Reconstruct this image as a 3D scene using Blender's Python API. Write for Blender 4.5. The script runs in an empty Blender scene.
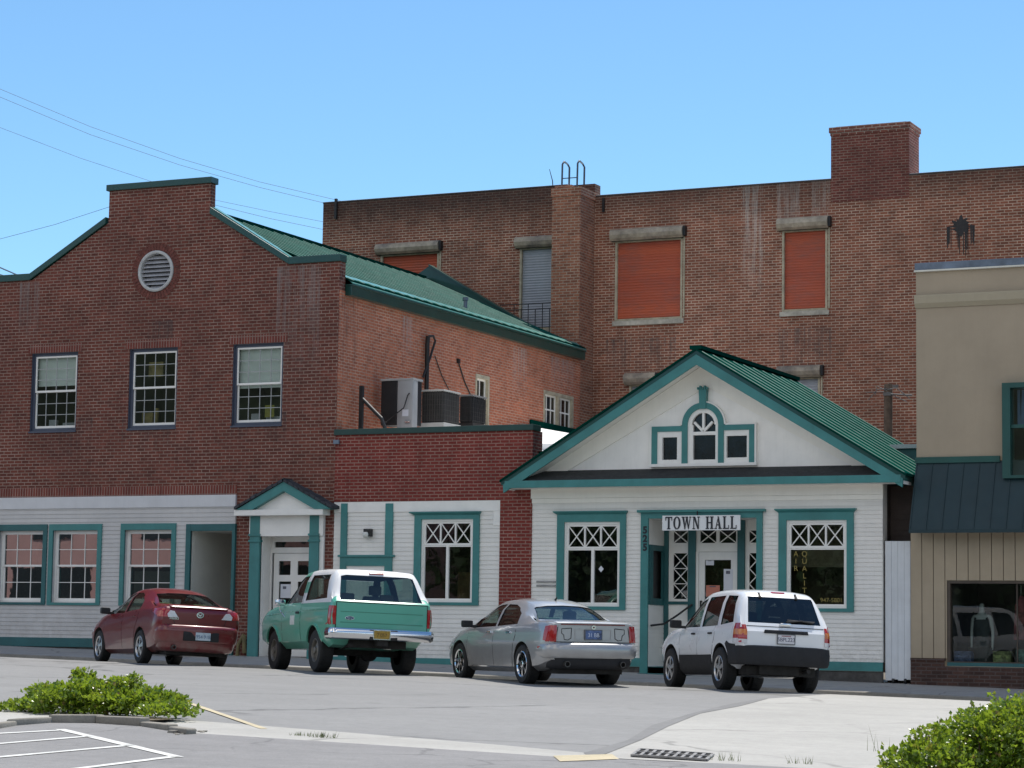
import bpy, bmesh, math, random
from mathutils import Vector, Matrix
from mathutils.bvhtree import BVHTree
random.seed(7)
SC = bpy.context.scene
COL = SC.collection
R = math.radians

# ------------------------------------------------------------------ camera
FPX, PITCH, ROLL, YAW = 2400.3, 0.10634884, -0.01493786, 0.44357914
EYE = Vector((0, 0, 1.65))
FW = Vector((-math.sin(YAW)*math.cos(PITCH), math.cos(YAW)*math.cos(PITCH), math.sin(PITCH)))
_r0 = Vector((math.cos(YAW), math.sin(YAW), 0)); _u0 = _r0.cross(FW)
RT = math.cos(ROLL)*_r0 - math.sin(ROLL)*_u0
UP = math.sin(ROLL)*_r0 + math.cos(ROLL)*_u0
cam = bpy.data.cameras.new('camera'); camo = bpy.data.objects.new('camera', cam); COL.objects.link(camo)
cam.sensor_width = 36; cam.lens = FPX/1024*36; cam.clip_start = .1; cam.clip_end = 3000
camo.matrix_world = Matrix(((RT.x, UP.x, -FW.x, EYE.x), (RT.y, UP.y, -FW.y, EYE.y), (RT.z, UP.z, -FW.z, EYE.z), (0, 0, 0, 1)))
SC.camera = camo
SC.render.resolution_x, SC.render.resolution_y = 1024, 768

# ------------------------------------------------------------------ light
SUN_AZ, SUN_EL = R(3), R(66)          # azimuth from +Y towards +X
world = bpy.data.worlds.new('World'); SC.world = world; world.use_nodes = True
wn = world.node_tree.nodes; wl = world.node_tree.links
bg = wn['Background']
sky = wn.new('ShaderNodeTexSky'); sky.sky_type = 'NISHITA'; sky.sun_disc = False
sky.sun_elevation = SUN_EL; sky.sun_rotation = SUN_AZ
sky.altitude = 1400; sky.air_density = 1.0; sky.dust_density = 0.15; sky.ozone_density = 3.0
# clear deep blue ahead, bright unseen cloud added behind the viewer to fill the shaded fronts
def wm(op, a, b, clamp=False):
    n = wn.new('ShaderNodeMath'); n.operation = op; n.use_clamp = clamp
    for i, x in enumerate((a, b)):
        if isinstance(x, (int, float)): n.inputs[i].default_value = x
        else: wl.new(x, n.inputs[i])
    return n.outputs[0]
wt = wn.new('ShaderNodeTexCoord'); wsep = wn.new('ShaderNodeSeparateXYZ'); wl.new(wt.outputs['Generated'], wsep.inputs[0])
tint = wn.new('ShaderNodeMix'); tint.data_type = 'RGBA'; tint.blend_type = 'MULTIPLY'; tint.inputs[0].default_value = 1
wl.new(sky.outputs[0], tint.inputs[6]); tint.inputs[7].default_value = (.73, .93, .96, 1)
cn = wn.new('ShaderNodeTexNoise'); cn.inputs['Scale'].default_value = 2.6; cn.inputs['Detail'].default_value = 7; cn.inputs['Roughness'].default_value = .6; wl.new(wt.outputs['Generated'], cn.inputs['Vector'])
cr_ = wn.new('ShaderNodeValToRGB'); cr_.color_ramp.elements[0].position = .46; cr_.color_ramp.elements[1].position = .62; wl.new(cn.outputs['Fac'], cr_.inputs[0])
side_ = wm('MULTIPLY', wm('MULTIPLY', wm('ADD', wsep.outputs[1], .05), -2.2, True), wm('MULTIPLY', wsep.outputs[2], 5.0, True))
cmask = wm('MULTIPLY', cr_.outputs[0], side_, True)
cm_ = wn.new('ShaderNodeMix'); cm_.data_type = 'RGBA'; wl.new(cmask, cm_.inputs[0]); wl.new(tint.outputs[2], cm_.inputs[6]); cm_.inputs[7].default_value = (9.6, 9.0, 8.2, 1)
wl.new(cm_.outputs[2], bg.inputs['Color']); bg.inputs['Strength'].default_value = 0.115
sun = bpy.data.lights.new('sun', 'SUN'); sun.energy = 3.7; sun.angle = R(.5); sun.color = (1, .95, .87)
suno = bpy.data.objects.new('sun', sun); COL.objects.link(suno)
sd = Vector((math.sin(SUN_AZ)*math.cos(SUN_EL), math.cos(SUN_AZ)*math.cos(SUN_EL), math.sin(SUN_EL)))
suno.rotation_euler = sd.to_track_quat('Z', 'Y').to_euler()
SC.view_settings.view_transform = 'Standard'; SC.view_settings.look = 'None'
SC.view_settings.exposure = 0.6; SC.view_settings.gamma = 1

# ------------------------------------------------------------------ where things stand
def ray(px, py): return FW + ((px-512)/FPX)*RT - ((py-384)/FPX)*UP
def F(px, py, n=47.0):                 # (u, z) of a measured point on the facade plane y = n
    d = ray(px, py); t = n/d.y; return d.x*t, 1.65+d.z*t
def D(px, py, u):                      # (n, z) of a measured point on a side wall x = u
    d = ray(px, py); t = u/d.x; return d.y*t, 1.65+d.z*t
def road_z(u, n):
    uu = max(-140, min(90, u))
    return -.02*uu + .0145*max(-60, min(n, 39.3)) - .035*max(0, min(n, 44.2)-39.3)
def walk_z(u, n):
    uu = max(-140, min(90, u)); return -.02*uu + .50 + .046*(n-44.2)
def G(px, py):                         # (u, n) of a measured point on the road plane (n < 39.3)
    d = ray(px, py); k = d.z + .02*d.x - .0145*d.y; t = -1.65/k
    return d.x*t, d.y*t
def box_from(px0, py0, px1, py1, n=47.0):
    a, b, c, d = F(px0, py0, n), F(px1, py0, n), F(px0, py1, n), F(px1, py1, n)
    return (a[0]+c[0])/2, (b[0]+d[0])/2, (c[1]+d[1])/2, (a[1]+b[1])/2      # u0,u1,z0,z1

# ------------------------------------------------------------------ object helpers
def setp(o, label=None, cat=None, group=None, kind=None):
    if label: o['label'] = label
    if cat: o['category'] = cat
    if group: o['group'] = group
    if kind: o['kind'] = kind
    return o
def thing(name, label, cat, loc=(0, 0, 0), rot=None, group=None):
    o = bpy.data.objects.new(name, None); COL.objects.link(o); o.location = loc
    o.empty_display_size = .2
    if rot is not None: o.rotation_euler = rot
    o['world_coords'] = 0 if rot is not None else 1
    return setp(o, label, cat, group)
def root_of(p):
    while p.parent: p = p.parent
    return p

class MB:
    def __init__(s): s.v = []; s.f = []; s.m = []
    def add(s, vs, fs, mi=0):
        b = len(s.v); s.v += [tuple(v) for v in vs]
        for f in fs: s.f.append(tuple(b+i for i in f)); s.m.append(mi)
        return s
    def box(s, x0, x1, y0, y1, z0, z1, mi=0):
        if x0 > x1: x0, x1 = x1, x0
        if y0 > y1: y0, y1 = y1, y0
        if z0 > z1: z0, z1 = z1, z0
        v = [(x, y, z) for x in (x0, x1) for y in (y0, y1) for z in (z0, z1)]
        return s.add(v, [(0, 1, 3, 2), (4, 6, 7, 5), (0, 4, 5, 1), (2, 3, 7, 6), (0, 2, 6, 4), (1, 5, 7, 3)], mi)
    def quad(s, *p, mi=0): return s.add(p, [tuple(range(len(p)))], mi)
    def prism(s, poly, y0, y1, mi=0):          # poly in (x,z), counter-clockwise seen from -y
        n = len(poly); v = [(x, y0, z) for x, z in poly]+[(x, y1, z) for x, z in poly]
        return s.add(v, [tuple(range(n)), tuple(reversed(range(n, 2*n)))]+[(i, n+i, n+(i+1) % n, (i+1) % n) for i in range(n)], mi)
    def slab(s, poly3, d, mi=0):               # polygon of 3D points thickened by vector d
        n = len(poly3); d = Vector(d); v = [Vector(p) for p in poly3]; v += [p+d for p in v]
        return s.add(v, [tuple(range(n)), tuple(reversed(range(n, 2*n)))]+[(i, n+i, n+(i+1) % n, (i+1) % n) for i in range(n)], mi)
    def tube(s, pts, r, seg=8, mi=0, caps=True):
        pts = [Vector(p) for p in pts]; rs = r if isinstance(r, (list, tuple)) else [r]*len(pts)
        b = len(s.v); ref = None
        for i, p in enumerate(pts):
            t = (pts[min(i+1, len(pts)-1)]-pts[max(i-1, 0)]).normalized()
            if ref is None: ref = Vector((0, 0, 1)) if abs(t.z) < .9 else Vector((1, 0, 0))
            a = t.cross(ref).normalized(); c = a.cross(t).normalized(); ref = c
            for k in range(seg):
                an = 2*math.pi*k/seg; s.v.append(tuple(p+rs[i]*(math.cos(an)*a+math.sin(an)*c)))
        for i in range(len(pts)-1):
            for k in range(seg):
                s.f.append((b+i*seg+k, b+i*seg+(k+1) % seg, b+(i+1)*seg+(k+1) % seg, b+(i+1)*seg+k)); s.m.append(mi)
        if caps:
            s.f.append(tuple(b+k for k in reversed(range(seg)))); s.m.append(mi)
            e = b+(len(pts)-1)*seg; s.f.append(tuple(e+k for k in range(seg))); s.m.append(mi)
        return s
    def lathe(s, prof, c, axis='x', seg=28, mi=0):   # prof: list of (r, h) along the axis
        b = len(s.v); c = Vector(c)
        for r, h in prof:
            for k in range(seg):
                a = 2*math.pi*k/seg; q = (r*math.cos(a), r*math.sin(a))
                s.v.append(tuple(c+(Vector((h, q[0], q[1])) if axis == 'x' else Vector((q[0], h, q[1])) if axis == 'y' else Vector((q[0], q[1], h)))))
        for i in range(len(prof)-1):
            for k in range(seg):
                s.f.append((b+i*seg+k, b+i*seg+(k+1) % seg, b+(i+1)*seg+(k+1) % seg, b+(i+1)*seg+k)); s.m.append(mi)
        return s
    def holed(s, outer, holes, mp, depth=None, mi=0):   # flat face with holes; mp maps (a,b,d)->3D ; reveals go d = 0..depth
        bm = bmesh.new(); edges = []
        for loop in [outer]+holes:
            vs = [bm.verts.new((a, b, 0)) for a, b in loop]
            edges += [bm.edges.new((vs[i], vs[(i+1) % len(vs)])) for i in range(len(vs))]
        bmesh.ops.triangle_fill(bm, use_beauty=True, use_dissolve=False, edges=edges, normal=(0, 0, 1))
        bm.verts.index_update()
        s.add([mp(v.co.x, v.co.y, 0) for v in bm.verts], [tuple(v.index for v in f.verts) for f in bm.faces], mi)
        bm.free()
        if depth:
            for h in holes:
                n = len(h)
                s.add([mp(a, b, 0) for a, b in h]+[mp(a, b, depth) for a, b in h], [(i, (i+1) % n, n+(i+1) % n, n+i) for i in range(n)], mi)
        return s
    def build(s, name, mats, parent=None, smooth=None, bevel=0, merge=False):
        me = bpy.data.meshes.new(name); me.from_pydata(s.v, [], s.f)
        mats = mats if isinstance(mats, (list, tuple)) else [mats]
        for m in mats: me.materials.append(m)
        me.polygons.foreach_set('material_index', s.m)
        bm = bmesh.new(); bm.from_mesh(me)
        if merge: bmesh.ops.remove_doubles(bm, verts=bm.verts, dist=1e-4)
        bmesh.ops.recalc_face_normals(bm, faces=bm.faces)
        if bevel:
            es = [e for e in bm.edges if len(e.link_faces) == 2 and e.calc_face_angle(0) > .7]
            bmesh.ops.bevel(bm, geom=es, offset=bevel, segments=2, affect='EDGES', profile=.6, clamp_overlap=True)
        bm.to_mesh(me); bm.free()
        if smooth is not None:
            me.polygons.foreach_set('use_smooth', [True]*len(me.polygons)); me.set_sharp_from_angle(angle=R(smooth))
        o = bpy.data.objects.new(name, me); COL.objects.link(o)
        if parent is not None: attach(o, parent)
        return o
def attach(o, parent):
    o.parent = parent
    rt = root_of(parent)
    if parent is rt and rt.type == 'EMPTY' and rt.get('world_coords'):
        o.matrix_parent_inverse = Matrix.Translation(-Vector(rt.location))

# ------------------------------------------------------------------ materials
def NT(name):
    m = bpy.data.materials.new(name); m.use_nodes = True; nt = m.node_tree
    return m, nt, nt.nodes['Principled BSDF']
def nd(nt, t, **kw):
    n = nt.nodes.new(t)
    for k, v in kw.items(): setattr(n, k, v)
    return n
def math_(nt, op, a, b=None, clamp=False):
    n = nd(nt, 'ShaderNodeMath', operation=op, use_clamp=clamp)
    for i, x in enumerate((a, b)):
        if x is None: continue
        if isinstance(x, (int, float)): n.inputs[i].default_value = x
        else: nt.links.new(x, n.inputs[i])
    return n.outputs[0]
def mix_(nt, fac, a, b, blend='MIX'):
    n = nd(nt, 'ShaderNodeMix', data_type='RGBA', blend_type=blend)
    for i, x in ((0, fac), (6, a), (7, b)):
        if isinstance(x, (int, float)): n.inputs[i].default_value = x
        elif isinstance(x, (tuple, list)): n.inputs[i].default_value = (*x[:3], 1)
        else: nt.links.new(x, n.inputs[i])
    return n.outputs[2]
def noise_(nt, vec, scale, detail=4, rough=.6):
    n = nd(nt, 'ShaderNodeTexNoise'); n.inputs['Scale'].default_value = scale
    n.inputs['Detail'].default_value = detail; n.inputs['Roughness'].default_value = rough
    if vec is not None: nt.links.new(vec, n.inputs['Vector'])
    return n.outputs['Fac']
def ramp_(nt, fac, stops):
    n = nd(nt, 'ShaderNodeValToRGB'); e = n.color_ramp.elements
    while len(e) < len(stops): e.new(.5)
    for k, (p, c) in enumerate(stops):
        e[k].position = p; e[k].color = (c, c, c, 1) if isinstance(c, (int, float)) else (*c, 1)
    nt.links.new(fac, n.inputs[0]); return n.outputs[0]
def coords(nt):
    t = nd(nt, 'ShaderNodeTexCoord'); return t.outputs['Object']
def scaled(nt, vec, sx, sy, sz):
    n = nd(nt, 'ShaderNodeMapping'); n.inputs['Scale'].default_value = (sx, sy, sz); nt.links.new(vec, n.inputs[0]); return n.outputs[0]
def bump_(nt, h, dist, strength=1):
    b = nd(nt, 'ShaderNodeBump'); b.inputs['Distance'].default_value = dist; b.inputs['Strength'].default_value = strength
    nt.links.new(h, b.inputs['Height']); return b.outputs[0]

def plain(name, col, rough=.55, var=.14, vs=2.5, grain=0, gs=60, metal=0, coat=0, streak=0, spec=.5, dirt=None, rows=None):
    """a painted or moulded surface: blotchy tone, fine grain, optional vertical weather streaks"""
    m, nt, p = NT(name); c = coords(nt)
    a = noise_(nt, c, vs, 5, .65)
    col2 = tuple(x*(1-var*1.6) for x in col); col1 = tuple(min(1, x*(1+var*.6)) for x in col)
    out = mix_(nt, ramp_(nt, a, [(.3, 0), (.7, 1)]), col2, col1)
    if streak:
        st = noise_(nt, scaled(nt, c, 9, 9, .5), 1.2, 5, .7)
        out = mix_(nt, math_(nt, 'MULTIPLY', ramp_(nt, st, [(.5, 0), (.75, 1)]), streak), out, tuple(x*.45 for x in col))
    if dirt:
        dn = noise_(nt, c, 1.1, 6, .7)
        out = mix_(nt, math_(nt, 'MULTIPLY', ramp_(nt, dn, [(.5, 0), (.72, 1)]), dirt[1]), out, dirt[0])
    if rows:         # each clapboard weathers a little differently, mud splashes the lowest ones
        sp = nd(nt, 'ShaderNodeSeparateXYZ'); nt.links.new(c, sp.inputs[0])
        row = math_(nt, 'FLOOR', math_(nt, 'DIVIDE', math_(nt, 'SUBTRACT', sp.outputs[2], rows[1]-.001), rows[0]))
        seg = math_(nt, 'FLOOR', math_(nt, 'ADD', math_(nt, 'DIVIDE', sp.outputs[0], 2.7), math_(nt, 'MULTIPLY', row, .37)))
        cv = nd(nt, 'ShaderNodeCombineXYZ'); nt.links.new(row, cv.inputs[0]); nt.links.new(seg, cv.inputs[1])
        wn_ = nd(nt, 'ShaderNodeTexWhiteNoise', noise_dimensions='2D'); nt.links.new(cv.outputs[0], wn_.inputs['Vector'])
        out = mix_(nt, math_(nt, 'MULTIPLY', wn_.outputs['Value'], .16), out, tuple(x*.62 for x in col))
        zr = nd(nt, 'ShaderNodeMapRange'); nt.links.new(sp.outputs[2], zr.inputs[0]); zr.inputs['From Min'].default_value = rows[1]+.9; zr.inputs['From Max'].default_value = rows[1]
        mud = math_(nt, 'MULTIPLY', zr.outputs[0], ramp_(nt, noise_(nt, c, 5, 6, .75), [(.42, 0), (.72, .55)]), True)
        out = mix_(nt, mud, out, tuple(x*.5 for x in (.62, .56, .48)))
    nt.links.new(out, p.inputs['Base Color'])
    p.inputs['Metallic'].default_value = metal; p.inputs['Specular IOR Level'].default_value = spec
    rr = nd(nt, 'ShaderNodeMapRange'); rr.inputs['To Min'].default_value = max(.02, rough-.08); rr.inputs['To Max'].default_value = min(1, rough+.1)
    nt.links.new(noise_(nt, c, vs*3, 3), rr.inputs[0]); nt.links.new(rr.outputs[0], p.inputs['Roughness'])
    if coat:
        p.inputs['Coat Weight'].default_value = coat; p.inputs['Coat Roughness'].default_value = .04
    if grain:
        nt.links.new(bump_(nt, noise_(nt, c, gs, 4, .7), grain), p.inputs['Normal'])
    return m

def brick(name, c1, c2, mortar, h=.0735, w=.213, ms=.0115, upright=False, dark=.35, blot=.35, streaks=(), flash=None, topdark=None, vflip=False):
    """running-bond brick by world position; streaks: (u0,u1,ztop,zbot,colour,strength)"""
    m, nt, p = NT(name); c = coords(nt)
    sep = nd(nt, 'ShaderNodeSeparateXYZ'); nt.links.new(c, sep.inputs[0])
    g = nd(nt, 'ShaderNodeNewGeometry'); sn = nd(nt, 'ShaderNodeSeparateXYZ'); nt.links.new(g.outputs['True Normal'], sn.inputs[0])
    side = math_(nt, 'GREATER_THAN', math_(nt, 'ABSOLUTE', sn.outputs[0]), .6)
    mx = nd(nt, 'ShaderNodeMix', data_type='FLOAT'); nt.links.new(side, mx.inputs[0]); nt.links.new(sep.outputs[0], mx.inputs[2]); nt.links.new(sep.outputs[1], mx.inputs[3])
    wob = math_(nt, 'MULTIPLY', math_(nt, 'SUBTRACT', noise_(nt, c, 7, 2), .5), .010)
    cb = nd(nt, 'ShaderNodeCombineXYZ')
    a, b = (sep.outputs[2], mx.outputs[0]) if upright else (mx.outputs[0], sep.outputs[2])
    nt.links.new(a, cb.inputs[0]); nt.links.new(math_(nt, 'ADD', b, wob), cb.inputs[1])
    bt = nd(nt, 'ShaderNodeTexBrick'); nt.links.new(cb.outputs[0], bt.inputs['Vector'])
    bt.inputs['Scale'].default_value = 1; bt.inputs['Brick Width'].default_value = w; bt.inputs['Row Height'].default_value = h
    bt.inputs['Mortar Size'].default_value = ms; bt.inputs['Mortar Smooth'].default_value = .15; bt.inputs['Bias'].default_value = -.1
    bt.offset = 0 if upright else .5
    bt.inputs['Color1'].default_value = (*c1, 1); bt.inputs['Color2'].default_value = (*c2, 1); bt.inputs['Mortar'].default_value = (*mortar, 1)
    # a second copy of the bond gives each brick its own burn
    b2 = nd(nt, 'ShaderNodeTexBrick'); nt.links.new(cb.outputs[0], b2.inputs['Vector'])
    for k in ('Scale', 'Brick Width', 'Row Height'): b2.inputs[k].default_value = bt.inputs[k].default_value
    b2.offset = bt.offset; b2.inputs['Mortar Size'].default_value = 0; b2.inputs['Bias'].default_value = .0
    b2.inputs['Color1'].default_value = (0, 0, 0, 1); b2.inputs['Color2'].default_value = (1, 1, 1, 1)
    burn = ramp_(nt, b2.outputs[0], [(.62, 0), (.95, 1)])
    out = mix_(nt, math_(nt, 'MULTIPLY', burn, dark), bt.outputs[0], tuple(x*.35 for x in c2))
    big = noise_(nt, c, .55, 6, .68)
    out = mix_(nt, math_(nt, 'MULTIPLY', ramp_(nt, big, [(.42, 0), (.68, 1)]), blot), out, tuple(x*.5+.012 for x in c2))
    fine = noise_(nt, c, 18, 4, .7)
    med = noise_(nt, scaled(nt, c, .8, .8, 1.7), 1.4, 5, .72)     # repointed and rebuilt areas
    out = mix_(nt, math_(nt, 'MULTIPLY', ramp_(nt, med, [(.52, 0), (.66, 1)]), .30), out, tuple(min(1, x*1.55+.01) for x in c1))
    med2 = noise_(nt, scaled(nt, c, 1.6, 1.6, .8), 2.1, 6, .75)
    out = mix_(nt, math_(nt, 'MULTIPLY', ramp_(nt, med2, [(.50, 0), (.68, 1)]), .40), out, tuple(x*.45 for x in c2))
    out = mix_(nt, math_(nt, 'MULTIPLY', ramp_(nt, fine, [(.45, 0), (.7, 1)]), .25), out, tuple(x*1.25 for x in c1))
    # old mortar is patchy: washed out here, dirty there
    mp_ = noise_(nt, c, 1.3, 4, .7)
    out = mix_(nt, math_(nt, 'MULTIPLY', math_(nt, 'MULTIPLY', bt.outputs['Fac'], ramp_(nt, mp_, [(.35, 1), (.6, 0)])), .6), out, tuple(x*.45 for x in mortar))
    for (u0, u1, zt, zb, colr, stg) in streaks:
        su = math_(nt, 'MULTIPLY', math_(nt, 'GREATER_THAN', mx.outputs[0], u0), math_(nt, 'LESS_THAN', mx.outputs[0], u1))
        mr = nd(nt, 'ShaderNodeMapRange'); nt.links.new(sep.outputs[2], mr.inputs[0])
        mr.inputs['From Min'].default_value = zb; mr.inputs['From Max'].default_value = zt
        sz = math_(nt, 'MULTIPLY', mr.outputs[0], math_(nt, 'LESS_THAN', sep.outputs[2], zt))
        sn_ = noise_(nt, scaled(nt, c, 7, 7, .35), 1.6, 4, .75)
        k = math_(nt, 'MULTIPLY', math_(nt, 'MULTIPLY', su, sz), ramp_(nt, sn_, [(.42, 0), (.66, 1)]))
        out = mix_(nt, math_(nt, 'MULTIPLY', k, stg, True), out, colr)
    if topdark:      # soot under the coping: (z, depth, strength)
        zt_, dp, stg = topdark
        mr = nd(nt, 'ShaderNodeMapRange'); nt.links.new(math_(nt, 'ADD', sep.outputs[2], math_(nt, 'MULTIPLY', noise_(nt, scaled(nt, c, 3, 3, .6), 1.5, 4), .5)), mr.inputs[0])
        mr.inputs['From Min'].default_value = zt_-dp+.2; mr.inputs['From Max'].default_value = zt_+.25
        out = mix_(nt, math_(nt, 'MULTIPLY', mr.outputs[0], stg), out, (.025, .022, .022))
    nt.links.new(out, p.inputs['Base Color'])
    p.inputs['Roughness'].default_value = .88; p.inputs['Specular IOR Level'].default_value = .25
    hgt = math_(nt, 'ADD', math_(nt, 'MULTIPLY', bt.outputs['Fac'], -1), math_(nt, 'MULTIPLY', fine, .5))
    nt.links.new(bump_(nt, hgt, .008, .8), p.inputs['Normal'])
    return m

def glass(name, tint=(.8, .85, .83), wav=.0015, ior=1.52, extra=0):
    m, nt, p = NT(name); nt.nodes.remove(p); out = nt.nodes['Material Output']
    tr = nd(nt, 'ShaderNodeBsdfTransparent'); tr.inputs[0].default_value = (*tint, 1)
    gl = nd(nt, 'ShaderNodeBsdfGlossy'); gl.inputs['Roughness'].default_value = .01
    geo = nd(nt, 'ShaderNodeNewGeometry'); dt = nd(nt, 'ShaderNodeVectorMath', operation='DOT_PRODUCT')
    nt.links.new(geo.outputs['Normal'], dt.inputs[0]); nt.links.new(geo.outputs['Incoming'], dt.inputs[1])
    f0 = ((ior-1)/(ior+1))**2*1.8           # two faces of the sheet
    sch = math_(nt, 'POWER', math_(nt, 'SUBTRACT', 1, math_(nt, 'ABSOLUTE', dt.outputs['Value'])), 5)
    fres = math_(nt, 'ADD', f0, math_(nt, 'MULTIPLY', sch, 1-f0))
    mx = nd(nt, 'ShaderNodeMixShader')
    if wav:
        b = bump_(nt, noise_(nt, coords(nt), 2.2, 2), wav, 1)
        nt.links.new(b, gl.inputs['Normal'])
    f = math_(nt, 'ADD', fres, extra, True)
    nt.links.new(f, mx.inputs[0]); nt.links.new(tr.outputs[0], mx.inputs[1]); nt.links.new(gl.outputs[0], mx.inputs[2])
    nt.links.new(mx.outputs[0], out.inputs[0]); return m

def ground_mat(name, base, var=.25, coarse=.25, grit=.35, crack=0, spots=0, rough=.9, tint2=None, cscale=.35):
    m, nt, p = NT(name); c = coords(nt)
    a = noise_(nt, c, coarse, 6, .65); b = noise_(nt, c, 3.2, 5, .7); g = noise_(nt, c, 45, 3, .8)
    lo = tuple(x*(1-var) for x in base); hi = tuple(x*(1+var*.5) for x in base)
    out = mix_(nt, ramp_(nt, a, [(.3, 0), (.7, 1)]), lo, hi)
    out = mix_(nt, math_(nt, 'MULTIPLY', ramp_(nt, b, [(.35, 1), (.65, 0)]), .35), out, tint2 or tuple(x*.72 for x in base))
    out = mix_(nt, math_(nt, 'MULTIPLY', ramp_(nt, g, [(.5, 0), (.75, 1)]), grit), out, tuple(x*1.45 for x in base))
    out = mix_(nt, math_(nt, 'MULTIPLY', ramp_(nt, g, [(.25, 1), (.45, 0)]), grit), out, tuple(x*.55 for x in base))
    pb = noise_(nt, c, 9, 4, .75)
    out = mix_(nt, math_(nt, 'MULTIPLY', ramp_(nt, pb, [(.52, 0), (.70, 1)]), .30), out, tuple(x*.62 for x in base))
    out = mix_(nt, math_(nt, 'MULTIPLY', ramp_(nt, pb, [(.30, 1), (.45, 0)]), .22), out, tuple(x*1.3 for x in base))
    # long wheel-worn bands along the street
    w = noise_(nt, scaled(nt, c, .05, .9, 1), 1.0, 4, .6)
    out = mix_(nt, math_(nt, 'MULTIPLY', ramp_(nt, w, [(.45, 0), (.65, 1)]), .3), out, tuple(x*.74 for x in base))
    if spots:
        s = noise_(nt, c, 1.6, 2, .4)
        out = mix_(nt, math_(nt, 'MULTIPLY', ramp_(nt, s, [(.68, 0), (.76, 1)]), spots), out, tuple(x*.4 for x in base))
    if crack:
        v = nd(nt, 'ShaderNodeTexVoronoi', feature='DISTANCE_TO_EDGE'); v.inputs['Scale'].default_value = cscale
        ws = nd(nt, 'ShaderNodeVectorMath', operation='ADD'); nt.links.new(c, ws.inputs[0])
        nn = nd(nt, 'ShaderNodeTexNoise'); nn.inputs['Scale'].default_value = 1.2; nn.inputs['Detail'].default_value = 4; nt.links.new(c, nn.inputs['Vector']); nt.links.new(nn.outputs['Color'], ws.inputs[1])
        nt.links.new(ws.outputs[0], v.inputs['Vector'])
        k = ramp_(nt, v.outputs['Distance'], [(.004, 1), (.014, 0)])
        k = math_(nt, 'MULTIPLY', k, ramp_(nt, noise_(nt, c, .3, 2), [(.45, 0), (.55, 1)]))
        out = mix_(nt, math_(nt, 'MULTIPLY', k, crack), out, tuple(x*.3 for x in base))
    nt.links.new(out, p.inputs['Base Color']); p.inputs['Roughness'].default_value = rough; p.inputs['Specular IOR Level'].default_value = .3
    nt.links.new(bump_(nt, g, .004, .7), p.inputs['Normal'])
    return m

M = {}
M['brick_front'] = brick('dark red pressed brick', (.170, .051, .036), (.110, .037, .029), (.36, .25, .20), blot=.45, dark=.16, h=.076, ms=.0105,
    streaks=[(-28.35, -27.2, 10.1, 7.3, (.24, .21, .20), .75), (-35.6, -35.0, 10.1, 8.6, (.22, .2, .19), .7), (-31.85, -31.15, 9.0, 7.9, (.06, .05, .05), .8),
             (-34.6, -33.3, 6.75, 5.6, (.05, .045, .045), .7), (-32.5, -31.1, 6.75, 5.7, (.05, .045, .045), .7), (-29.5, -28.0, 6.75, 5.9, (.05, .045, .045), .6)])
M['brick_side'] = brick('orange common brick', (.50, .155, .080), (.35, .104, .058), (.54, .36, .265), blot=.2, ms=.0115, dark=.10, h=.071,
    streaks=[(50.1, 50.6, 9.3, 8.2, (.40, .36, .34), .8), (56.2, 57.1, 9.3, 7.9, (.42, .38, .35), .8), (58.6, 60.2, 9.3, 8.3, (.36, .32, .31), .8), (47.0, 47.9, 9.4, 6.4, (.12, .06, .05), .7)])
M['brick_soldier'] = brick('upright soldier brick', (.20, .052, .038), (.14, .038, .031), (.34, .23, .19), upright=True, dark=.15, blot=.3)
M['brick_annex'] = brick('smooth red brick', (.205, .036, .028), (.17, .030, .025), (.36, .21, .17), h=.073, blot=.15, dark=.10)
M['brick_back'] = brick('weathered brown brick', (.31, .112, .066), (.21, .080, .052), (.66, .49, .37), h=.077, w=.225, ms=.0115, blot=.45, dark=.25, topdark=(14.4, 1.1, .75),
    streaks=[(-22.35, -21.75, 14.4, 10.9, (.62, .58, .52), .95), (-21.35, -20.7, 14.4, 12.8, (.62, .58, .52), .9), (-20.35, -19.85, 14.4, 12.9, (.6, .56, .5), .8),
             (-26.4, -24.3, 10.1, 8.5, (.10, .085, .08), .8), (-21.3, -19.8, 10.2, 7.6, (.11, .09, .085), .8), (-35.0, -30.5, 13.2, 10, (.09, .07, .06), .5)])
M['brick_base'] = brick('dark brown base brick', (.085, .045, .035), (.06, .035, .03), (.13, .10, .09), blot=.4)
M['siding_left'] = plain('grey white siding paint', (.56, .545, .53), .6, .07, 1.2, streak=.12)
M['siding_white'] = plain('white siding paint', (.79, .765, .72), .55, .05, 1.2, streak=.08)
M['cream'] = plain('cream frieze paint', (.90, .865, .79), .55, .04, 1.5, streak=.08)
M['white'] = plain('white trim paint', (.82, .80, .76), .45, .05, 3)
M['soffit'] = plain('warm white soffit', (.90, .87, .81), .6, .05, 2)
M['teal'] = plain('teal trim paint', (.048, .212, .206), .42, .12, 2.2, streak=.15)
M['teal_dark'] = plain('dark teal trim paint', (.022, .115, .12), .5, .15, 2.2, streak=.15)
M['green_metal'] = plain('green roof metal', (.002, .044, .033), .6, .22, 1.0, metal=0, coat=0, spec=.0, streak=.1)
M['green_trim'] = plain('green coping metal', (.004, .056, .045), .34, .15, 1.4, coat=.25)
M['rib'] = plain('roof rib with painted glint', (.010, .105, .085), .6, .2, 2.0, spec=.15)  # lighter than the roof sheet: the ribs' sun glint is put into the colour
M['green_flash'] = plain('pale green flashing and lit coping', (.06, .25, .225), .35, .1, 2, coat=.2)
M['awning'] = plain('dark teal awning metal', (.003, .026, .034), .55, .12, 1.3)
M['stucco'] = plain('tan stucco', (.385, .315, .23), .85, .07, .8, grain=.004, gs=70, streak=.06)
M['tan_panel'] = plain('tan grooved panel', (.40, .325, .23), .75, .08, 1, grain=.002, gs=40, streak=.1)
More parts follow.
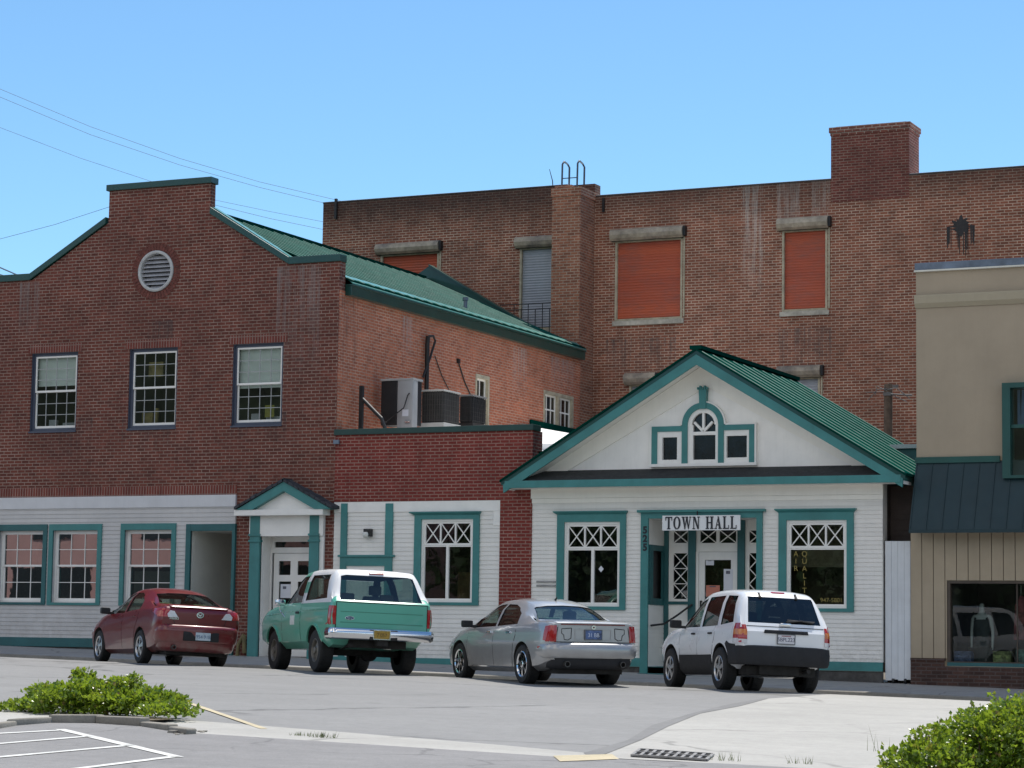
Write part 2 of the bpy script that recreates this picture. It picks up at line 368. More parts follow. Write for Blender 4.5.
M['tan_ledge'] = plain('pale tan moulding', (.40, .345, .25), .8, .06, 1, streak=.1)
M['flashing'] = plain('dull grey flashing', (.15, .19, .25), .5, .3, 2.5)
M['white_roof'] = plain('white roof membrane', (.82, .83, .83), .6, .04, 1)
M['grey_frame'] = plain('blue grey window frame', (.065, .078, .115), .55, .12, 3)
M['brick_chimney'] = brick('sooty chimney brick', (.19, .055, .042), (.13, .042, .034), (.34, .23, .18), h=.075, w=.215, blot=.6, dark=.2)
M['muntin'] = plain('dim muntin paint', (.36, .37, .37), .5, .1, 4)
M['old_wood'] = plain('weathered cream timber', (.48, .42, .30), .75, .25, 5, streak=.4)
M['hood'] = plain('rusted galvanised hood', (.44, .37, .28), .65, .3, 3, metal=0, streak=.5, dirt=((.10, .09, .09), .9))
M['shutter_red'] = None
M['shutter_grey'] = plain('pale grey shutter', (.36, .38, .42), .55, .2, .9)
M['black_metal'] = plain('black painted iron', (.015, .015, .016), .5, .3, 6)
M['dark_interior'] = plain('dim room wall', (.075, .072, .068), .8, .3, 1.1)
M['tan_interior'] = plain('dim tan room', (.17, .15, .10), .8, .3, 1.1)
M['blind'] = plain('pale window blind', (.62, .66, .62), .8, .06, 2)
M['glass'] = glass('window glass', wav=.0008)
M['glass_double'] = glass('double glazing', (.55, .58, .57), .0005, 1.52, .23)
M['glass_shop'] = glass('shop glass', (.8, .85, .83), .0006, 1.36)
M['glass_dark'] = glass('dark window glass', (.42, .42, .42))
M['asphalt'] = ground_mat('worn street asphalt', (.236, .234, .230), .18, .12, .3, crack=.55, spots=.4, cscale=.16)
M['lot'] = ground_mat('coarse lot asphalt', (.225, .22, .218), .18, .4, .55, crack=.4, spots=.25, cscale=.4)
M['concrete'] = ground_mat('pale concrete', (.385, .375, .35), .16, .3, .25, crack=.5, spots=.15, cscale=.2)
M['walk'] = ground_mat('sidewalk concrete', (.36, .35, .335), .15, .4, .25, crack=.5, spots=.2)
M['kerb'] = ground_mat('old kerb concrete', (.27, .25, .215), .3, 1.6, .5, spots=.6)
M['tar'] = ground_mat('tar seam', (.205, .203, .20), .2, .5, .3)
M['earth'] = ground_mat('bare earth', (.16, .13, .09), .3, .5, .5)
M['paint_white'] = ground_mat('worn white road paint', (.66, .66, .63), .2, 2.2, .35, tint2=(.36, .36, .36))
M['paint_yellow'] = ground_mat('worn yellow road paint', (.50, .43, .29), .2, 1.5, .35, tint2=(.40, .36, .28))
M['stone'] = plain('dark foundation stone', (.085, .08, .075), .9, .4, 4, grain=.01, gs=14)
M['tyre'] = plain('tyre rubber', (.018, .018, .018), .82, .25, 8)
M['plastic'] = plain('dark grey plastic', (.022, .0225, .025), .72, .12, 5, spec=.3)
M['under'] = plain('underbody grime', (.022, .020, .018), .85, .4, 6)
M['chrome'] = plain('chrome', (.72, .73, .75), .12, .04, 4, metal=1)
M['alloy'] = plain('alloy wheel metal', (.52, .52, .53), .3, .08, 6, metal=.85)
M['lens_red'] = plain('red lamp lens', (.36, .008, .010), .12, .1, 14, coat=.8)
M['lens_amber'] = plain('amber lamp lens', (.55, .16, .02), .15, .1, 14, coat=.6)
M['lens_clear'] = plain('clear lamp lens', (.62, .62, .64), .12, .1, 14, coat=.8)
M['mirror'] = plain('mirror glass', (.7, .72, .75), .03, 0, 2, metal=1)
M['cabin'] = plain('car cabin trim', (.055, .052, .048), .85, .2, 5)
M['cabin_tan'] = plain('light cabin trim', (.17, .155, .13), .85, .2, 5)
M['car_glass'] = glass('car glass', (.50, .60, .55), 0, 1.5, .02)
M['car_glass_dark'] = glass('privacy car glass', (.10, .11, .115), 0, 1.5, .02)
M['black'] = plain('black lettering paint', (.012, .014, .022), .5, .1, 5)
M['gold'] = plain('gold leaf lettering', (.27, .21, .045), .5, .15, 8)
M['paper'] = plain('paper notice', (.66, .67, .72), .8, .04, 6)
M['paper_pink'] = plain('salmon paper notice', (.55, .20, .14), .8, .06, 6)
M['paper_ink'] = plain('faded print', (.16, .16, .20), .8, .4, 60)

def shutter_mat():
    m, nt, p = NT('faded red roller shutter'); c = coords(nt)
    sep = nd(nt, 'ShaderNodeSeparateXYZ'); nt.links.new(c, sep.inputs[0])
    band = noise_(nt, scaled(nt, c, .03, .03, 1.25), 1.0, 3, .55)
    out = mix_(nt, ramp_(nt, band, [(.38, 0), (.46, .6), (.6, 1)]), (.23, .036, .024), (.47, .090, .034))
    fade = noise_(nt, scaled(nt, c, .35, .35, 1.6), 1.3, 5, .7)
    out = mix_(nt, math_(nt, 'MULTIPLY', ramp_(nt, fade, [(.56, 0), (.75, 1)]), .4), out, (.33, .16, .14))
    dust = noise_(nt, scaled(nt, c, 1.2, 1.2, 3.5), 1.1, 7, .75)
    out = mix_(nt, math_(nt, 'MULTIPLY', ramp_(nt, dust, [(.46, 0), (.68, 1)]), .5), out, (.20, .085, .07))
    nt.links.new(out, p.inputs['Base Color']); p.inputs['Roughness'].default_value = .55
    nt.links.new(bump_(nt, noise_(nt, c, 1.8, 4, .6), .05, .5), p.inputs['Normal'])
    return m
M['shutter_red'] = shutter_mat()
# ================================================================== THE GROUND
def struct(name, mb, mat, smooth=None):
    o = mb.build(name, mat, None, smooth); o['kind'] = 'structure'; return o
def sheet(us, ns, zf, lift=0):
    mb = MB(); nu = len(us)
    for n in ns:
        for u in us: mb.v.append((u, n, zf(u, n)+lift))
    for j in range(len(ns)-1):
        for i in range(nu-1):
            a = j*nu+i; mb.f.append((a, a+1, a+nu+1, a+nu)); mb.m.append(0)
    return mb
def road_poly(pts, lift):               # flat patch on the street, points (u, n), all n < 39.3
    return MB().add([(u, n, road_z(u, n)+lift) for u, n in pts], [tuple(range(len(pts)))])
struct('ground', sheet([-1500, -140, -60, 0, 60, 90, 1500], [-1500, -60, 0, 39.3, 44.2, 47.5, 70, 1500],
       lambda u, n: road_z(u, n)-.25+(.004*max(0, n-47.5) if n < 71 else .09)), M['earth'])
struct('street', sheet([-140, -80, -40, -20, 0, 30, 90], [-60, -20, 0, 20, 38.6, 39.3, 40.2, 42, 44.2], road_z), M['asphalt'])
sw = sheet([-140, -80, -40, -20, -12, 0, 30, 90], [44.36, 45.5, 47.3], walk_z)
struct('sidewalk', sw, M['walk'])
kb = MB()
us = [-140, -80, -40, -20, -12, 0, 30, 90]
for a, b in zip(us[:-1], us[1:]):
    p = []
    for u in (a, b):
        zt = walk_z(u, 44.36)
        p += [(u, 44.20, road_z(u, 44.2)-.05), (u, 44.22, zt-.015), (u, 44.24, zt+.002), (u, 44.36, zt+.002)]
    for k in range(3): kb.add([p[k], p[k+1], p[5+k], p[4+k]], [(0, 1, 2, 3)])
struct('kerb', kb, M['kerb'], 30)
# light concrete apron of the corner, gutter strip at the lot entrance, parking lot
ap = [G(598, 758), G(606, 754.5), G(640, 741), G(668, 727), G(700, 714), G(740, 706.5), (-12.75, 36.5), (-12.6, 39.2), (12, 39.2), (12, 16.5), (-2, 20.6), G(880, 773), G(720, 764)]
struct('concrete_apron', road_poly(ap, .005), M['concrete'])
seam = [G(596, 757), G(606, 754.5), G(640, 741), G(668, 727), G(700, 714), G(740, 706.5), (-12.75, 36.5)]
seam2 = [(u-.10-.12*(k % 2), n-.06*(k % 3)) for k, (u, n) in enumerate(seam)]
sm = MB()
for k in range(len(seam)-1):
    q = [seam[k], seam[k+1], seam2[k+1], seam2[k]]
    sm.add([(u, n, road_z(u, n)+.009) for u, n in q], [(0, 1, 2, 3)])
struct('tar_seam', sm, M['tar'])
st = [(-60, 22.2), (-30, 21.9), G(0, 727), G(40, 722), G(150, 725), G(184, 733), G(330, 742.5), G(551, 757), G(600, 759.5), G(604, 755), G(500, 745.5), G(330, 731.5), G(200, 721.5), (-17.2, 23.6), (-30, 23.6), (-60, 24)]
struct('gutter_strip', road_poly(st, .006), M['concrete'])
lotp = [(-60, 22.15), (-30, 21.85), G(0, 727.3), G(40, 722.3), G(150, 725.3), G(184, 733.3), G(330, 742.8), G(551, 757.3), G(600, 760), G(720, 764.3), G(880, 773.5), (-2, 20.5), (12, 16.4), (12, -40), (-60, -40)]
struct('parking_lot', road_poly(lotp, .010), M['lot'])
# painted lines
def stripe(p, q, w, mat, name, lift=.016):
    a, b = Vector((*p, 0)), Vector((*q, 0)); d = (b-a).normalized(); nrm = Vector((-d.y, d.x, 0))*w/2
    k = 14; mb = MB(); random.seed(int(abs(p[0]*97))+3)
    for i in range(k+1):
        c = a.lerp(b, i/k); e = 1+random.uniform(-.10, .10)
        for s in (-1, 1):
            x = c+nrm*s*e; mb.v.append((x.x, x.y, road_z(x.x, x.y)+lift))
    for i in range(k): mb.f.append((2*i, 2*i+1, 2*i+3, 2*i+2)); mb.m.append(0)
    return struct(name, mb, mat)
A0, A1 = G(60, 730.5), G(178, 758.5)
stripe(A0, A1, .12, M['paint_white'], 'parking_line')
for (x0, y0, x1, y1) in ((-60, 738, 61, 731.5), (-60, 750, 90, 737.5), (-60, 764, 132, 746.5), (40, 775, 176, 757.8)):
    stripe(G(x0, y0), G(x1, y1), .10, M['paint_white'], 'parking_line')
stripe(G(186, 702.5), G(264, 729.5), .09, M['paint_yellow'], 'yellow_line', .010)
yp = [G(553, 757.2), G(612, 755.6), G(619, 760.5), G(560, 763)]
struct('yellow_paint_patch', road_poly(yp, .016), M['paint_yellow'])
# traffic-worn darker repair bands in the street
for k, pts in enumerate([[G(300, 722), G(480, 707), G(500, 709), G(330, 725)], [G(420, 715), G(640, 690), G(655, 692), G(445, 718)]]):
    pass

# storm drain
a, b, c_, d_ = G(640, 751.5), G(713, 756.5), G(706, 762), G(632, 757.5)
t = thing('storm_drain', 'iron storm drain grate set in the pale concrete apron', 'drain grate', (a[0], a[1], road_z(*a)))
def rz(p, l): return (p[0], p[1], road_z(*p)+l)
o = MB().add([rz(p, .012) for p in (a, b, c_, d_)], [(0, 1, 2, 3)]).build('drain_pit', M['under'], t)
fr = MB(); L4 = [Vector(rz(p, .014)) for p in (a, b, c_, d_)]
def lerp2(s, q): return L4[0].lerp(L4[1], s).lerp(L4[3].lerp(L4[2], s), q)
for k in range(10):
    s0 = k/9
    p0, p1 = lerp2(s0, 0), lerp2(s0, 1); dx = (L4[1]-L4[0]).normalized()*.018
    fr.slab([p0-dx, p0+dx, p1+dx, p1-dx], (0, 0, .016))
for q in (0, .5, 1):
    p0, p1 = lerp2(0, q), lerp2(1, q); dy = (L4[3]-L4[0]).normalized()*.014
    fr.slab([p0-dy, p1-dy, p1+dy, p0+dy], (0, 0, .020))
fr.build('bars', plain('worn cast iron', (.27, .26, .25), .6, .3, 8, metal=.3), t)

# planting island on the left: broken kerb ring and soil
isl = [G(*p) for p in ((-40, 735), (6, 727), (48, 723.6), (95, 724), (140, 727), (168, 731.5), (186, 735.5))]
back = [(u-.35, n+1.35) for u, n in isl]
t = thing('island_kerb', 'low broken concrete kerb edging the planting island', 'kerb', (isl[2][0], isl[2][1], road_z(*isl[2])))
segs = MB(); random.seed(4)
for k in range(len(isl)-1):
    p, q = Vector((*isl[k], 0)), Vector((*isl[k+1], 0)); m = 1
    for i in range(m):
        x0, x1 = p.lerp(q, i/m), p.lerp(q, (i+1)/m-.004)
        w = Vector((0, .17, 0)); hh = .105+random.uniform(-.02, .02) if k < 4 else .075-.02*(k-4)+random.uniform(-.02, .03)
        zz = road_z(x0.x, x0.y)
        segs.slab([(x0.x, x0.y, zz-.02), (x1.x, x1.y, zz-.02), (x1.x+.02, x1.y+.17, zz-.02), (x0.x+.02, x0.y+.17, zz-.02)], (0, .0, hh+.02))
segs.build('kerb_stones', M['kerb'], t, bevel=.03, smooth=60)
rub = MB(); rnd_ = random.Random(8)
for i in range(16):
    g = G(rnd_.uniform(168, 206), rnd_.uniform(729, 736)); s_ = rnd_.uniform(.02, .06); z_ = road_z(*g)
    rub.slab([(g[0]-s_, g[1]-s_*.6, z_), (g[0]+s_*.8, g[1]-s_, z_), (g[0]+s_, g[1]+s_*.7, z_), (g[0]-s_*.6, g[1]+s_, z_)], (rnd_.uniform(-.01, .01), .01, s_*.8))
rub.build('rubble', M['kerb'], t, bevel=.01)
soil = MB().add([(u, n+.12, road_z(u, n)+.07) for u, n in isl[1:5]]+[(u, n, road_z(u, n)+.02) for u, n in reversed(back[1:5])], [tuple(range(8))])
o = soil.build('island_soil', M['earth']); o['kind'] = 'structure'
bk = MB()
bs = isl[-1:]+[(-14.6, 23.3)]+list(reversed(back))

# ================================================================== PLANTS
from mathutils import noise as mnoise
def leaf_mat(name, c1, c2, c3):
    m, nt, p = NT(name); c = coords(nt)
    g = nd(nt, 'ShaderNodeNewGeometry')
    out = mix_(nt, ramp_(nt, g.outputs['Random Per Island'], [(0, 0), (.8, 1)]), c1, c2)
    out = mix_(nt, ramp_(nt, noise_(nt, c, 3.5, 3), [(.5, 0), (.68, .8)]), out, c3)
    nt.links.new(out, p.inputs['Base Color']); p.inputs['Roughness'].default_value = .32
    p.inputs['Specular IOR Level'].default_value = .55
    # thin leaves let some light through
    tl = nd(nt, 'ShaderNodeBsdfTranslucent'); nt.links.new(mix_(nt, .6, out, (.45, .60, .04)), tl.inputs[0])
    mx = nd(nt, 'ShaderNodeMixShader'); mx.inputs[0].default_value = .38
    nt.links.new(p.outputs[0], mx.inputs[1]); nt.links.new(tl.outputs[0], mx.inputs[2]); nt.links.new(mx.outputs[0], nt.nodes['Material Output'].inputs[0])
    return m
M['leaf'] = leaf_mat('bright shrub leaf', (.065, .128, .012), (.145, .225, .022), (.215, .26, .035))
M['leaf_red'] = leaf_mat('reddish young leaf', (.14, .07, .03), (.20, .11, .04), (.12, .12, .04))
M['twig'] = plain('brown twig', (.10, .065, .04), .8, .2, 9)
def shrub(name, label, base, blobs, n, size, seed, ground_z):
    rnd = random.Random(seed)
    t = thing(name, label, 'shrub', (base[0], base[1], ground_z))
    lf, rd, tw = MB(), MB(), MB()
    extra = []
    for (bx, by, bz, rx, ry, rz_) in blobs:
        for i in range(7):
            d = Vector((rnd.gauss(0, 1), rnd.gauss(0, 1), abs(rnd.gauss(.3, .8)))).normalized(); q = rnd.uniform(.28, .5)
            extra.append((bx+d.x*rx*.85, by+d.y*ry*.85, bz+d.z*rz_*.72, rx*q, ry*q, rz_*q*1.05))
    blobs = [(a, b, c_, d*.93, e*.93, f*.9) for a, b, c_, d, e, f in blobs]+extra
    tot = sum((b[3]*b[4]*b[5])**.8 for b in blobs)
    for (bx, by, bz, rx, ry, rz_) in blobs:
        k = int(n*(rx*ry*rz_)**.8/tot)
        for i in range(k):
            d = Vector((rnd.gauss(0, 1), rnd.gauss(0, 1), rnd.gauss(0, 1))).normalized()
            rr = rnd.random()**.42*(1+rnd.uniform(-.14, .12))
            lump = 1+.16*math.sin(7*d.x+bx*9)+.14*math.sin(9*d.z+5*d.y+bz*4)
            p = Vector((bx+d.x*rx*rr*lump, by+d.y*ry*rr*lump, bz+d.z*rz_*rr*lump))
            if p.z < ground_z+.02: continue
            out = (d+Vector((rnd.gauss(0, .5), rnd.gauss(0, .5), rnd.gauss(.45, .45)))).normalized()
            if mnoise.noise(p*5.5)+.5*mnoise.noise(p*13) < -.20+(.12 if rr > 1 else 0): continue
            ax = out.cross(Vector((rnd.gauss(0, 1), rnd.gauss(0, 1), rnd.gauss(0, 1)))).normalized()
            nrm = ax.cross(out).normalized()
            s = size*rnd.uniform(.6, 1.3); w = s*.36; sag = nrm*s*.12
            mb = rd if rnd.random() < .07*(2.2 if rr > .9 and d.z > .2 else .5) else lf
            a0 = p; a1 = p+out*s*.5+sag; a2 = p+out*s
            mb.add([a0, a1-sag*.3, a2-sag, a1+ax*w, a1-ax*w], [(0, 1, 3), (1, 2, 3), (0, 4, 1), (1, 4, 2)])
        for i in range(2 if k > 500 else 0):
            d = Vector((rnd.gauss(0, .6), rnd.gauss(0, .6), 1)).normalized()
            p0 = Vector((bx+rnd.uniform(-.3, .3)*rx, by+rnd.uniform(-.3, .3)*ry, ground_z)); p1 = Vector((bx, by, bz))+Vector((d.x*rx*.9, d.y*ry*.9, d.z*rz_*.85))
            tw.tube([p0, p0.lerp(p1, .5)+Vector((rnd.uniform(-.05, .05), 0, .05)), p1], [.012, .008, .004], 5)
    lf.build('leaves', M['leaf'], t); rd.build('young_leaves', M['leaf_red'], t); tw.build('twigs', M['twig'], t)
    return t
# left shrub, spread along the island
c = G(100, 724); gz = road_z(*c)+.06
def at(px, py, n):
    u, z = F(px, py, n); return (u, n, z)
def blob(px, py, n, rx, ry, rz_): return (*at(px, py+(12 if px > 800 else 2), n), rx, ry, rz_*.84)
lb = [blob(30, 711, 24.0, .36, .45, .22), blob(62, 704, 24.0, .45, .5, .31), blob(100, 702, 24.0, .48, .5, .33), blob(138, 704, 24.0, .45, .5, .30), blob(168, 713, 23.7, .33, .4, .19),
      blob(84, 686, 24.1, .15, .18, .22), blob(94, 690, 24.1, .18, .2, .17), blob(128, 688, 24.1, .22, .22, .20), blob(48, 692, 24.1, .24, .25, .17), blob(155, 698, 24.0, .17, .2, .16), blob(16, 717, 23.9, .17, .25, .13), blob(184, 722, 23.3, .12, .15, .09), blob(78, 676, 24.1, .06, .07, .09)]
shrub('shrub', 'low spreading leafy shrub on the kerbed island at left', c, lb, 21000, .058, 11, gz)
rb = [blob(960, 760, 20, .56, .55, .42), blob(1005, 745, 20.1, .60, .6, .5), blob(925, 768, 19.9, .33, .4, .32), blob(1040, 735, 20.3, .6, .6, .55), blob(978, 716, 20.2, .28, .3, .21), blob(1010, 706, 20.3, .26, .3, .16),
      blob(940, 726, 20, .20, .25, .16), blob(904, 752, 19.9, .13, .2, .17), blob(1000, 800, 19.8, .75, .6, .3), blob(918, 740, 19.9, .13, .18, .13)]
c2 = (at(985, 790, 20)[0], 20)
shrub('shrub', 'dense bright green shrub at the lower right corner', c2, rb, 30000, .046, 23, road_z(c2[0], 20))
# grass tufts in the joints
def tuft(px, py, h, n, seed, label):
    rnd = random.Random(seed); g = G(px, py); z = road_z(*g)
    mb = MB()
    for i in range(n):
        a = rnd.uniform(0, 6.28); r = rnd.uniform(0, .10); b = Vector((g[0]+r*math.cos(a)*1.8, g[1]+r*math.sin(a), z))
        l = Vector((rnd.gauss(0, .35), rnd.gauss(0, .35), 1)).normalized()*h*rnd.uniform(.5, 1.2); w = Vector((.0022, .0012, 0))
        mb.add([b-w, b+w, b+l*.6+w*.7, b+l], [(0, 1, 2, 3)])
    o = mb.build('weed_tuft', plain('dry grass blade', (.14, .18, .05), .7, .3, 9), None); setp(o, label, 'weed', 'weeds in the pavement joints')
tuft(322, 738, .07, 70, 1, 'wider low weed tuft on the gutter strip')
tuft(723, 761, .10, 26, 2, 'weed tuft beside the storm drain')
tuft(797, 764, .09, 24, 3, 'weed tuft between the storm drain and the right shrub')
tuft(300, 736, .05, 40, 5, 'smallest weed tuft on the gutter strip')
tuft(878, 752, .34, 5, 4, 'tall dry stalks left of the right shrub')
tuft(184, 714, .28, 9, 6, 'dry stalks at the right end of the island shrub')
# ================================================================== BUILDING PARTS
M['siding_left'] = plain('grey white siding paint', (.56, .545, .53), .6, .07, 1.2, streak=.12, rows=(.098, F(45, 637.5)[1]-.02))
M['siding_annex'] = plain('white annex siding paint', (.79, .765, .72), .55, .05, 1.2, streak=.1, rows=(.098, 1.12))
M['siding_hall'] = plain('white hall clapboard paint', (.80, .775, .73), .55, .05, 1.2, streak=.1, rows=(.088, F(855, 661.9)[1]-.02))
Y0 = 47.0                                # plane of the street fronts
def rect(u0, u1, z0, z1): return [(u0, z0), (u1, z0), (u1, z1), (u0, z1)]
def front(y): return lambda a, b, d: (a, y+d, b)        # facing -y, reveals go back
def sidew(x): return lambda a, b, d: (x-d, a, b)        # facing +x, a runs along y
def frame_bars(mb, u0, u1, z0, z1, y0, y1, w, wt=None, wb=None):
    wt = w if wt is None else wt; wb = w if wb is None else wb
    mb.box(u0, u1, y0, y1, z1-wt, z1); mb.box(u0, u1, y0, y1, z0, z0+wb)
    mb.box(u0, u0+w, y0, y1, z0+wb, z1-wt); mb.box(u1-w, u1, y0, y1, z0+wb, z1-wt)
def siding(mb, u0, u1, z0, z1, y, pitch, holes, lip=.013):
    z = z0
    while z < z1-1e-4:
        zt = min(z+pitch, z1)
        cuts = sorted({z, zt} | {h[k] for h in holes for k in (2, 3) if z < h[k] < zt})
        for a, b in zip(cuts[:-1], cuts[1:]):
            xs = u0; segs = []
            for h in sorted(h for h in holes if h[2] < b-1e-5 and h[3] > a+1e-5):
                if h[0] > xs: segs.append((xs, min(h[0], u1)))
                xs = max(xs, h[1])
            if xs < u1: segs.append((xs, u1))
            ya = y-lip*(1-(a-z)/pitch); yb = y-lip*(1-(b-z)/pitch)
            for s0, s1 in segs:
                mb.quad((s0, ya, a), (s1, ya, a), (s1, yb, b), (s0, yb, b))
                if a == z: mb.quad((s0, y+.002, a), (s1, y+.002, a), (s1, ya, a), (s0, ya, a))
        z = zt
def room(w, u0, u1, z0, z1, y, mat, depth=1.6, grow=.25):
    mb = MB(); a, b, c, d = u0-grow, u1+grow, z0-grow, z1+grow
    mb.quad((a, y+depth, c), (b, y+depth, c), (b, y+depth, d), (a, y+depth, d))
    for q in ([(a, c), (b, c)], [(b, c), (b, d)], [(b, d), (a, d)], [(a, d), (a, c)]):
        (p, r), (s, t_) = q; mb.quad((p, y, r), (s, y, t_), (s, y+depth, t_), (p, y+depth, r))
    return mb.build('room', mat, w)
def pane(w, u0, u1, z0, z1, y, mat=None):
    return MB().quad((u0, y, z0), (u1, y, z0), (u1, y, z1), (u0, y, z1)).build('pane', mat or M['glass'], w)

# ================================================================== BRICK HALL (left)
t = bh = thing('brick_hall', 'two storey red brick hall with stepped gable parapet and green metal coping', 'building', (-31.5, Y0, road_z(-31.5, 44)))
ZB = .7
UL, UR = -38.5, -26.70
WN = [box_from(31, 353.3, 76.6, 430.2), box_from(128.4, 347, 176.8, 429.5), box_from(232, 344, 282.8, 424.6)]
zt = sum(w[3] for w in WN)/3; zb = sum(w[2] for w in WN)/3; ww = sum(w[1]-w[0] for w in WN)/3
WN = [((w[0]+w[1])/2-ww/2, (w[0]+w[1])/2+ww/2, zb, zt) for w in WN]
VC = F(156.3, 271.2); VRX = .485
SID_R, SID_T = -29.27, 4.875
DPX0, DPX1 = F(250, 600)[0], F(323.5, 600)[0]
gable = [(UL, SID_T), (SID_R, SID_T), (SID_R, ZB), (DPX0, ZB), (DPX0, 4.15), (DPX1, 4.15), (DPX1, ZB), (UR, ZB), (UR, 10.15), (-28.05, 10.15), (-30.21, 11.46), (-30.21, 12.2), (-33.07, 12.2), (-33.07, 11.42), (-35.25, 10.15), (UL, 10.15)]
circ = [(VC[0]+VRX*math.cos(a*math.pi/16), VC[1]+VRX*math.sin(a*math.pi/16)) for a in range(32)]
mb = MB().holed(gable, [rect(*w) for w in WN]+[circ], front(Y0), .14)
# parapet returns
mb.quad((UR, Y0, 9.502), (UR, Y0+.26, 9.502), (UR, Y0+.26, 10.15), (UR, Y0, 10.15))
for u in (-30.21, -33.07): mb.quad((u, Y0, 11.0), (u, Y0+.2, 11.0), (u, Y0+.2, 12.2), (u, Y0, 12.2))
mb.holed([(UL, 9.4), (UR, 9.4)]+gable[8:], [], front(Y0+.2))
mb.build('wall', M['brick_front'], t)
# long side wall above the low roof
S1 = (D(475.5, 374, UR)[0], D(489.5, 376, UR)[0], 6.9, D(482, 375, UR)[1])
q0, q1, q2, q3 = D(543.6, 389, UR), D(573.4, 397.5, UR), D(543.6, 424.5, UR), D(573, 431, UR)
S2 = (q0[0], q1[0], (q2[1]+q3[1])/2-.05, (q0[1]+q1[1])/2)
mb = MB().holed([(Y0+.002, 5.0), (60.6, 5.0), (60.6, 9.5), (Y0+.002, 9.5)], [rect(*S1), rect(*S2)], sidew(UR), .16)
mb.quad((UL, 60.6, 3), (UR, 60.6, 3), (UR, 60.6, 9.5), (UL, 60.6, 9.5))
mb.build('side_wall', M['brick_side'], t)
# brick arches (upright bricks) over and under the windows, band over the shop front
mb = MB(); mb.box(UL, SID_R-.003, Y0-.012, Y0+.05, SID_T+.003, SID_T+.235); mb.build('soldier_course', M['brick_soldier'], t)
# green coping along the gable
path = [(UL, 10.15), (-35.3, 10.15), (-33.13, 11.40)]
path2 = [(-30.20, 11.46), (-28.03, 10.15), (UR+.03, 10.15)]
mb = MB(); HC = .165
def coping(mb, pts, y0, y1, h):
    for (a, b) in zip(pts[:-1], pts[1:]):
        mb.slab([(a[0], y0, a[1]), (b[0], y0, b[1]), (b[0], y1, b[1]), (a[0], y1, a[1])], (0, 0, h))
coping(mb, path, Y0-.05, Y0+.26, HC); coping(mb, path2, Y0-.05, Y0+.26, HC)
mb.box(-33.13, -30.17, Y0-.06, Y0+.26, 12.19, 12.34)
mb.build('coping', M['green_trim'], t, bevel=.012)
mb = MB()
coping(mb, [(-30.18, 11.46+HC), (-28.03, 10.15+HC), ], Y0+.04, Y0+.25, .012)
mb.build('coping_lit_strip', M['green_flash'], t)  # pale strip paints the sunlit top of the right rake coping
# round louvre
vt = MB().lathe([(VRX+.005, .10), (VRX+.005, -.04), (VRX-.03, -.055), (VRX-.065, -.04), (VRX-.065, .12)], (VC[0], Y0, VC[1]), 'y', 40).build('vent', plain('weathered white louvre paint', (.50, .50, .49), .6, .15, 6, streak=.2), t, smooth=40)
mb = MB()
for k in range(9):
    zz = VC[1]-VRX+.085+k*.101; hw = math.sqrt(max(.001, (VRX-.06)**2-(zz+.02-VC[1])**2))
    mb.slab([(VC[0]-hw, Y0+.005, zz-.02), (VC[0]+hw, Y0+.005, zz-.02), (VC[0]+hw, Y0+.10, zz+.065), (VC[0]-hw, Y0+.10, zz+.065)], (0, .010, .016))
mb.build('slats', plain('grey louvre slats', (.40, .40, .42), .6, .15, 6), vt)
MB().lathe([(.001, .13), (VRX, .13)], (VC[0], Y0, VC[1]), 'y', 40).build('louvre_backing', M['under'], vt)
mb = MB()
for k in range(44):
    a0, a1 = 2*math.pi*k/44+.01, 2*math.pi*(k+1)/44-.014
    p = [(VC[0]+r*math.cos(a), VC[1]+r*math.sin(a)) for r, a in ((VRX+.012, a0), (VRX+.19, a0), (VRX+.19, a1), (VRX+.012, a1))]
    mb.prism(p, Y0-.012, Y0+.03)
mb.build('brick_ring', plain('rowlock ring brick', (.17, .055, .042), .9, .35, 9, grain=.004), vt)
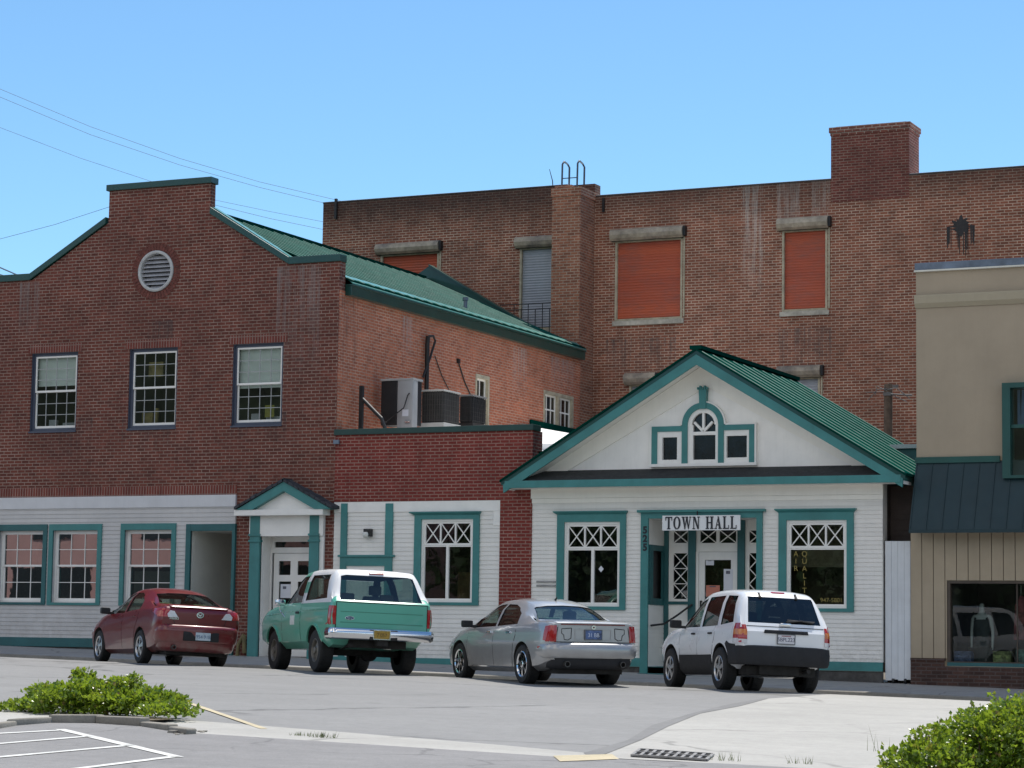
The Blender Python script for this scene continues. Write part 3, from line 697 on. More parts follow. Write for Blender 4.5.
# upper sash windows with grey frames
def sash(parent, w, y, yrec, frame_m, sash_m, cols, rows, fw_=.07, blind=None, extra=None, room_m=None, casing=None, sill=None, lintel=False):
    u0, u1, z0, z1 = w
    fr = MB(); frame_bars(fr, u0, u1, z0, z1, y+max(.012, yrec-.025), y+yrec+.06, fw_)
    if not casing: frame_bars(fr, u0+.002, u1-.002, z0+.002, z1-.002, y+.02, y+yrec-.026, .014)
    wo = fr.build('window', frame_m, parent)
    mu = MB()
    a, b, c, d = u0+fw_, u1-fw_, z0+fw_, z1-fw_; mid = (c+d)/2+.02
    s = MB()
    frame_bars(s, a, b, mid-.02, d, y+yrec-.02, y+yrec+.015, .035, .04, .045)
    frame_bars(s, a, b, c, mid+.02, y+yrec+.017, y+yrec+.05, .04, .045, .06)
    for (lo, hi, yy) in ((mid+.02, d-.04, y+yrec-.012), (c+.06, mid-.02, y+yrec+.022)):
        for k in range(1, cols):
            x = a+(b-a)*k/cols; mu.box(x-.008, x+.008, yy, yy+.018, lo, hi)
        for k in range(1, rows):
            zz = lo+(hi-lo)*k/rows; mu.box(a+.035, b-.035, yy-.001, yy+.017, zz-.008, zz+.008)
    s.build('sash', sash_m, wo); mu.build('muntins', M['muntin'] if not casing else M['white'], wo)
    gm = M['glass_double'] if casing else M['glass']; pane(wo, a+.02, b-.02, mid, d-.02, y+yrec+.004, gm); pane(wo, a+.02, b-.02, c+.02, mid, y+yrec+.036, gm)
    if blind:
        bb = MB(); bb.quad((a, y+yrec+.10, blind), (b, y+yrec+.10, blind), (b, y+yrec+.10, d), (a, y+yrec+.10, d)); bb.box(a+.01, b-.01, y+yrec+.09, y+yrec+.11, blind-.03, blind)
        bb.build('blind', M['blind'], wo)
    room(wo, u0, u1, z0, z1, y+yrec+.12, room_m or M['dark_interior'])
    if casing:
        cw, cm, proud, cw_top, cw_bot = casing
        cb = MB(); frame_bars(cb, u0-cw, u1+cw, z0-cw_bot, z1+cw_top, y-proud, y+.02, cw, cw_top, cw_bot); cb.build('casing', cm, wo, bevel=.004)
    if sill: MB().box(u0-sill, u1+sill, y-.03, y+.1, z0-.04, z0-.003).build('sill', frame_m, wo, bevel=.006)
    if lintel: MB().box(u0-.10, u1+.10, y-.010, y+.03, z1+.004, z1+.215).build('lintel', M['brick_soldier'], wo)
    return wo
lab = ['upper window with blind pulled a third down', 'upper window with clear upper sash', 'upper window with blind covering the whole upper sash']
for k, w in enumerate(WN):
    h = w[3]-w[2]
    wo = sash(t, w, Y0, .10, M['grey_frame'], M['white'], 4, 3, .075, blind=[w[3]-h*.40, None, w[3]-h*.52][k], lintel=True, sill=.01)
    wo['label'] = lab[k]
    u0, u1, z0, z1 = w
    if k == 2: MB().quad((u0+.75, Y0+.24, z0+.2), (u0+1.0, Y0+.24, z0+.2), (u0+1.0, Y0+.24, z0+.48), (u0+.75, Y0+.24, z0+.48)).build('card', plain('olive card', (.22, .20, .03), .8, .1, 4), wo)
    if k == 1:
        m2 = MB(); m2.box(u0+.35, u0+.75, Y0+.3, Y0+.34, z0+1.25, z0+1.6); m2.tube([(u0+.6, Y0+.3, z0+.1), (u0+.62, Y0+.3, z0+.5)], .05, 8); m2.box(u0+.2, u0+.5, Y0+.3, Y0+.4, z0+.08, z0+.4)
        m2.build('stored_items', plain('faded coloured items', (.22, .17, .06), .8, .5, 3), wo)
    else:
        m2 = MB(); m2.box(u0+.35, u0+.55, Y0+.3, Y0+.4, z0+.08, z0+.3); m2.box(u0+.75, u0+1.15, Y0+.3, Y0+.4, z0+.08, z0+.22)
        m2.build('stored_items', plain('pale items on sill', (.35, .36, .38), .8, .3, 3), wo)
# side windows in the orange wall
def side_window(w, cols, two):
    a0, a1, z0, z1 = w; x = UR
    fr = MB()
    def sbox(mb, a, b, c, d, x0, x1): mb.box(x0, x1, a, b, c, d)
    for (a, b, c, d) in ((a0, a1, z1-.09, z1), (a0, a1, z0, z0+.08), (a0, a0+.09, z0+.08, z1-.09), (a1-.09, a1, z0+.08, z1-.09)): sbox(fr, a, b, c, d, x-.12, x+.012)
    if two: sbox(fr, (a0+a1)/2-.06, (a0+a1)/2+.06, z0+.08, z1-.09, x-.118, x+.010)
    wo = fr.build('window', M['old_wood'], t)
    halves = [(a0+.09, (a0+a1)/2-.06), ((a0+a1)/2+.06, a1-.09)] if two else [(a0+.09, a1-.09)]
    s = MB()
    for h0, h1 in halves:
        for (a, b, c, d) in ((h0, h1, z1-.14, z1-.09), (h0, h1, z0+.08, z0+.13), (h0, h0+.04, z0+.13, z1-.14), (h1-.04, h1, z0+.13, z1-.14)): sbox(s, a, b, c, d, x-.11, x-.07)
        for k in range(1, cols): aa = h0+(h1-h0)*k/cols; sbox(s, aa-.014, aa+.014, z0+.13, z1-.14, x-.105, x-.075)
        mz = (z0+z1)/2; sbox(s, h0+.04, h1-.04, mz-.02, mz+.02, x-.104, x-.076)
    s.build('sash', M['cream'], wo)
    MB().quad((x-.09, a0, z0), (x-.09, a1, z0), (x-.09, a1, z1), (x-.09, a0, z1)).build('pane', M['glass_dark'], wo)
    r = MB(); r.quad((x-.9, a0-.2, z0-.2), (x-.9, a1+.2, z0-.2), (x-.9, a1+.2, z1+.2), (x-.9, a0-.2, z1+.2))
    r.box(x-.9, x-.125, a0-.05, a0-.03, z0, z1); r.box(x-.9, x-.125, a1+.03, a1+.05, z0, z1); r.build('room', M['dark_interior'], wo)
side_window(S1, 2, False); side_window(S2, 3, True)
# roof: two slopes of ribbed green metal behind the gable
RZ, RU, EZ, EU = 11.9, -31.5, 9.72, UR+.16
def rib(mb, rx, rz_, ex, ez, y, w=.022, h=.013):
    mb.add([(rx, y, rz_), (rx, y+w, rz_+h), (rx, y+w+.015, rz_), (ex, y, ez), (ex, y+w, ez+h), (ex, y+w+.015, ez)], [(0, 3, 4, 1), (1, 4, 5, 2), (3, 5, 4), (0, 1, 2)], 1)
mb = MB(); yb, ye = Y0+.26, 60.35
k_ = (RZ-EZ)/(EU-RU)
mb.slab([(RU, yb, RZ), (EU, yb, EZ), (EU, 60.55, EZ), (RU, ye-.1, RZ)], (0, 0, .03)); mb.slab([(RU, yb, RZ), (RU, ye-.1, RZ), (2*RU-EU, 60.55, EZ), (2*RU-EU, yb, EZ)], (0, 0, .03))
n_ = 26
for i in range(n_+1):
    y = yb+.12+(ye-yb-.35)*i/n_
    rib(mb, RU, RZ+.03, EU, EZ+.03, y)
mb.slab([(RU-.12, yb, RZ-.03), (RU+.12, yb, RZ-.03), (RU+.12, ye-.1, RZ-.03), (RU-.12, ye-.1, RZ-.03)], (0, 0, .09))
ro = mb.build('roof', [M['green_metal'], M['rib']], t)
mb = MB(); mb.box(UR+.005, UR+.17, Y0+.26, 60.55, 9.40, 9.62); mb.box(UR+.01, UR+.20, Y0+.25, 60.56, 9.62, 9.66); mb.build('gutter', M['green_trim'], ro, bevel=.01)
mb = MB(); mb.slab([(UR+.195, Y0+.25, 9.665), (UR+.195, 60.55, 9.665), (UR-.12, 60.55, 9.88), (UR-.12, Y0+.36, 9.88)], (0, 0, .02)); mb.build('drip_flashing', M['green_flash'], ro)
mb = MB(); mb.tube([(-27.6, 55.2, 10.1), (-27.6, 55.2, 10.42)], .05, 10); mb.tube([(-27.6, 55.2, 10.40), (-27.6, 55.2, 10.48)], .075, 10); mb.build('roof_vent_pipe', M['flashing'], ro)
# rear parapet of the same hall
p0, p1 = F(430, 265, 60.4), F(545, 335, 60.4)
mb = MB(); mb.prism([(p0[0]-2.4, 9.6), (UR-.05, 9.6), (UR-.05, 9.72), p1, p0, (p0[0]-2.4, p0[1]-1.45)], 60.42, 60.62); mb.build('rear_parapet', M['green_trim'], t)
mb = MB(); coping(mb, [(p0[0]-.03, p0[1]-.03), (p1[0], p1[1]-.03), (UR+.15, 9.70)], 60.36, 60.66, .05); mb.build('rear_coping', M['green_trim'], t)

# ---- white siding shop front of the hall
L1 = box_from(-4, 524.4, 47.6, 604.8); L2 = box_from(49.6, 524.2, 102.2, 605.2); L3 = box_from(121.2, 523.7, 176.3, 606.5); DR = box_from(185.3, 523.7, 239, 653)
zt = (L1[3]+L2[3]+L3[3])/3; zb_ = (L1[2]+L2[2])/2; CW = .115
DH = (F(190.3, 600)[0], F(232, 600)[0], .8, F(210, 531)[1])
HL = [(L[0]+CW, L[1]-CW, zb_+.06, zt-.15) for L in (L1, L2, L3)]
ZS = F(45, 637.5)[1]; ZSB = F(45, 646.5)[1]
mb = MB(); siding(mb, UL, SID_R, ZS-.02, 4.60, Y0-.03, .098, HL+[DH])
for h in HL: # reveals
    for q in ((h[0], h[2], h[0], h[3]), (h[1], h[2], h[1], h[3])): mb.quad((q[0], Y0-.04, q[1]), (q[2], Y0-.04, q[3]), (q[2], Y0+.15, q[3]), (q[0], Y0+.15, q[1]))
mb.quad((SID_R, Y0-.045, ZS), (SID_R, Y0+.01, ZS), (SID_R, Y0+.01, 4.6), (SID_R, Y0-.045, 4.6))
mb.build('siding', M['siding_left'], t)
mb = MB(); mb.box(UL, SID_R, Y0-.065, Y0+.01, 4.60, SID_T); mb.build('frieze_board', plain('frieze board paint', (.62, .62, .63), .55, .06, 1.5, streak=.1), t, bevel=.006)
mb = MB(); mb.box(UL, DH[0]-.1, Y0-.07, Y0+.01, ZSB, ZS); mb.build('base_board', M['teal_dark'], t, bevel=.006)
mb = MB(); mb.box(UL, DH[0]-.1, Y0-.03, Y0+.02, .6, ZSB-.002); mb.build('plinth', M['stone'], t)
for k, h in enumerate(HL):
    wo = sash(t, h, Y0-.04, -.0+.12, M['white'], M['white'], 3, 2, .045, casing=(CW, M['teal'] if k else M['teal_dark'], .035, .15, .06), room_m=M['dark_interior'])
    if k == 2:
        mb = MB()
        for i in range(26):
            x = h[0]+.06+(h[1]-h[0]-.12)*i/25; mb.quad((x, Y0+.3, h[2]+.1), (x+.03, Y0+.33, h[2]+.1), (x+.03, Y0+.33, h[3]-.95), (x, Y0+.3, h[3]-.95))
        mb.build('curtain', plain('grey green curtain', (.22, .25, .21), .8, .2, 2), wo)
# open doorway with a passage behind
mb = MB(); a, b, c, d = DH
yq = Y0+2.6
mb.quad((a, Y0-.03, c), (a, yq, c), (a, yq, d), (a, Y0-.03, d)); mb.quad((b, Y0-.03, c), (b, yq, c), (b, yq, d), (b, Y0-.03, d))
mb.quad((a, Y0-.03, d), (b, Y0-.03, d), (b, yq, d), (a, yq, d)); mb.quad((a, yq, c), (b, yq, c), (b, yq, d), (a, yq, d))
dw = mb.build('doorway', plain('passage wall paint', (.64, .62, .56), .7, .1, .9), t)
MB().quad((a, Y0-.03, walk_z(-30, 47.2)), (b, Y0-.03, walk_z(-30, 47.2)), (b, yq, walk_z(-30, 47.2)+.03), (a, yq, walk_z(-30, 47.2)+.03)).build('floor', M['walk'], dw)
mb = MB(); w_ = .125
mb.box(a-w_, a, Y0-.08, Y0+.0, ZSB-.2, d+.16); mb.box(b, SID_R+.02, Y0-.08, Y0+.0, ZSB-.3, d+.16); mb.box(a, b, Y0-.078, Y0+.0, d, d+.158); mb.build('casing', M['teal_dark'], dw, bevel=.005)
mb = MB(); mb.box(b-.09, b-.04, Y0+.10, Y0+.95, 1.3, 3.1); mb.build('open_door', M['teal_dark'], dw)

# ---- pedimented entrance of the hall
RD = .42
x0, x1 = F(249.6, 600)[0], F(323.6, 600)[0]
pl = [F(250.6, 600)[0], F(260.4, 600)[0], F(310.6, 580)[0], F(320, 580)[0]]
zl0, zl1, zap = F(285, 516)[1], F(285, 510.3)[1], F(283, 481.5)[1]
ze0 = F(285, 535)[1]; zdt = F(292, 536)[1]
gnd = walk_z(-28, 47)-.02
mb = MB()
mb.box(x0, x1, Y0-.10, Y0+.03, ze0-.03, zl0)                                   # entablature
mb.box(x0, pl[0]+.01, Y0-.06, Y0+.03, gnd, ze0-.03); mb.box(pl[3]-.01, x1, Y0-.06, Y0+.03, gnd, ze0-.03)
mb.box(F(241.8, 513)[0], F(330.2, 513)[0], Y0-.34, Y0, zl0, zl1)                # shelf moulding
jl, jr = pl[1], pl[2]
mb.quad((jl, Y0-.04, gnd), (jl, Y0+RD, gnd), (jl, Y0+RD, zdt), (jl, Y0-.04, zdt)); mb.quad((jr, Y0-.04, gnd), (jr, Y0+RD, gnd), (jr, Y0+RD, zdt), (jr, Y0-.04, zdt))
mb.quad((jl, Y0-.04, zdt), (jr, Y0-.04, zdt), (jr, Y0+RD, zdt), (jl, Y0+RD, zdt))
ent = mb.build('entrance', M['white'], t, bevel=.004)
mb = MB()
for a, b in ((pl[0], pl[1]), (pl[2], pl[3])):
    mb.box(a, b, Y0-.11, Y0+.0, gnd, zl0-.002)
    for zz in (F(285, 535)[1], F(285, 541)[1]): mb.box(a-.02, b+.02, Y0-.14, Y0, zz-.025, zz+.025)
mb.build('pilasters', M['teal'], ent, bevel=.004).name = 'pilaster_pair'
pl0, pl1 = F(236.5, 509.3, 46.66), F(331, 509.8, 46.66); pa = F(283, 481.7, 46.66)
zl1b = zl1+.002
hw = (pl1[0]-pl0[0])/2; cx = (pl0[0]+pl1[0])/2; rh = pa[1]-zl1b
mb = MB(); mb.prism([(cx-hw+.3, zl1b), (cx+hw-.3, zl1b), (cx, zl1b+rh*(hw-.3)/hw)], Y0-.22, Y0); mb.build('tympanum', M['white'], ent)
mb = MB(); tk = .20
mb.prism([(cx-hw, zl1b), (cx-hw+.42, zl1b), (cx, zl1b+rh*(hw-.42)/hw), (cx, zl1b+rh)], Y0-.36, Y0-.0)
mb.prism([(cx+hw-.42, zl1b), (cx+hw, zl1b), (cx, zl1b+rh), (cx, zl1b+rh*(hw-.42)/hw)], Y0-.36, Y0-.0); mb.build('pediment_rake', M['teal'], ent)
mb = MB(); random.seed(9)
for s in (-1, 1):
    for i in range(9):
        f0, f1 = i/9, (i+1.12)/9
        a = (cx+s*hw*(1-f0)*1.03, zl1b+rh*f0); b = (cx+s*hw*(1-f1)*1.03, zl1b+rh*f1)
        mb.slab([(a[0], Y0-.40, a[1]+.005), (b[0], Y0-.40, b[1]+.005), (b[0], Y0, b[1]+.005), (a[0], Y0, a[1]+.005)], (0, 0, .05+random.uniform(0, .03)))
mb.build('pediment_shingles', plain('dark grey shingle', (.05, .055, .065), .85, .3, 6, grain=.004), ent)
# door inside the recess
yd = Y0+RD
def frec(px, py, y=None): return F(px, py, y or yd)
mb = MB(); a, b = frec(271.5, 600)[0], jr+.25; dz0, dz1 = gnd+.04, frec(292, 553)[1]
ztr0, ztr1 = frec(292, 547.5)[1], frec(292, 541.8)[1]
mb.quad((jl-.02, yd+.02, gnd), (b, yd+.02, gnd), (b, yd+.02, dz1+.06), (jl-.02, yd+.02, dz1+.06)) if False else None
mb.box(jl, a, yd-.02, yd+.05, gnd, zdt); mb.box(a, b, yd-.02, yd+.05, dz1, ztr0); mb.box(a, b, yd-.02, yd+.05, ztr1, zdt); mb.box(a, frec(275, 545)[0], yd-.02, yd+.05, ztr0, ztr1)
mb.build('door_frame', M['white'], ent, bevel=.003)
pane(ent, a, b, ztr0, ztr1, yd+.03, M['glass_dark'])
lites = []
for (pa_, pb_) in ((279.3, 290.6), (298, 309.5)):
    for (ya_, yb_) in ((561, 575), (581.5, 606)):
        p, q = frec(pa_, ya_), frec(pb_, yb_); lites.append((p[0], q[0], q[1], p[1]))
lt = [(l[0], l[1], (lites[0][2] if k % 2 == 0 else lites[1][2]), (lites[0][3] if k % 2 == 0 else lites[1][3])) for k, l in enumerate(lites)]
da = frec(273.3, 600)[0]; db = lt[3][1]+(lt[0][0]-da)
mb = MB().holed([(da, dz0), (db, dz0), (db, dz1-.01), (da, dz1-.01)], [rect(*l) for l in lt], front(yd-.012), .03)
do = mb.build('door', M['white'], t)
for l in lt: pane(do, l[0], l[1], l[2], l[3], yd+.012)
room(do, da, db, dz0, dz1+.6, yd+.06, M['tan_interior'])
mb = MB(); l = lt[1]; mb.box(l[0]+.05, l[1]-.0, yd-.02, yd-.013, l[2]+.18, l[3]-.06)
o = setp(mb.build('paper_notice', M['paper'], None), 'white paper notice taped to the glass of the pedimented entrance door', 'notice')
MB().box(l[0]+.11, l[0]+.2, yd-.0225, yd-.0205, l[3]-.17, l[3]-.11).build('print', M['paper_ink'], o)
mb = MB(); mb.tube([(da+.06, yd-.05, 2.22), (da+.06, yd-.012, 2.22)], .03, 10); mb.build('handle', M['chrome'], do)
# yellow pole guard at the foot of the entrance
uy = F(241.5, 645)[0]
mb = MB(); mb.tube([(uy-.05, Y0-.10, gnd), (uy-.02, Y0-.10, gnd+.30), (uy+.12, Y0-.10, gnd+.52)], .045, 10); mb.tube([(uy+.12, Y0-.10, gnd+.5), (uy+.14, Y0-.10, gnd+.1)], .05, 10)
o = mb.build('hose_guard', plain('faded yellow pipe', (.15, .118, .045), .6, .3, 6), None, smooth=40); setp(o, 'short yellow pipe guard at the foot of the brick beside the red sedan', 'pipe')

# ================================================================== BRICK ANNEX (middle)
t = an = thing('brick_annex', 'single storey brick annex with white siding shop front and flat green capped parapet', 'building', (-24.2, Y0, road_z(-24, 44)))
AL, AR = UR+.004, -21.80; SL, SR = UR+.003, -22.56
ZF = 4.675
mb = MB(); YA = Y0-.03
mb.holed([(AL, ZF), (SR, ZF), (SR, .7), (AR, .7), (AR, 6.18), (AL, 6.18)], [], front(YA))
mb.quad((SR, YA, .7), (SR, YA+.2, .7), (SR, YA+.2, ZF), (SR, YA, ZF))
mb.quad((AL, YA+.3, 4.9), (AR, YA+.3, 4.9), (AR, YA+.3, 6.18), (AL, YA+.3, 6.18)); mb.quad((AR, YA, .7), (AR, YA+.5, .7), (AR, YA+.5, 6.18), (AR, YA, 6.18))
mb.build('wall', M['brick_annex'], t)
mb = MB(); mb.box(AL-.02, AR+.03, YA-.05, YA+.36, 6.18, 6.31); mb.build('coping', plain('blackish green coping', (.012, .05, .042), .45, .15, 2), t, bevel=.01)
mb = MB(); mb.box(AL-.02, AL+.12, YA-.07, YA-.02, 5.98, 6.07); mb.build('cable_bracket', M['flashing'], t)
# sloping white roof rising to the hall wall, with its edge
mb = MB(); yA, yB = 48.0, 60.3
mb.slab([(AR+.0, yA, 5.75), (AR+.0, yB, 5.75), (UR+.01, yB, 6.95), (UR+.01, yA, 6.05)], (0, 0, -.08))
mb.slab([(AL, YA+.3, 5.8), (AR, YA+.3, 5.7), (AR, yA, 5.75), (UR+.01, yA, 6.05)], (0, 0, -.08))
mb.quad((AR, YA+.3, 4.5), (AR, yB, 4.5), (AR, yB, 5.75), (AR, YA+.3, 5.75))
mb.quad((AL, 60.25, 4.5), (AR+1.5, 60.25, 4.5), (AR+1.5, 60.25, 6.0), (AL, 60.25, 6.6))
mb.build('roof', M['white_roof'], t)
mb = MB(); mb.box(UR+.005, UR+.05, 57.3, yB, 7.28, 7.46); mb.build('wall_flashing', M['green_metal'], t)
mb = MB(); E_a, E_b, E_c, E_d, E_e = (UR+.01, 57, 7.28), (UR+.01, yB, 7.28), (-22, yB, 6.36), (-22, 52.5, 6.36), (UR+.01, 52.5, 6.36)
mb.quad(E_e, E_d, E_a); mb.quad(E_d, E_c, E_b, E_a); mb.box(UR+.01, -22, 52.42, 52.498, 6.2, 6.37)
mb.build('rear_roof', M['white_roof'], t)
# siding, window, blocked door
CWn = box_from(414.6, 515.5, 479.6, 605.3, Y0)
HW = (CWn[0]+.17, CWn[1]-.15, F(447, 602.3)[1], F(447, 519.2)[1])
GT = F(350, 655)[1]
mb = MB(); siding(mb, SL, SR, 1.12, 4.44, Y0-.0, .098, [HW])
for q in (HW[0], HW[1]): mb.quad((q, Y0-.01, HW[2]), (q, Y0-.01, HW[3]), (q, Y0+.12, HW[3]), (q, Y0+.12, HW[2]))
mb.build('siding', M['siding_annex'], t)
mb = MB(); mb.box(SL, SR, Y0-.025, Y0+.02, 4.44, ZF-.003); mb.box(F(481.5, 510)[0]+.3, SR, Y0-.02, Y0+.02, F(490, 525.5)[1]-.004, 4.44); mb.build('frieze_board', M['white'], t, bevel=.004)
mb = MB(); mb.box(SL, SR, Y0-.045, Y0+.01, 1.03, 1.135+.1); mb.build('base_board', M['teal'], t, bevel=.004)
mb = MB(); mb.box(SL, SR, Y0-.02, Y0+.02, .6, 1.03); mb.build('plinth', M['stone'], t)
mb = MB()
v0, v1, v2, v3 = F(341.3, 540)[0], F(347.5, 540)[0], F(385.8, 540)[0], F(393.2, 540)[0]
zc0, zc1 = F(367, 566)[1], F(367, 557)[1]
mb.box(v0, v1, Y0-.05, Y0+.0, 1.1, F(345, 503.5)[1]); mb.box(v2, v3, Y0-.05, Y0+.0, 1.1, F(390, 503.5)[1])
mb.box(v1, v2, Y0-.048, Y0+.0, zc0, zc1); mb.box(v0-.04, v3+.06, Y0-.085, Y0+.0, zc1, zc1+.045)
tr = mb.build('door_casing', M['teal'], t, bevel=.004)
mb = MB(); mb.box(v1, v2, Y0-.018, Y0+.01, 1.1, zc0); 
for (a, b, c, d) in ((.12, .45, 1.3, 2.3), (.55, .88, 1.3, 2.3), (.12, .45, 2.4, zc0-.12), (.55, .88, 2.4, zc0-.12)):
    w_ = v2-v1; frame_bars(mb, v1+a*w_, v1+b*w_, c, d, Y0-.026, Y0-.018, .02)
mb.build('door', M['white'], t)
def x_transom(mb, u0, u1, z0, z1, y, n, fr=.03, bar=.011):
    frame_bars(mb, u0, u1, z0, z1, y-.02, y+.025, fr)
    w = (u1-u0-2*fr+fr*.8*(n-1)*0)/n
    for k in range(n):
        a, b = u0+fr+w*k, u0+fr+w*(k+1)
        if k: mb.box(a-.018, a+.018, y-.019, y+.024, z0+fr, z1-fr); a += .018
        if k < n-1: b -= .018
        xbars(mb, a, b, z0+fr, z1-fr, y, bar)
def xbars(mb, a, b, c, d, y, bar):
    for (p, q) in (((a, c), (b, d)), ((a, d), (b, c))):
        dv = Vector((q[0]-p[0], q[1]-p[1])).normalized(); nn = Vector((-dv.y, dv.x))*bar
        off = 0 if q[1] > p[1] else .003
        mb.slab([(p[0]-nn.x, y-.012-off, p[1]-nn.y), (q[0]-nn.x, y-.012-off, q[1]-nn.y), (q[0]+nn.x, y-.012-off, q[1]+nn.y), (p[0]+nn.x, y-.012-off, p[1]+nn.y)], (0, .02, 0))
def shop_window(parent, hole, y, ztr, mullion, casing_px, cornice_px, room_m, yrec=.06):
    u0, u1, z0, z1 = hole
    mb = MB(); frame_bars(mb, u0, u1, z0, z1, y-.012, y+.07, .045, .05, .055)
    x_transom(mb, u0+.045, u1-.045, ztr, z1-.05, y+.03, 3, .045)
    if mullion: mb.box(mullion-.032, mullion+.032, y+.005, y+.065, z0+.055, ztr)
    frame_bars(mb, u0+.045, u1-.045, z0+.055, ztr-.004, y+.012, y+.06, .028)
    wo = mb.build('window', M['white'], parent)
    c0, c1, cz0, cz1 = casing_px
    cb = MB(); cb.box(c0, u0, y-.05, y, cz0, cz1); cb.box(u1, c1, y-.05, y, cz0, cz1); cb.box(u0, u1, y-.05, y, z1, cz1); cb.box(u0, u1, y-.05, y, cz0, z0)
    a, b, h = cornice_px
    cb.slab([(a+.05, y-.05, cz1), (b-.05, y-.05, cz1), (b-.05, y, cz1), (a+.05, y, cz1)], (0, 0, .001))
    cb.add([(c0, y-.05, cz1), (c1, y-.05, cz1), (b, y-.11, cz1+h*.7), (a, y-.11, cz1+h*.7), (a, y-.11, cz1+h), (b, y-.11, cz1+h), (b, y, cz1+h), (a, y, cz1+h), (c0, y, cz1), (c1, y, cz1), (a, y, cz1+h*.7), (b, y, cz1+h*.7)],
           [(0, 1, 2, 3), (3, 2, 5, 4), (4, 5, 6, 7), (0, 3, 10, 8), (3, 4, 7, 10), (1, 9, 11, 2), (2, 11, 6, 5)])
    cb.build('casing', M['teal'], wo, bevel=.003)
    pane(wo, u0+.04, u1-.04, z0+.04, ztr-.01, y+.04); pane(wo, u0+.04, u1-.04, ztr, z1-.04, y+.045, M['glass_dark'])
    room(wo, u0, u1, z0, z1, y+.09, room_m, 2.2, .5)
    return wo
cz = F(447, 515)[1]
wo = shop_window(t, HW, Y0-.0, F(447, 545.3)[1], F(447, 570)[0], (CWn[0], CWn[1], CWn[2], cz), (F(411, 513)[0], F(481.6, 513)[0], .07), M['tan_interior'])
mb = MB(); mb.box(HW[0]+.75, HW[0]+1.1, Y0+1.2, Y0+1.3, HW[2], HW[2]+1.2); mb.box(HW[0]+.2, HW[0]+.7, Y0+1.4, Y0+1.5, HW[2], HW[2]+.7); mb.box(HW[0]+.9, HW[0]+1.0, Y0+.9, Y0+.95, HW[2]+.1, HW[2]+.45)
mb.build('display', plain('brown display panel', (.20, .14, .06), .8, .4, 3), wo)
# lamp
p = F(364.5, 534.5, 46.8)
t = thing('wall_lamp', 'small black wall lamp with pale globe on the white siding of the brick annex', 'wall lamp', (p[0], Y0-.02, p[1]))
mb = MB(); mb.box(p[0]-.05, p[0]+.11, Y0-.17, Y0-.015, p[1]+.06, p[1]+.13); mb.box(p[0]+.05, p[0]+.11, Y0-.16, Y0-.015, p[1]-.04, p[1]+.06); mb.build('bracket', M['black_metal'], t, bevel=.01)
mb = MB().lathe([(.001, -.09), (.06, -.07), (.085, -.01), (.075, .045), (.05, .06)], (p[0], Y0-.12, p[1]), 'z', 18); mb.build('globe', plain('frosted globe', (.62, .62, .58), .3, .03, 5), t, smooth=60)
# electrical conduit on the siding
ux = F(492, 560)[0]

# ================================================================== TOWN HALL
t = th = thing('town_hall', 'white clapboard town hall with green gable roof and teal trim', 'building', (-17.9, Y0, road_z(-18, 44)))
TL, TR = -21.80, -14.0; YF = 46.45
ZE0, ZE1 = F(690, 485.5, YF)[1], F(690, 478.5, YF)[1]
EL, ER = F(505, 488, YF)[0], F(901, 481, YF)[0]
HX = []
LW = box_from(557.4, 514.5, 626.2, 610.2); RW = box_from(779, 512.5, 854.2, 611.4)
cz = (LW[3]+RW[3])/2; cb0 = (LW[2]+RW[2])/2
h1 = (F(564.3, 580)[0], F(620.2, 580)[0]); h2 = (F(786.8, 580)[0], F(847.3, 580)[0])
hz0 = (F(592, 606.5)[1]+F(817, 608.2)[1])/2; hz1 = (F(592, 522.3)[1]+F(817, 519.8)[1])/2; ztr = (F(592, 549.5)[1]+F(817, 547.3)[1])/2
H1, H2 = (*h1, hz0, hz1), (*h2, hz0, hz1)
E0, E1 = F(648.6, 600)[0], F(757, 580)[0]; EZ1 = F(700, 518.3)[1]
ED = (E0, E1, .8, EZ1)
ZBB0, ZBB1 = F(855, 671)[1], F(855, 661.9)[1]
mb = MB(); siding(mb, TL, TR, ZBB1-.02, 4.60, Y0, .088, [H1, H2, ED])
for H in (H1, H2):
    for q in (H[0], H[1]): mb.quad((q, Y0-.01, H[2]), (q, Y0-.01, H[3]), (q, Y0+.12, H[3]), (q, Y0+.12, H[2]))
mb.quad((TR, Y0-.012, ZBB1), (TR, Y0+.3, ZBB1), (TR, Y0+.3, 4.9), (TR, Y0-.012, 4.9))
mb.build('siding', M['siding_hall'], t)
mb = MB(); mb.box(TL-.02, TR+.015, Y0-.05, Y0+.02, 4.695, 4.97); mb.box(TL-.01, TR+.01, Y0-.03, Y0+.02, 4.597, 4.693); mb.build('frieze_board', M['cream'], t, bevel=.005)
mb = MB(); mb.box(TL, E0-.14, Y0-.05, Y0+.01, ZBB0, ZBB1); mb.build('base_board', M['teal'], t, bevel=.004); mb = MB(); mb.box(E1+.14, TR, Y0-.05, Y0+.01, ZBB0, ZBB1); mb.build('base_board', M['teal'], t, bevel=.004)
mb = MB(); mb.box(TL, TR, Y0-.02, Y0+.03, .5, ZBB0-.002); mb.build('foundation', M['stone'], t)
mb = MB()
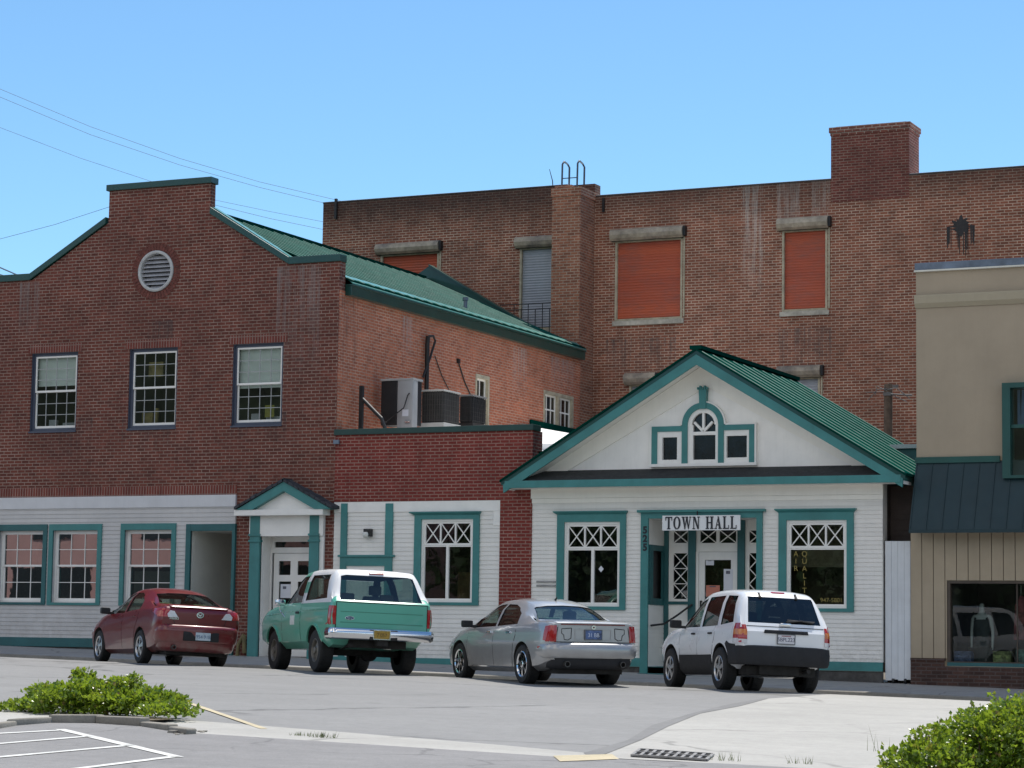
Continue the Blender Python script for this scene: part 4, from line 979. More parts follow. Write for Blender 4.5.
# gable wall, projecting rakes
AP = F(693, 350.5, YF); CX = (EL+ER)/2; HWD = (ER-EL)/2+.05
PZ = ZE1+.02
slope = (AP[1]-PZ)/HWD
gz = F(690, 468.5, Y0)[1]
g0 = MB().prism([(CX-HWD+.6, gz-.15), (CX+HWD-.6, gz-.15), (CX+HWD-.6, PZ+.6*slope-.20), (CX, AP[1]-.2), (CX-HWD+.6, PZ+.6*slope-.20)], Y0+.06, Y0+.2)
gw = g0.build('gable_wall', plain('white gable boards', (.92, .895, .85), .6, .06, 1.2, streak=.12), t)
mb = MB(); YR = YF-.02
for s in (-1, 1):     # rake fascia boards and their soffits
    e = CX+s*HWD
    mb.slab([(CX, YR, AP[1]-.03), (e, YR, PZ-.03), (e-s*.02, YR, PZ-.03-.235), (CX, YR, AP[1]-.03-.27)], (0, .05, 0))
mb.build('rake_fascia', M['teal'], t)
mb = MB()
for s in (-1, 1):     # dark metal drip edge over the fascia, cream frieze under the soffit
    e = CX+s*HWD
    mb.slab([(CX, YR-.006, AP[1]+.02), (e+s*.05, YR-.006, PZ-.01), (e+s*.03, YR-.006, PZ-.105), (CX, YR-.006, AP[1]-.085)], (0, .05, 0))
mb.build('rake_edge', M['green_trim'], t)
mb = MB()
for s in (-1, 1):
    e = CX+s*HWD
    mb.slab([(CX, Y0+.028, AP[1]-.2), (e-s*.45, Y0+.028, PZ-.2+.45*slope), (e-s*1.25, Y0+.028, gz), (CX, Y0+.028, AP[1]-.2-.50)], (0, .03, 0))
mb.build('rake_frieze', M['cream'], t)
mb = MB()
for s in (-1, 1):
    e = CX+s*HWD
    mb.slab([(CX, YR+.052, AP[1]-.19), (e-s*.02, YR+.052, PZ-.19), (e-s*.02, Y0+.08, PZ-.19), (CX, Y0+.08, AP[1]-.19)], (0, 0, .06))
mb.build('rake_soffit', M['soffit'], t)
# ribbed roof
mb = MB(); YBK = 52.8
for s in (-1, 1):
    e = CX+s*(HWD+.06); ez = PZ-.06*slope
    mb.slab([(CX, YR-.04, AP[1]), (e, YR-.04, ez), (e, YBK, ez), (CX, YBK, AP[1])], (0, 0, .045))
    for i in range(11):
        y = YR+.0+(YBK-YR-.1)*i/10
        rib(mb, CX, AP[1]+.045, e, ez+.045, y, .026, .015)
mb.slab([(CX-.13, YR-.05, AP[1]+.02), (CX+.13, YR-.05, AP[1]+.02), (CX+.13, YBK, AP[1]+.02), (CX-.13, YBK, AP[1]+.02)], (0, 0, .08))
ro = mb.build('roof', [M['green_metal'], M['rib']], t)
# rear flat part to the right with pale flashing, seen above the right rake
uu0, zz0 = F(872, 451.5, 50.5); uu1, zz1 = F(916, 447.5, 50.5)
mb = MB(); mb.box(ER-1.9, -13.42, 50.5, 52.6, 3.2, zz1-.02); mb.build('side_parapet', M['teal_dark'], t)
mb = MB(); mb.box(ER-1.9, -13.42, 50.44, 50.62, zz1-.018, zz1+.07); mb.build('parapet_flashing', plain('pale grey flashing', (.50, .56, .58), .4, .1, 2), t)
# pent roof and eave fascia
mb = MB(); mb.slab([(EL, YF, ZE1), (ER, YF, ZE1), (ER-.35, Y0+.05, gz+.01), (EL+.35, Y0+.05, gz+.01)], (0, 0, -.03)); mb.build('pent_roof', plain('charcoal shingle', (.030, .032, .034), .9, .3, 9, grain=.006, gs=30), t)
mb = MB(); mb.box(EL, ER, YF-.03, YF+.03, ZE0, ZE1+.01); mb.box(EL, EL+.05, YF+.03, Y0, ZE0, ZE1); mb.box(ER-.05, ER, YF+.03, Y0+.3, ZE0, ZE1); mb.build('eave_fascia', M['teal'], t, bevel=.008)
mb = MB(); mb.box(EL+.05, ER-.05, YF+.03, Y0, ZE0+.005, ZE0+.02); mb.build('eave_soffit', M['soffit'], t)
# recessed dark end wall between the hall and the shop
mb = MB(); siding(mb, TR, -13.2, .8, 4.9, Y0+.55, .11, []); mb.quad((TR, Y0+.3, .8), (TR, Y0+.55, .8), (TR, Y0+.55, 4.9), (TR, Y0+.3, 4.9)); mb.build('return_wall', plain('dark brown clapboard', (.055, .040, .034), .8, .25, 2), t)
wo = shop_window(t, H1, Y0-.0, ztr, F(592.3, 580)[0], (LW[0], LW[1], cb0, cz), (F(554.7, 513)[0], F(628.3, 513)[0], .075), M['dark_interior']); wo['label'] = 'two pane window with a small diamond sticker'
pc = F(601, 569, Y0+.03)
MB().slab([(pc[0], Y0+.03, pc[1]-.07), (pc[0]+.06, Y0+.03, pc[1]), (pc[0], Y0+.03, pc[1]+.07), (pc[0]-.06, Y0+.03, pc[1])], (0, .003, 0)).build('sticker', M['paper'], wo)
wo2 = shop_window(t, H2, Y0-.0, ztr, None, (RW[0], RW[1], cb0, cz), (F(775.8, 510)[0], F(857, 510)[0], .075), M['tan_interior']); wo2['label'] = 'single pane window with gold lettering'
p = F(817, 566, Y0+.5)
MB().box(H2[0]-.4, H2[1]+.4, Y0+1.2, Y0+1.25, p[1], p[1]+1.2).build('pulled_blind', plain('olive roller blind', (.30, .28, .18), .8, .08, 2), wo2)
def text_mesh(s, size, loc, mat, name, parent=None, depth=.004, align='CENTER', rotx=True, spacing=1.0, mtx=None, bold=0):
    cu = bpy.data.curves.new('lettering', 'FONT'); cu.body = s; cu.size = size; cu.extrude = depth; cu.align_x = align; cu.offset = bold; cu.space_character = spacing
    tmp = bpy.data.objects.new('lettering', cu); COL.objects.link(tmp)
    dg = bpy.context.evaluated_depsgraph_get(); me = bpy.data.meshes.new_from_object(tmp.evaluated_get(dg))
    bpy.data.objects.remove(tmp); bpy.data.curves.remove(cu)
    me.transform(Matrix.Translation(loc) @ (mtx if mtx is not None else Matrix.Rotation(R(90), 4, 'X')))
    me.materials.clear(); me.materials.append(mat)
    o = bpy.data.objects.new(name, me); COL.objects.link(o)
    if parent is not None: attach(o, parent)
    return o
yl = Y0+.035
def letters_col(s, px, py0, step, size, name):
    objs = []
    for k, ch in enumerate(s):
        p = F(px, py0+k*step, yl); objs.append((ch, p))
    mes = []
    for ch, p in objs:
        o = text_mesh(ch, size, (p[0], yl-.004, p[1]), M['gold'], name, None, .001); mes.append(o)
    return mes
def join(objs, name, parent):
    mb = MB(); mats = objs[0].data.materials[:]
    for o in objs: mb.add([v.co for v in o.data.vertices], [tuple(p.vertices) for p in o.data.polygons])
    for o in objs: bpy.data.objects.remove(o)
    return mb.build(name, mats, parent)
join(letters_col('AIR', 796, 556.5, 7.2, .155, 'l')+letters_col('QUALITY', 804.5, 556.5, 7.3, .155, 'l'), 'window_lettering', wo2)
p = F(831.5, 602.2, yl); join([text_mesh('947-5801', .125, (p[0], yl-.004, p[1]), M['gold'], 'l', None, .001)], 'phone_lettering', wo2)
# entrance recess
RDp = .9; yb = Y0+RDp; gnd = walk_z(-18, 47)+.16
mb = MB()
siding(mb, 0, 0, 0, 0, 0, 1, [])
mb.quad((E1, Y0-.01, .8), (E1, yb, .8), (E1, yb, EZ1), (E1, Y0-.01, EZ1)); mb.quad((E0, Y0-.01, EZ1), (E1, Y0-.01, EZ1), (E1, yb, EZ1), (E0, yb, EZ1))
z = gnd
wl0, wl1 = D(652.5, 605, E0), D(663.5, 605, E0)
lz0, lz1 = F(655, 605, Y0+.3)[1], F(655, 545, Y0+.3)[1]
mb.quad((E0, Y0-.01, gnd-.3), (E0, yb, gnd-.3), (E0, yb, lz0), (E0, Y0-.01, lz0)); mb.quad((E0, Y0-.01, lz1), (E0, yb, lz1), (E0, yb, EZ1), (E0, Y0-.01, EZ1))
for k in range(9):
    zz = gnd+.1*k
    if zz < lz0-.05: mb.slab([(E0+.001, Y0-.005, zz), (E0+.001, yb, zz), (E0+.012, yb, zz), (E0+.012, Y0-.005, zz)], (0, 0, .09))
en = mb.build('entrance_recess', M['siding_white'], t)
mb = MB(); mb.box(E0, E1, Y0-.02, yb, gnd-.16, gnd); mb.box(E0-.1, E1+.1, Y0-.34, Y0-.02, gnd-.16-.16, gnd-.14); mb.build('steps', M['teal_dark'], en, bevel=.006)
# casing
mb = MB()
c0, c1 = F(641.3, 580)[0], F(763, 560)[0]; ct = F(700, 512.3)[1]
mb.box(c0, E0, Y0-.06, Y0, gnd-.3, ct); mb.box(E1, c1, Y0-.06, Y0, gnd-.3, ct); mb.box(E0, E1, Y0-.06, Y0+.0, EZ1, ct); mb.box(c0-.07, c1+.07, Y0-.12, Y0, ct, ct+.055)
mb.build('entrance_casing', M['teal'], en, bevel=.004)
# side window of the recess
mb = MB()
for (a, b, c, d) in ((Y0+.03, yb-.02, lz1-.12, lz1), (Y0+.03, yb-.02, lz0, lz0+.14), (Y0+.03, Y0+.2, lz0+.14, lz1-.12), (yb-.14, yb-.02, lz0+.14, lz1-.12)): mb.box(E0-.03, E0+.02, a, b, c, d)
sw_ = mb.build('side_window', M['teal_dark'], en)
# back wall of the recess: sidelights, door, transoms
def B(px, py): return F(px, py, yb)
tb = [B(664, 600)[0], B(669, 600)[0], B(689, 600)[0], B(696.3, 600)[0], B(738.3, 600)[0], B(745.5, 600)[0]]
mb = MB()
mb.box(E0, tb[1], yb-.06, yb+.05, gnd, EZ1); mb.box(tb[2], tb[3], yb-.08, yb+.05, gnd, EZ1); mb.box(tb[4], tb[5], yb-.08, yb+.05, gnd, EZ1)
mb.box(tb[1], tb[2], yb-.05, yb+.02, B(680, 604.5)[1], B(680, 601.5)[1]); mb.build('posts', M['teal_dark'], en, bevel=.003).name = 'post_frame'
ztA, ztB = B(680, 545.3)[1], EZ1
mb = MB()
sl0, sl1 = B(680, 601.3)[1], B(680, 548.5)[1]
a_, b_ = tb[1], tb[2]; gx0, gx1 = B(673.7, 580)[0], B(687.8, 580)[0]; gz0, gz1 = B(680, 600)[1]+.02, B(680, 553.3)[1]
mb.holed(rect(a_, b_, sl0, sl1+.06), [rect(gx0, gx1, gz0, gz1)], front(yb-.02), .03)
for k in range(3):
    zc = gz0+(gz1-gz0)*k/3; zd = gz0+(gz1-gz0)*(k+1)/3; xbars(mb, gx0, gx1, zc, zd, yb-.005, .009)
    if k: mb.box(gx0, gx1, yb-.018, yb, zc-.008, zc+.008)
tz0, tz1 = B(680, 543)[1], B(680, 531)[1]
mb.holed(rect(a_, b_, sl1+.06, EZ1), [rect(gx0, gx1, tz0, tz1)], front(yb-.022), .03); xbars(mb, gx0, gx1, tz0, tz1, yb-.005, .011)
mb.quad((a_, yb-.02, gnd), (b_, yb-.02, gnd), (b_, yb-.02, sl0), (a_, yb-.02, sl0))
# right sidelight
rx0, rx1 = tb[5], E1+.12; rg0 = B(749.5, 580)[0]; rg1 = rg0+(gx1-gx0)
mb.holed(rect(rx0, rg1+.1, gnd, sl1+.06), [rect(rg0, rg1, gz0, gz1)], front(yb-.02), .03)
for k in range(3):
    zc = gz0+(gz1-gz0)*k/3; zd = gz0+(gz1-gz0)*(k+1)/3; xbars(mb, rg0, rg1, zc, zd, yb-.005, .009)
mb.holed(rect(rx0, rg1+.1, sl1+.06, EZ1), [rect(rg0, rg1, tz0, tz1)], front(yb-.022), .03); xbars(mb, rg0, rg1, tz0, tz1, yb-.005, .011)
# transom over the door
dx0, dx1 = tb[3], tb[4]; dzt = B(717, 551.8)[1]
m1, m2, m3, m4 = B(700.6, 540)[0], B(716.6, 540)[0], B(719.8, 540)[0], B(736.5, 540)[0]
ttz0, ttz1 = B(717, 543)[1], B(717, 530)[1]
mb.holed(rect(dx0, dx1, dzt, EZ1), [rect(m1, m2, ttz0, ttz1), rect(m3, m4, ttz0, ttz1)], front(yb-.022), .03); xbars(mb, m1, m2, ttz0, ttz1, yb-.005, .010); xbars(mb, m3, m4, ttz0, ttz1, yb-.005, .010)
mb.box(dx0, B(699, 600)[0], yb-.04, yb+.02, gnd, dzt)
sl_ = mb.build('sidelights', M['soffit'], en)
sl_.name = 'sidelight_panel'
pane(en, E0, rg1+.1, gz0-.05, EZ1, yb+.012, M['glass_dark'])
room(en, E0, rg1+.1, gnd, EZ1, yb+.04, M['dark_interior'], 1.8, .02)
d0, d1 = B(699.3, 600)[0], dx1; g0_, g1_ = B(705.3, 580)[0], B(731.5, 580)[0]; gg0, gg1 = B(717, 597)[1]-.35, B(717, 560)[1]
mb = MB().holed(rect(d0, d1, gnd, dzt-.006), [rect(g0_, g1_, gg0, gg1)], front(yb-.035), .04)
do = mb.build('door', M['white'], t); do['label'] = 'half glazed white entrance door of the town hall'
pane(do, g0_, g1_, gg0, gg1, yb-.012)
MB().quad((g0_-.1, yb+.03, gg0-.1), (g1_+.1, yb+.03, gg0-.1), (g1_+.1, yb+.03, gg1+.1), (g0_-.1, yb+.03, gg1+.1)).build('door_shade', plain('olive door shade', (.12, .10, .045), .8, .1, 2), do)
mb = MB(); hx, hz = B(702, 604)
mb.tube([(hx, yb-.09, hz+.06), (hx, yb-.09, hz-.1)], .018, 8); mb.box(hx-.02, hx+.02, yb-.09, yb-.036, hz+.03, hz+.07); mb.build('handle', M['black_metal'], do)
def notice(px0, py0, px1, py1, y, mat, label, lines=True, zb_=None):
    a = F(px0, py0, y); b = F(px1, py1, y); z0 = b[1] if zb_ is None else zb_
    o = MB().box(a[0], b[0], y-.004, y, z0, a[1]).build('paper_notice', mat, None); setp(o, label, 'notice')
    if lines:
        w = b[0]-a[0]; MB().box(a[0]+w*.25, a[0]+w*.7, y-.0062, y-.0042, a[1]-(a[1]-z0)*.16, a[1]-(a[1]-z0)*.06).build('print', M['paper_ink'], o)
notice(705.8, 560.4, 714, 565.2, yb-.0365, M['paper'], 'small white notice at the top left of the town hall door glass')
notice(723.8, 569, 732.8, 600, yb-.0365, M['paper'], 'tall white notice on the right of the town hall door glass')
notice(706.2, 585.3, 719.8, 596.5, yb-.0365, M['paper_pink'], 'salmon coloured notice low on the town hall door glass')
# hand rail
hr = [D(650, 625.5, E0+.06), D(660, 624, E0+.06)]
p0 = F(651, 625.5, Y0+.05); p1 = F(664, 624, Y0+.35); p2 = F(677, 615.5, Y0+.6); p3 = F(692, 604.5, yb-.1)
mb = MB().tube([(p0[0], Y0+.05, p0[1]), (p1[0], Y0+.35, p1[1]), (p2[0], Y0+.6, p2[1]), (p3[0], yb-.1, p3[1])], .022, 8); mb.build('handrail', M['black_metal'], en, smooth=60)
# house number down the left casing
nums = []
for k, ch in enumerate('525'):
    p = F(644.9, 533.2+k*8.6, Y0-.07); nums.append(text_mesh(ch, .205, (p[0], Y0-.066, p[1]), M['black'], 'n', None, .003, bold=.008))
join(nums, 'house_number', en)
# gable window group
def P7(px, py): return F(px, py, Y0-.02)
K = 6.68; gw_ = lambda x, y: P7(630+x/K, 365+y/K)
mb = MB(); yy = Y0-.045
zb0 = gw_(240, 662)[1]; 
lx = [gw_(145, 600)[0], gw_(182, 600)[0], gw_(347, 600)[0], gw_(385, 600)[0], gw_(590, 600)[0], gw_(627, 600)[0], gw_(797, 600)[0], gw_(832, 600)[0]]
zlt, zlb = (gw_(245, 412)[1]+gw_(730, 395)[1])/2, (gw_(245, 447)[1]+gw_(730, 432)[1])/2
cxa = (lx[3]+lx[4])/2; ri = (lx[4]-lx[3])/2; ro_ = (lx[5]-lx[2])/2; zc = gw_(488, 290)[1]-ri
mb.box(lx[0], lx[1], yy, Y0+.07, zb0, zlb); mb.box(lx[0], lx[2], yy, Y0+.07, zlb, zlt); mb.box(lx[2], lx[3], yy-.004, Y0+.07, zb0, zc); mb.box(lx[4], lx[5], yy-.004, Y0+.07, zb0, zc); mb.box(lx[5], lx[7], yy, Y0+.07, zlb, zlt); mb.box(lx[6], lx[7], yy, Y0+.07, zb0, zlb)
n = 22
arc = lambda r: [(cxa+r*math.cos(math.pi*k/n), zc+r*math.sin(math.pi*k/n)) for k in range(n+1)]
ao, ai = arc(ro_), arc(ri)
for k in range(n): mb.prism([ai[k], ao[k], ao[k+1], ai[k+1]], yy-.004, Y0+.07)
kt = gw_(485, 165)[1]
mb.prism([(cxa-.07, zc+ri*.97), (cxa+.07, zc+ri*.97), (cxa+.085, kt), (cxa-.085, kt)], yy-.03, Y0+.07)
for k in range(5): mb.box(cxa-.12+k*.05, cxa-.085+k*.05, yy-.04, Y0, kt, kt+.05+.03*(k % 2))
gwin = mb.build('gable_window', M['teal'], t, bevel=.003)
mb = MB(); p_a, p_b = gw_(140, 672)[0], gw_(842, 672)[0]
mb.box(p_a-.02, p_b+.02, yy-.03, Y0+.07, zb0-.06, zb0)
mb.box(lx[0]-.035, lx[0], yy+.01, Y0+.07, zb0, zlt+.03); mb.box(lx[7], lx[7]+.035, yy+.01, Y0+.07, zb0, zlt+.03); mb.box(lx[0], lx[2]-.03, yy+.01, Y0+.07, zlt, zlt+.03); mb.box(lx[5]+.03, lx[7], yy+.01, Y0+.07, zlt, zlt+.03)
a2, a3 = arc(ro_), arc(ro_+.03)
for k in range(n): mb.prism([a2[k], a3[k], a3[k+1], a2[k+1]], yy+.01, Y0+.07)
yv = Y0-.02
frame_bars(mb, lx[1], lx[2], zb0, zlb, yv, Y0+.071, gw_(215, 600)[0]-lx[1], .12, .09); frame_bars(mb, lx[5], lx[6], zb0, zlb, yv, Y0+.071, lx[6]-gw_(780, 600)[0], .12, .11)
# centre window frame
fx0, fx1 = gw_(420, 600)[0], gw_(570, 600)[0]; lz_0, lz_1 = gw_(490, 632)[1], gw_(490, 468)[1]; fz0 = gw_(490, 445)[1]; rf = (fx1-fx0)/2
mb.box(lx[3], fx0, yv, Y0+.071, zb0, zc); mb.box(fx1, lx[4], yv, Y0+.071, zb0, zc); mb.box(fx0, fx1, yv, Y0+.071, zb0, lz_0); mb.box(fx0, fx1, yv, Y0+.071, lz_1, fz0)
ai2 = arc(rf); 
for k in range(n): mb.prism([ai2[k], ai[k], ai[k+1], ai2[k+1]], yv, Y0+.071)
for an_ in (45, 90, 135):
    d = Vector((math.cos(R(an_)), math.sin(R(an_)))); nn = Vector((-d.y, d.x))*.025; b0 = Vector((cxa, fz0)); b1 = b0+d*(rf*1.15 if an_ != 90 else zc+rf-fz0)
    mb.prism([tuple(b0-nn), tuple(b1-nn), tuple(b1+nn), tuple(b0+nn)], yv+.004*(an_ == 90)+.003, Y0+.075)
mb.build('sash', M['white'], gwin)
for (a, b, c, d) in ((lx[1], lx[2], zb0, zlb), (lx[5], lx[6], zb0, zlb), (lx[3], lx[4], zb0, zc+.35)):
    MB().quad((a+.02, Y0+.052, c+.02), (b-.02, Y0+.052, c+.02), (b-.02, Y0+.052, d), (a+.02, Y0+.052, d)).build('pane', plain('dark attic glass', (.014, .015, .018), .08, .2, 3), gwin)
# TOWN HALL sign board
s0 = F(662.3, 515.2, 46.82); s1 = F(740, 531, 46.82)
sz0, sz1 = (F(662, 531, 46.82)[1]+F(740, 529.6, 46.82)[1])/2, (F(662, 516, 46.82)[1]+F(740, 514.6, 46.82)[1])/2
t = thing('town_hall_sign', 'white board sign lettered TOWN HALL over the entrance', 'sign', (s0[0], 46.85, sz0))
MB().box(s0[0], s1[0], 46.82, 46.86, sz0, sz1).build('board', plain('white sign board', (.74, .75, .76), .5, .04, 2), t, bevel=.004)
mb = MB(); ux = F(700, 513)[0]; mb.box(ux-.01, ux+.01, 46.83, 46.86, sz1, sz1+.09); mb.box(s0[0]+.3, s0[0]+.34, 46.86, 46.94, sz1-.1, sz1); mb.box(s1[0]-.34, s1[0]-.3, 46.86, 46.94, sz1-.1, sz1); mb.build('hanger', M['black_metal'], t)
def serif(ch):
    """slab-serif capitals as polygons in a unit-high box; returns (polys, width)"""
    S, T, q = .20, .085, .075            # heavy stem, thin stroke, serif height
    rc = lambda a, b, c, d: [(a, c), (b, c), (b, d), (a, d)]
    st = lambda x, e=.09: [rc(x, x+S, 0, 1), rc(x-e, x+S+e, 0, q), rc(x-e, x+S+e, 1-q, 1)]
    if ch == 'T': return [rc(.32, .32+S, 0, 1), rc(.22, .62, 0, q), rc(.02, .82, .91, 1), rc(.02, .09, .70, 1), rc(.75, .82, .70, 1)], .84
    if ch == 'H': return st(.10)+st(.62)+[rc(.2, .7, .46, .55)], .92
    if ch == 'L': return st(.10)+[rc(.1, .72, 0, .085), rc(.65, .72, 0, .30)], .76
    if ch == 'N': return [rc(.13, .21, 0, 1), rc(.03, .32, 0, q), rc(.70, .78, 0, 1), rc(.60, .88, 1-q, 1), rc(.02, .26, 1-q, 1), [(.12, 1), (.34, 1), (.78, 0), (.62, 0)]], .90
    if ch == 'A': return [[(.10, 0), (.19, 0), (.49, 1), (.42, 1)], [(.55, 0), (.77, 0), (.50, 1), (.36, 1)], rc(.0, .28, 0, q), rc(.48, .86, 0, q), rc(.22, .62, .28, .36)], .86
    if ch == 'W': return [[(.05, 1), (.27, 1), (.44, 0), (.34, 0)], [(.34, 0), (.42, 0), (.63, 1), (.55, 1)], [(.47, 1), (.68, 1), (.86, 0), (.76, 0)], [(.76, 0), (.84, 0), (1.06, 1), (.98, 1)], rc(-.02, .36, 1-q, 1), rc(.44, .74, 1-q, 1), rc(.90, 1.14, 1-q, 1)], 1.14
    if ch == 'O':
        k = 28; P = []
        for i in range(k):
            a0, a1 = 2*math.pi*i/k, 2*math.pi*(i+1)/k
            o_ = lambda a: (.44+.43*math.cos(a), .5+.52*math.sin(a)); i_ = lambda a: (.44+.22*math.cos(a), .5+.44*math.sin(a))
            P.append([i_(a0), o_(a0), o_(a1), i_(a1)])
        return P, .90
    return [], .45
mb = MB(); x = 0; hgt = .26; tot = sum(serif(c)[1]+.12 for c in 'TOWN HALL')-.12
sx = (s1[0]-s0[0]-.14)/(tot*hgt); zt_ = (sz0+sz1)/2-hgt/2
off = 0
for c in 'TOWN HALL':
    P, w = serif(c)
    if c == ' ': mb.build('lettering', M['black'], t); mb = MB()
    for poly in P:
        off = (off+1) % 9
        mb.prism([(s0[0]+.07+(x+a)*hgt*sx, zt_+b*hgt) for a, b in poly], 46.808-.0004*off, 46.8195)
    x += w+.12
mb.build('lettering', M['black'], t)
# vents and marks on the clapboards
mb = MB()
for py in (581.5, 585.5):
    a, b = F(536.5, py, Y0-.02), F(555.5, py, Y0-.02); mb.box(a[0], b[0], Y0-.03, Y0-.01, a[1]-.022, a[1]+.018)
mb.build('slot_vent', plain('grey slot vent', (.34, .33, .32), .7, .2, 5), th)

# side gate
ga, gb = F(884.3, 620)[0], -13.425; gz1 = F(898, 541)[1]; gg = walk_z(-13.7, 47)
t = thing('side_gate', 'tall white board gate closing the gap beside the town hall', 'gate', (ga, Y0+.05, gg))
mb = MB(); k = 4
for i in range(k):
    a = ga+.01+(gb-ga-.02)*i/k; mb.box(a, a+(gb-ga)/k-.008, Y0+.03, Y0+.06, gg+.06+.02*(i % 2), gz1)
mb.build('boards', plain('white gate paint', (.66, .68, .70), .6, .08, 1.5, streak=.2), t, bevel=.004)
mb = MB(); mb.box(ga, gb, Y0+.062, Y0+.10, gz1-.3, gz1-.2); mb.box(ga, gb, Y0+.062, Y0+.10, gg+.3, gg+.4); mb.build('rails', M['white'], t)
mb = MB()
for f in (.33, .78): MB().lathe([(.001, -.02), (.05, -.02), (.05, .02), (.001, .02)], (ga+(gb-ga)*f, Y0+.02, gg+.05), 'x', 14).build('castor', M['black_metal'], t)

# ================================================================== TAN SHOP (right)
t = thing('tan_shop', 'tan stucco shop with dark teal awning and grooved panel shop front', 'building', (-11, Y0, road_z(-11, 44)))
EL_, ER_ = -13.30, -5.0
ZC1 = F(917, 263.5)[1]; ZC0 = F(917, 271.4)[1]; ZL1, ZL0 = F(917, 296)[1], F(917, 307)[1]; ZA1, ZA0 = F(917, 462.5)[1], F(917, 457.5)[1]
UWX = F(1005, 430)[0]
UW = (UWX, UWX+1.5, F(1012, 479, Y0)[1], F(1008, 384)[1])
mb = MB().holed(rect(EL_, ER_, 3.9, ZL0+.0), [rect(*UW)], front(Y0), .12)
mb.box(EL_, ER_, Y0-.0, Y0+.4, ZL1, ZC0-.0); mb.quad((EL_, Y0, .7), (EL_, Y0+10, .7), (EL_, Y0+10, ZC0), (EL_, Y0, ZC0))
mb.build('wall', M['stucco'], t)
mb = MB(); mb.prism([(0, 0)]*3, 0, 0) if False else None
pr_ = [(Y0-.02, ZL0-.03), (Y0-.09, ZL0+.06), (Y0-.11, ZL1-.03), (Y0-.11, ZL1), (Y0+.02, ZL1+.02)]
for (a, b) in zip(pr_[:-1], pr_[1:]): mb.quad((EL_-.012, a[0], a[1]), (ER_, a[0], a[1]), (ER_, b[0], b[1]), (EL_-.012, b[0], b[1]))
mb.add([(EL_-.012, a, b) for a, b in pr_]+[(EL_-.012, Y0+.02, ZL0-.03)], [(0, 1, 2, 3, 4, 5)])
mb.build('moulding', M['tan_ledge'], t)
mb = MB(); mb.box(EL_-.015, ER_, Y0-.05, Y0+.45, ZC0+.012, ZC1); mb.build('coping', M['flashing'], t, bevel=.006)
mb = MB(); mb.box(EL_-.025, ER_, Y0-.07, Y0+.1, ZC0-.02, ZC0+.012); mb.build('drip_edge', plain('pale drip edge', (.70, .68, .60), .5, .1, 3), t)
zA_b = F(909, 530.5, 46.45)[1]; ya = 46.45; EA = F(908.8, 530, 46.45)[0]
mb = MB(); mb.slab([(EA, ya, zA_b), (ER_, ya, zA_b), (ER_, Y0-.01, ZA1), (EA, Y0-.01, ZA1)], (0, .02, .02))
nn = 26
for i in range(nn+1):
    x = EA+.02+(ER_-EA)*i/nn; w = .009
    mb.slab([(x-w, ya-.004, zA_b+.0), (x+w, ya-.004, zA_b), (x+w, Y0-.014, ZA1), (x-w, Y0-.014, ZA1)], (0, -.012, .004))
mb.quad((EA, ya, zA_b), (EA, Y0, zA_b), (EA, Y0, ZA1))
mb.box(EA, ER_, ya-.012, ya+.02, zA_b-.05, zA_b+.015)
mb.build('awning', M['awning'], t)
mb = MB(); mb.box(EL_-.02, UW[0]-.1, Y0-.05, Y0+.01, ZA1-.02, ZA0+.0); mb.build('awning_trim', plain('dark green trim', (.010, .075, .062), .45, .12, 2), t)
fr = MB(); frame_bars(fr, UW[0], UW[1], UW[2], UW[3], Y0-.24, Y0+.1, .16, .10, .06); fr.box(UW[0]+.16, UW[1]-.16, Y0-.16, Y0-.10, (UW[2]+UW[3])/2+.05, (UW[2]+UW[3])/2+.12)
uw = fr.build('window', plain('window trim green', (.010, .07, .06), .45, .12, 2), t)
pane(uw, UW[0]+.1, UW[1]-.1, UW[2]+.05, UW[3]-.05, Y0-.13); room(uw, *UW, Y0+.13, M['dark_interior'])
cx0 = UW[0]+.2
mb = MB()
for i in range(7): x = cx0+i*.06; mb.quad((x, Y0+.22, (UW[2]+UW[3])/2+.1), (x+.06, Y0+.24, (UW[2]+UW[3])/2+.1), (x+.05+i*.03, Y0+.24, UW[3]-.1), (x+i*.03, Y0+.22, UW[3]-.1))
mb.build('curtain', plain('blue curtain', (.10, .17, .30), .8, .2, 2), uw)
# grooved panels, shop window
SW = (F(947.8, 620)[0], -6.2, F(985, 664, Y0)[1], F(985, 581.5, Y0)[1])
ZP0 = F(925, 658)[1]
EP = -13.42
mb = MB().holed([(EP, ZP0), (SW[0], ZP0), (SW[0], SW[2]), (SW[1], SW[2]), (SW[1], ZP0), (ER_, ZP0), (ER_, 4.2), (EP, 4.2)], [rect(SW[0]+.0005, SW[1]-.0005, SW[2]+.0005, SW[3])], front(Y0+.004), .14)
st_ = .0
x = EP; pw = .235
pm = MB()
while x < ER_:
    a, b = x, min(x+pw-.014, ER_)
    if b <= SW[0] or a >= SW[1]: pm.box(a, b, Y0-.018, Y0+.003, ZP0, 4.19)
    else:
        pm.box(a, b, Y0-.018, Y0+.003, SW[3]+.02, 4.19)
        if a < SW[0]: pm.box(a, SW[0]-.012, Y0-.018, Y0+.003, ZP0, SW[3]+.02)
    x += pw
pm.build('grooved_panels', M['tan_panel'], t, bevel=.003)
mb.build('panel_backing', plain('panel groove', (.16, .13, .10), .9, .1, 2), t)
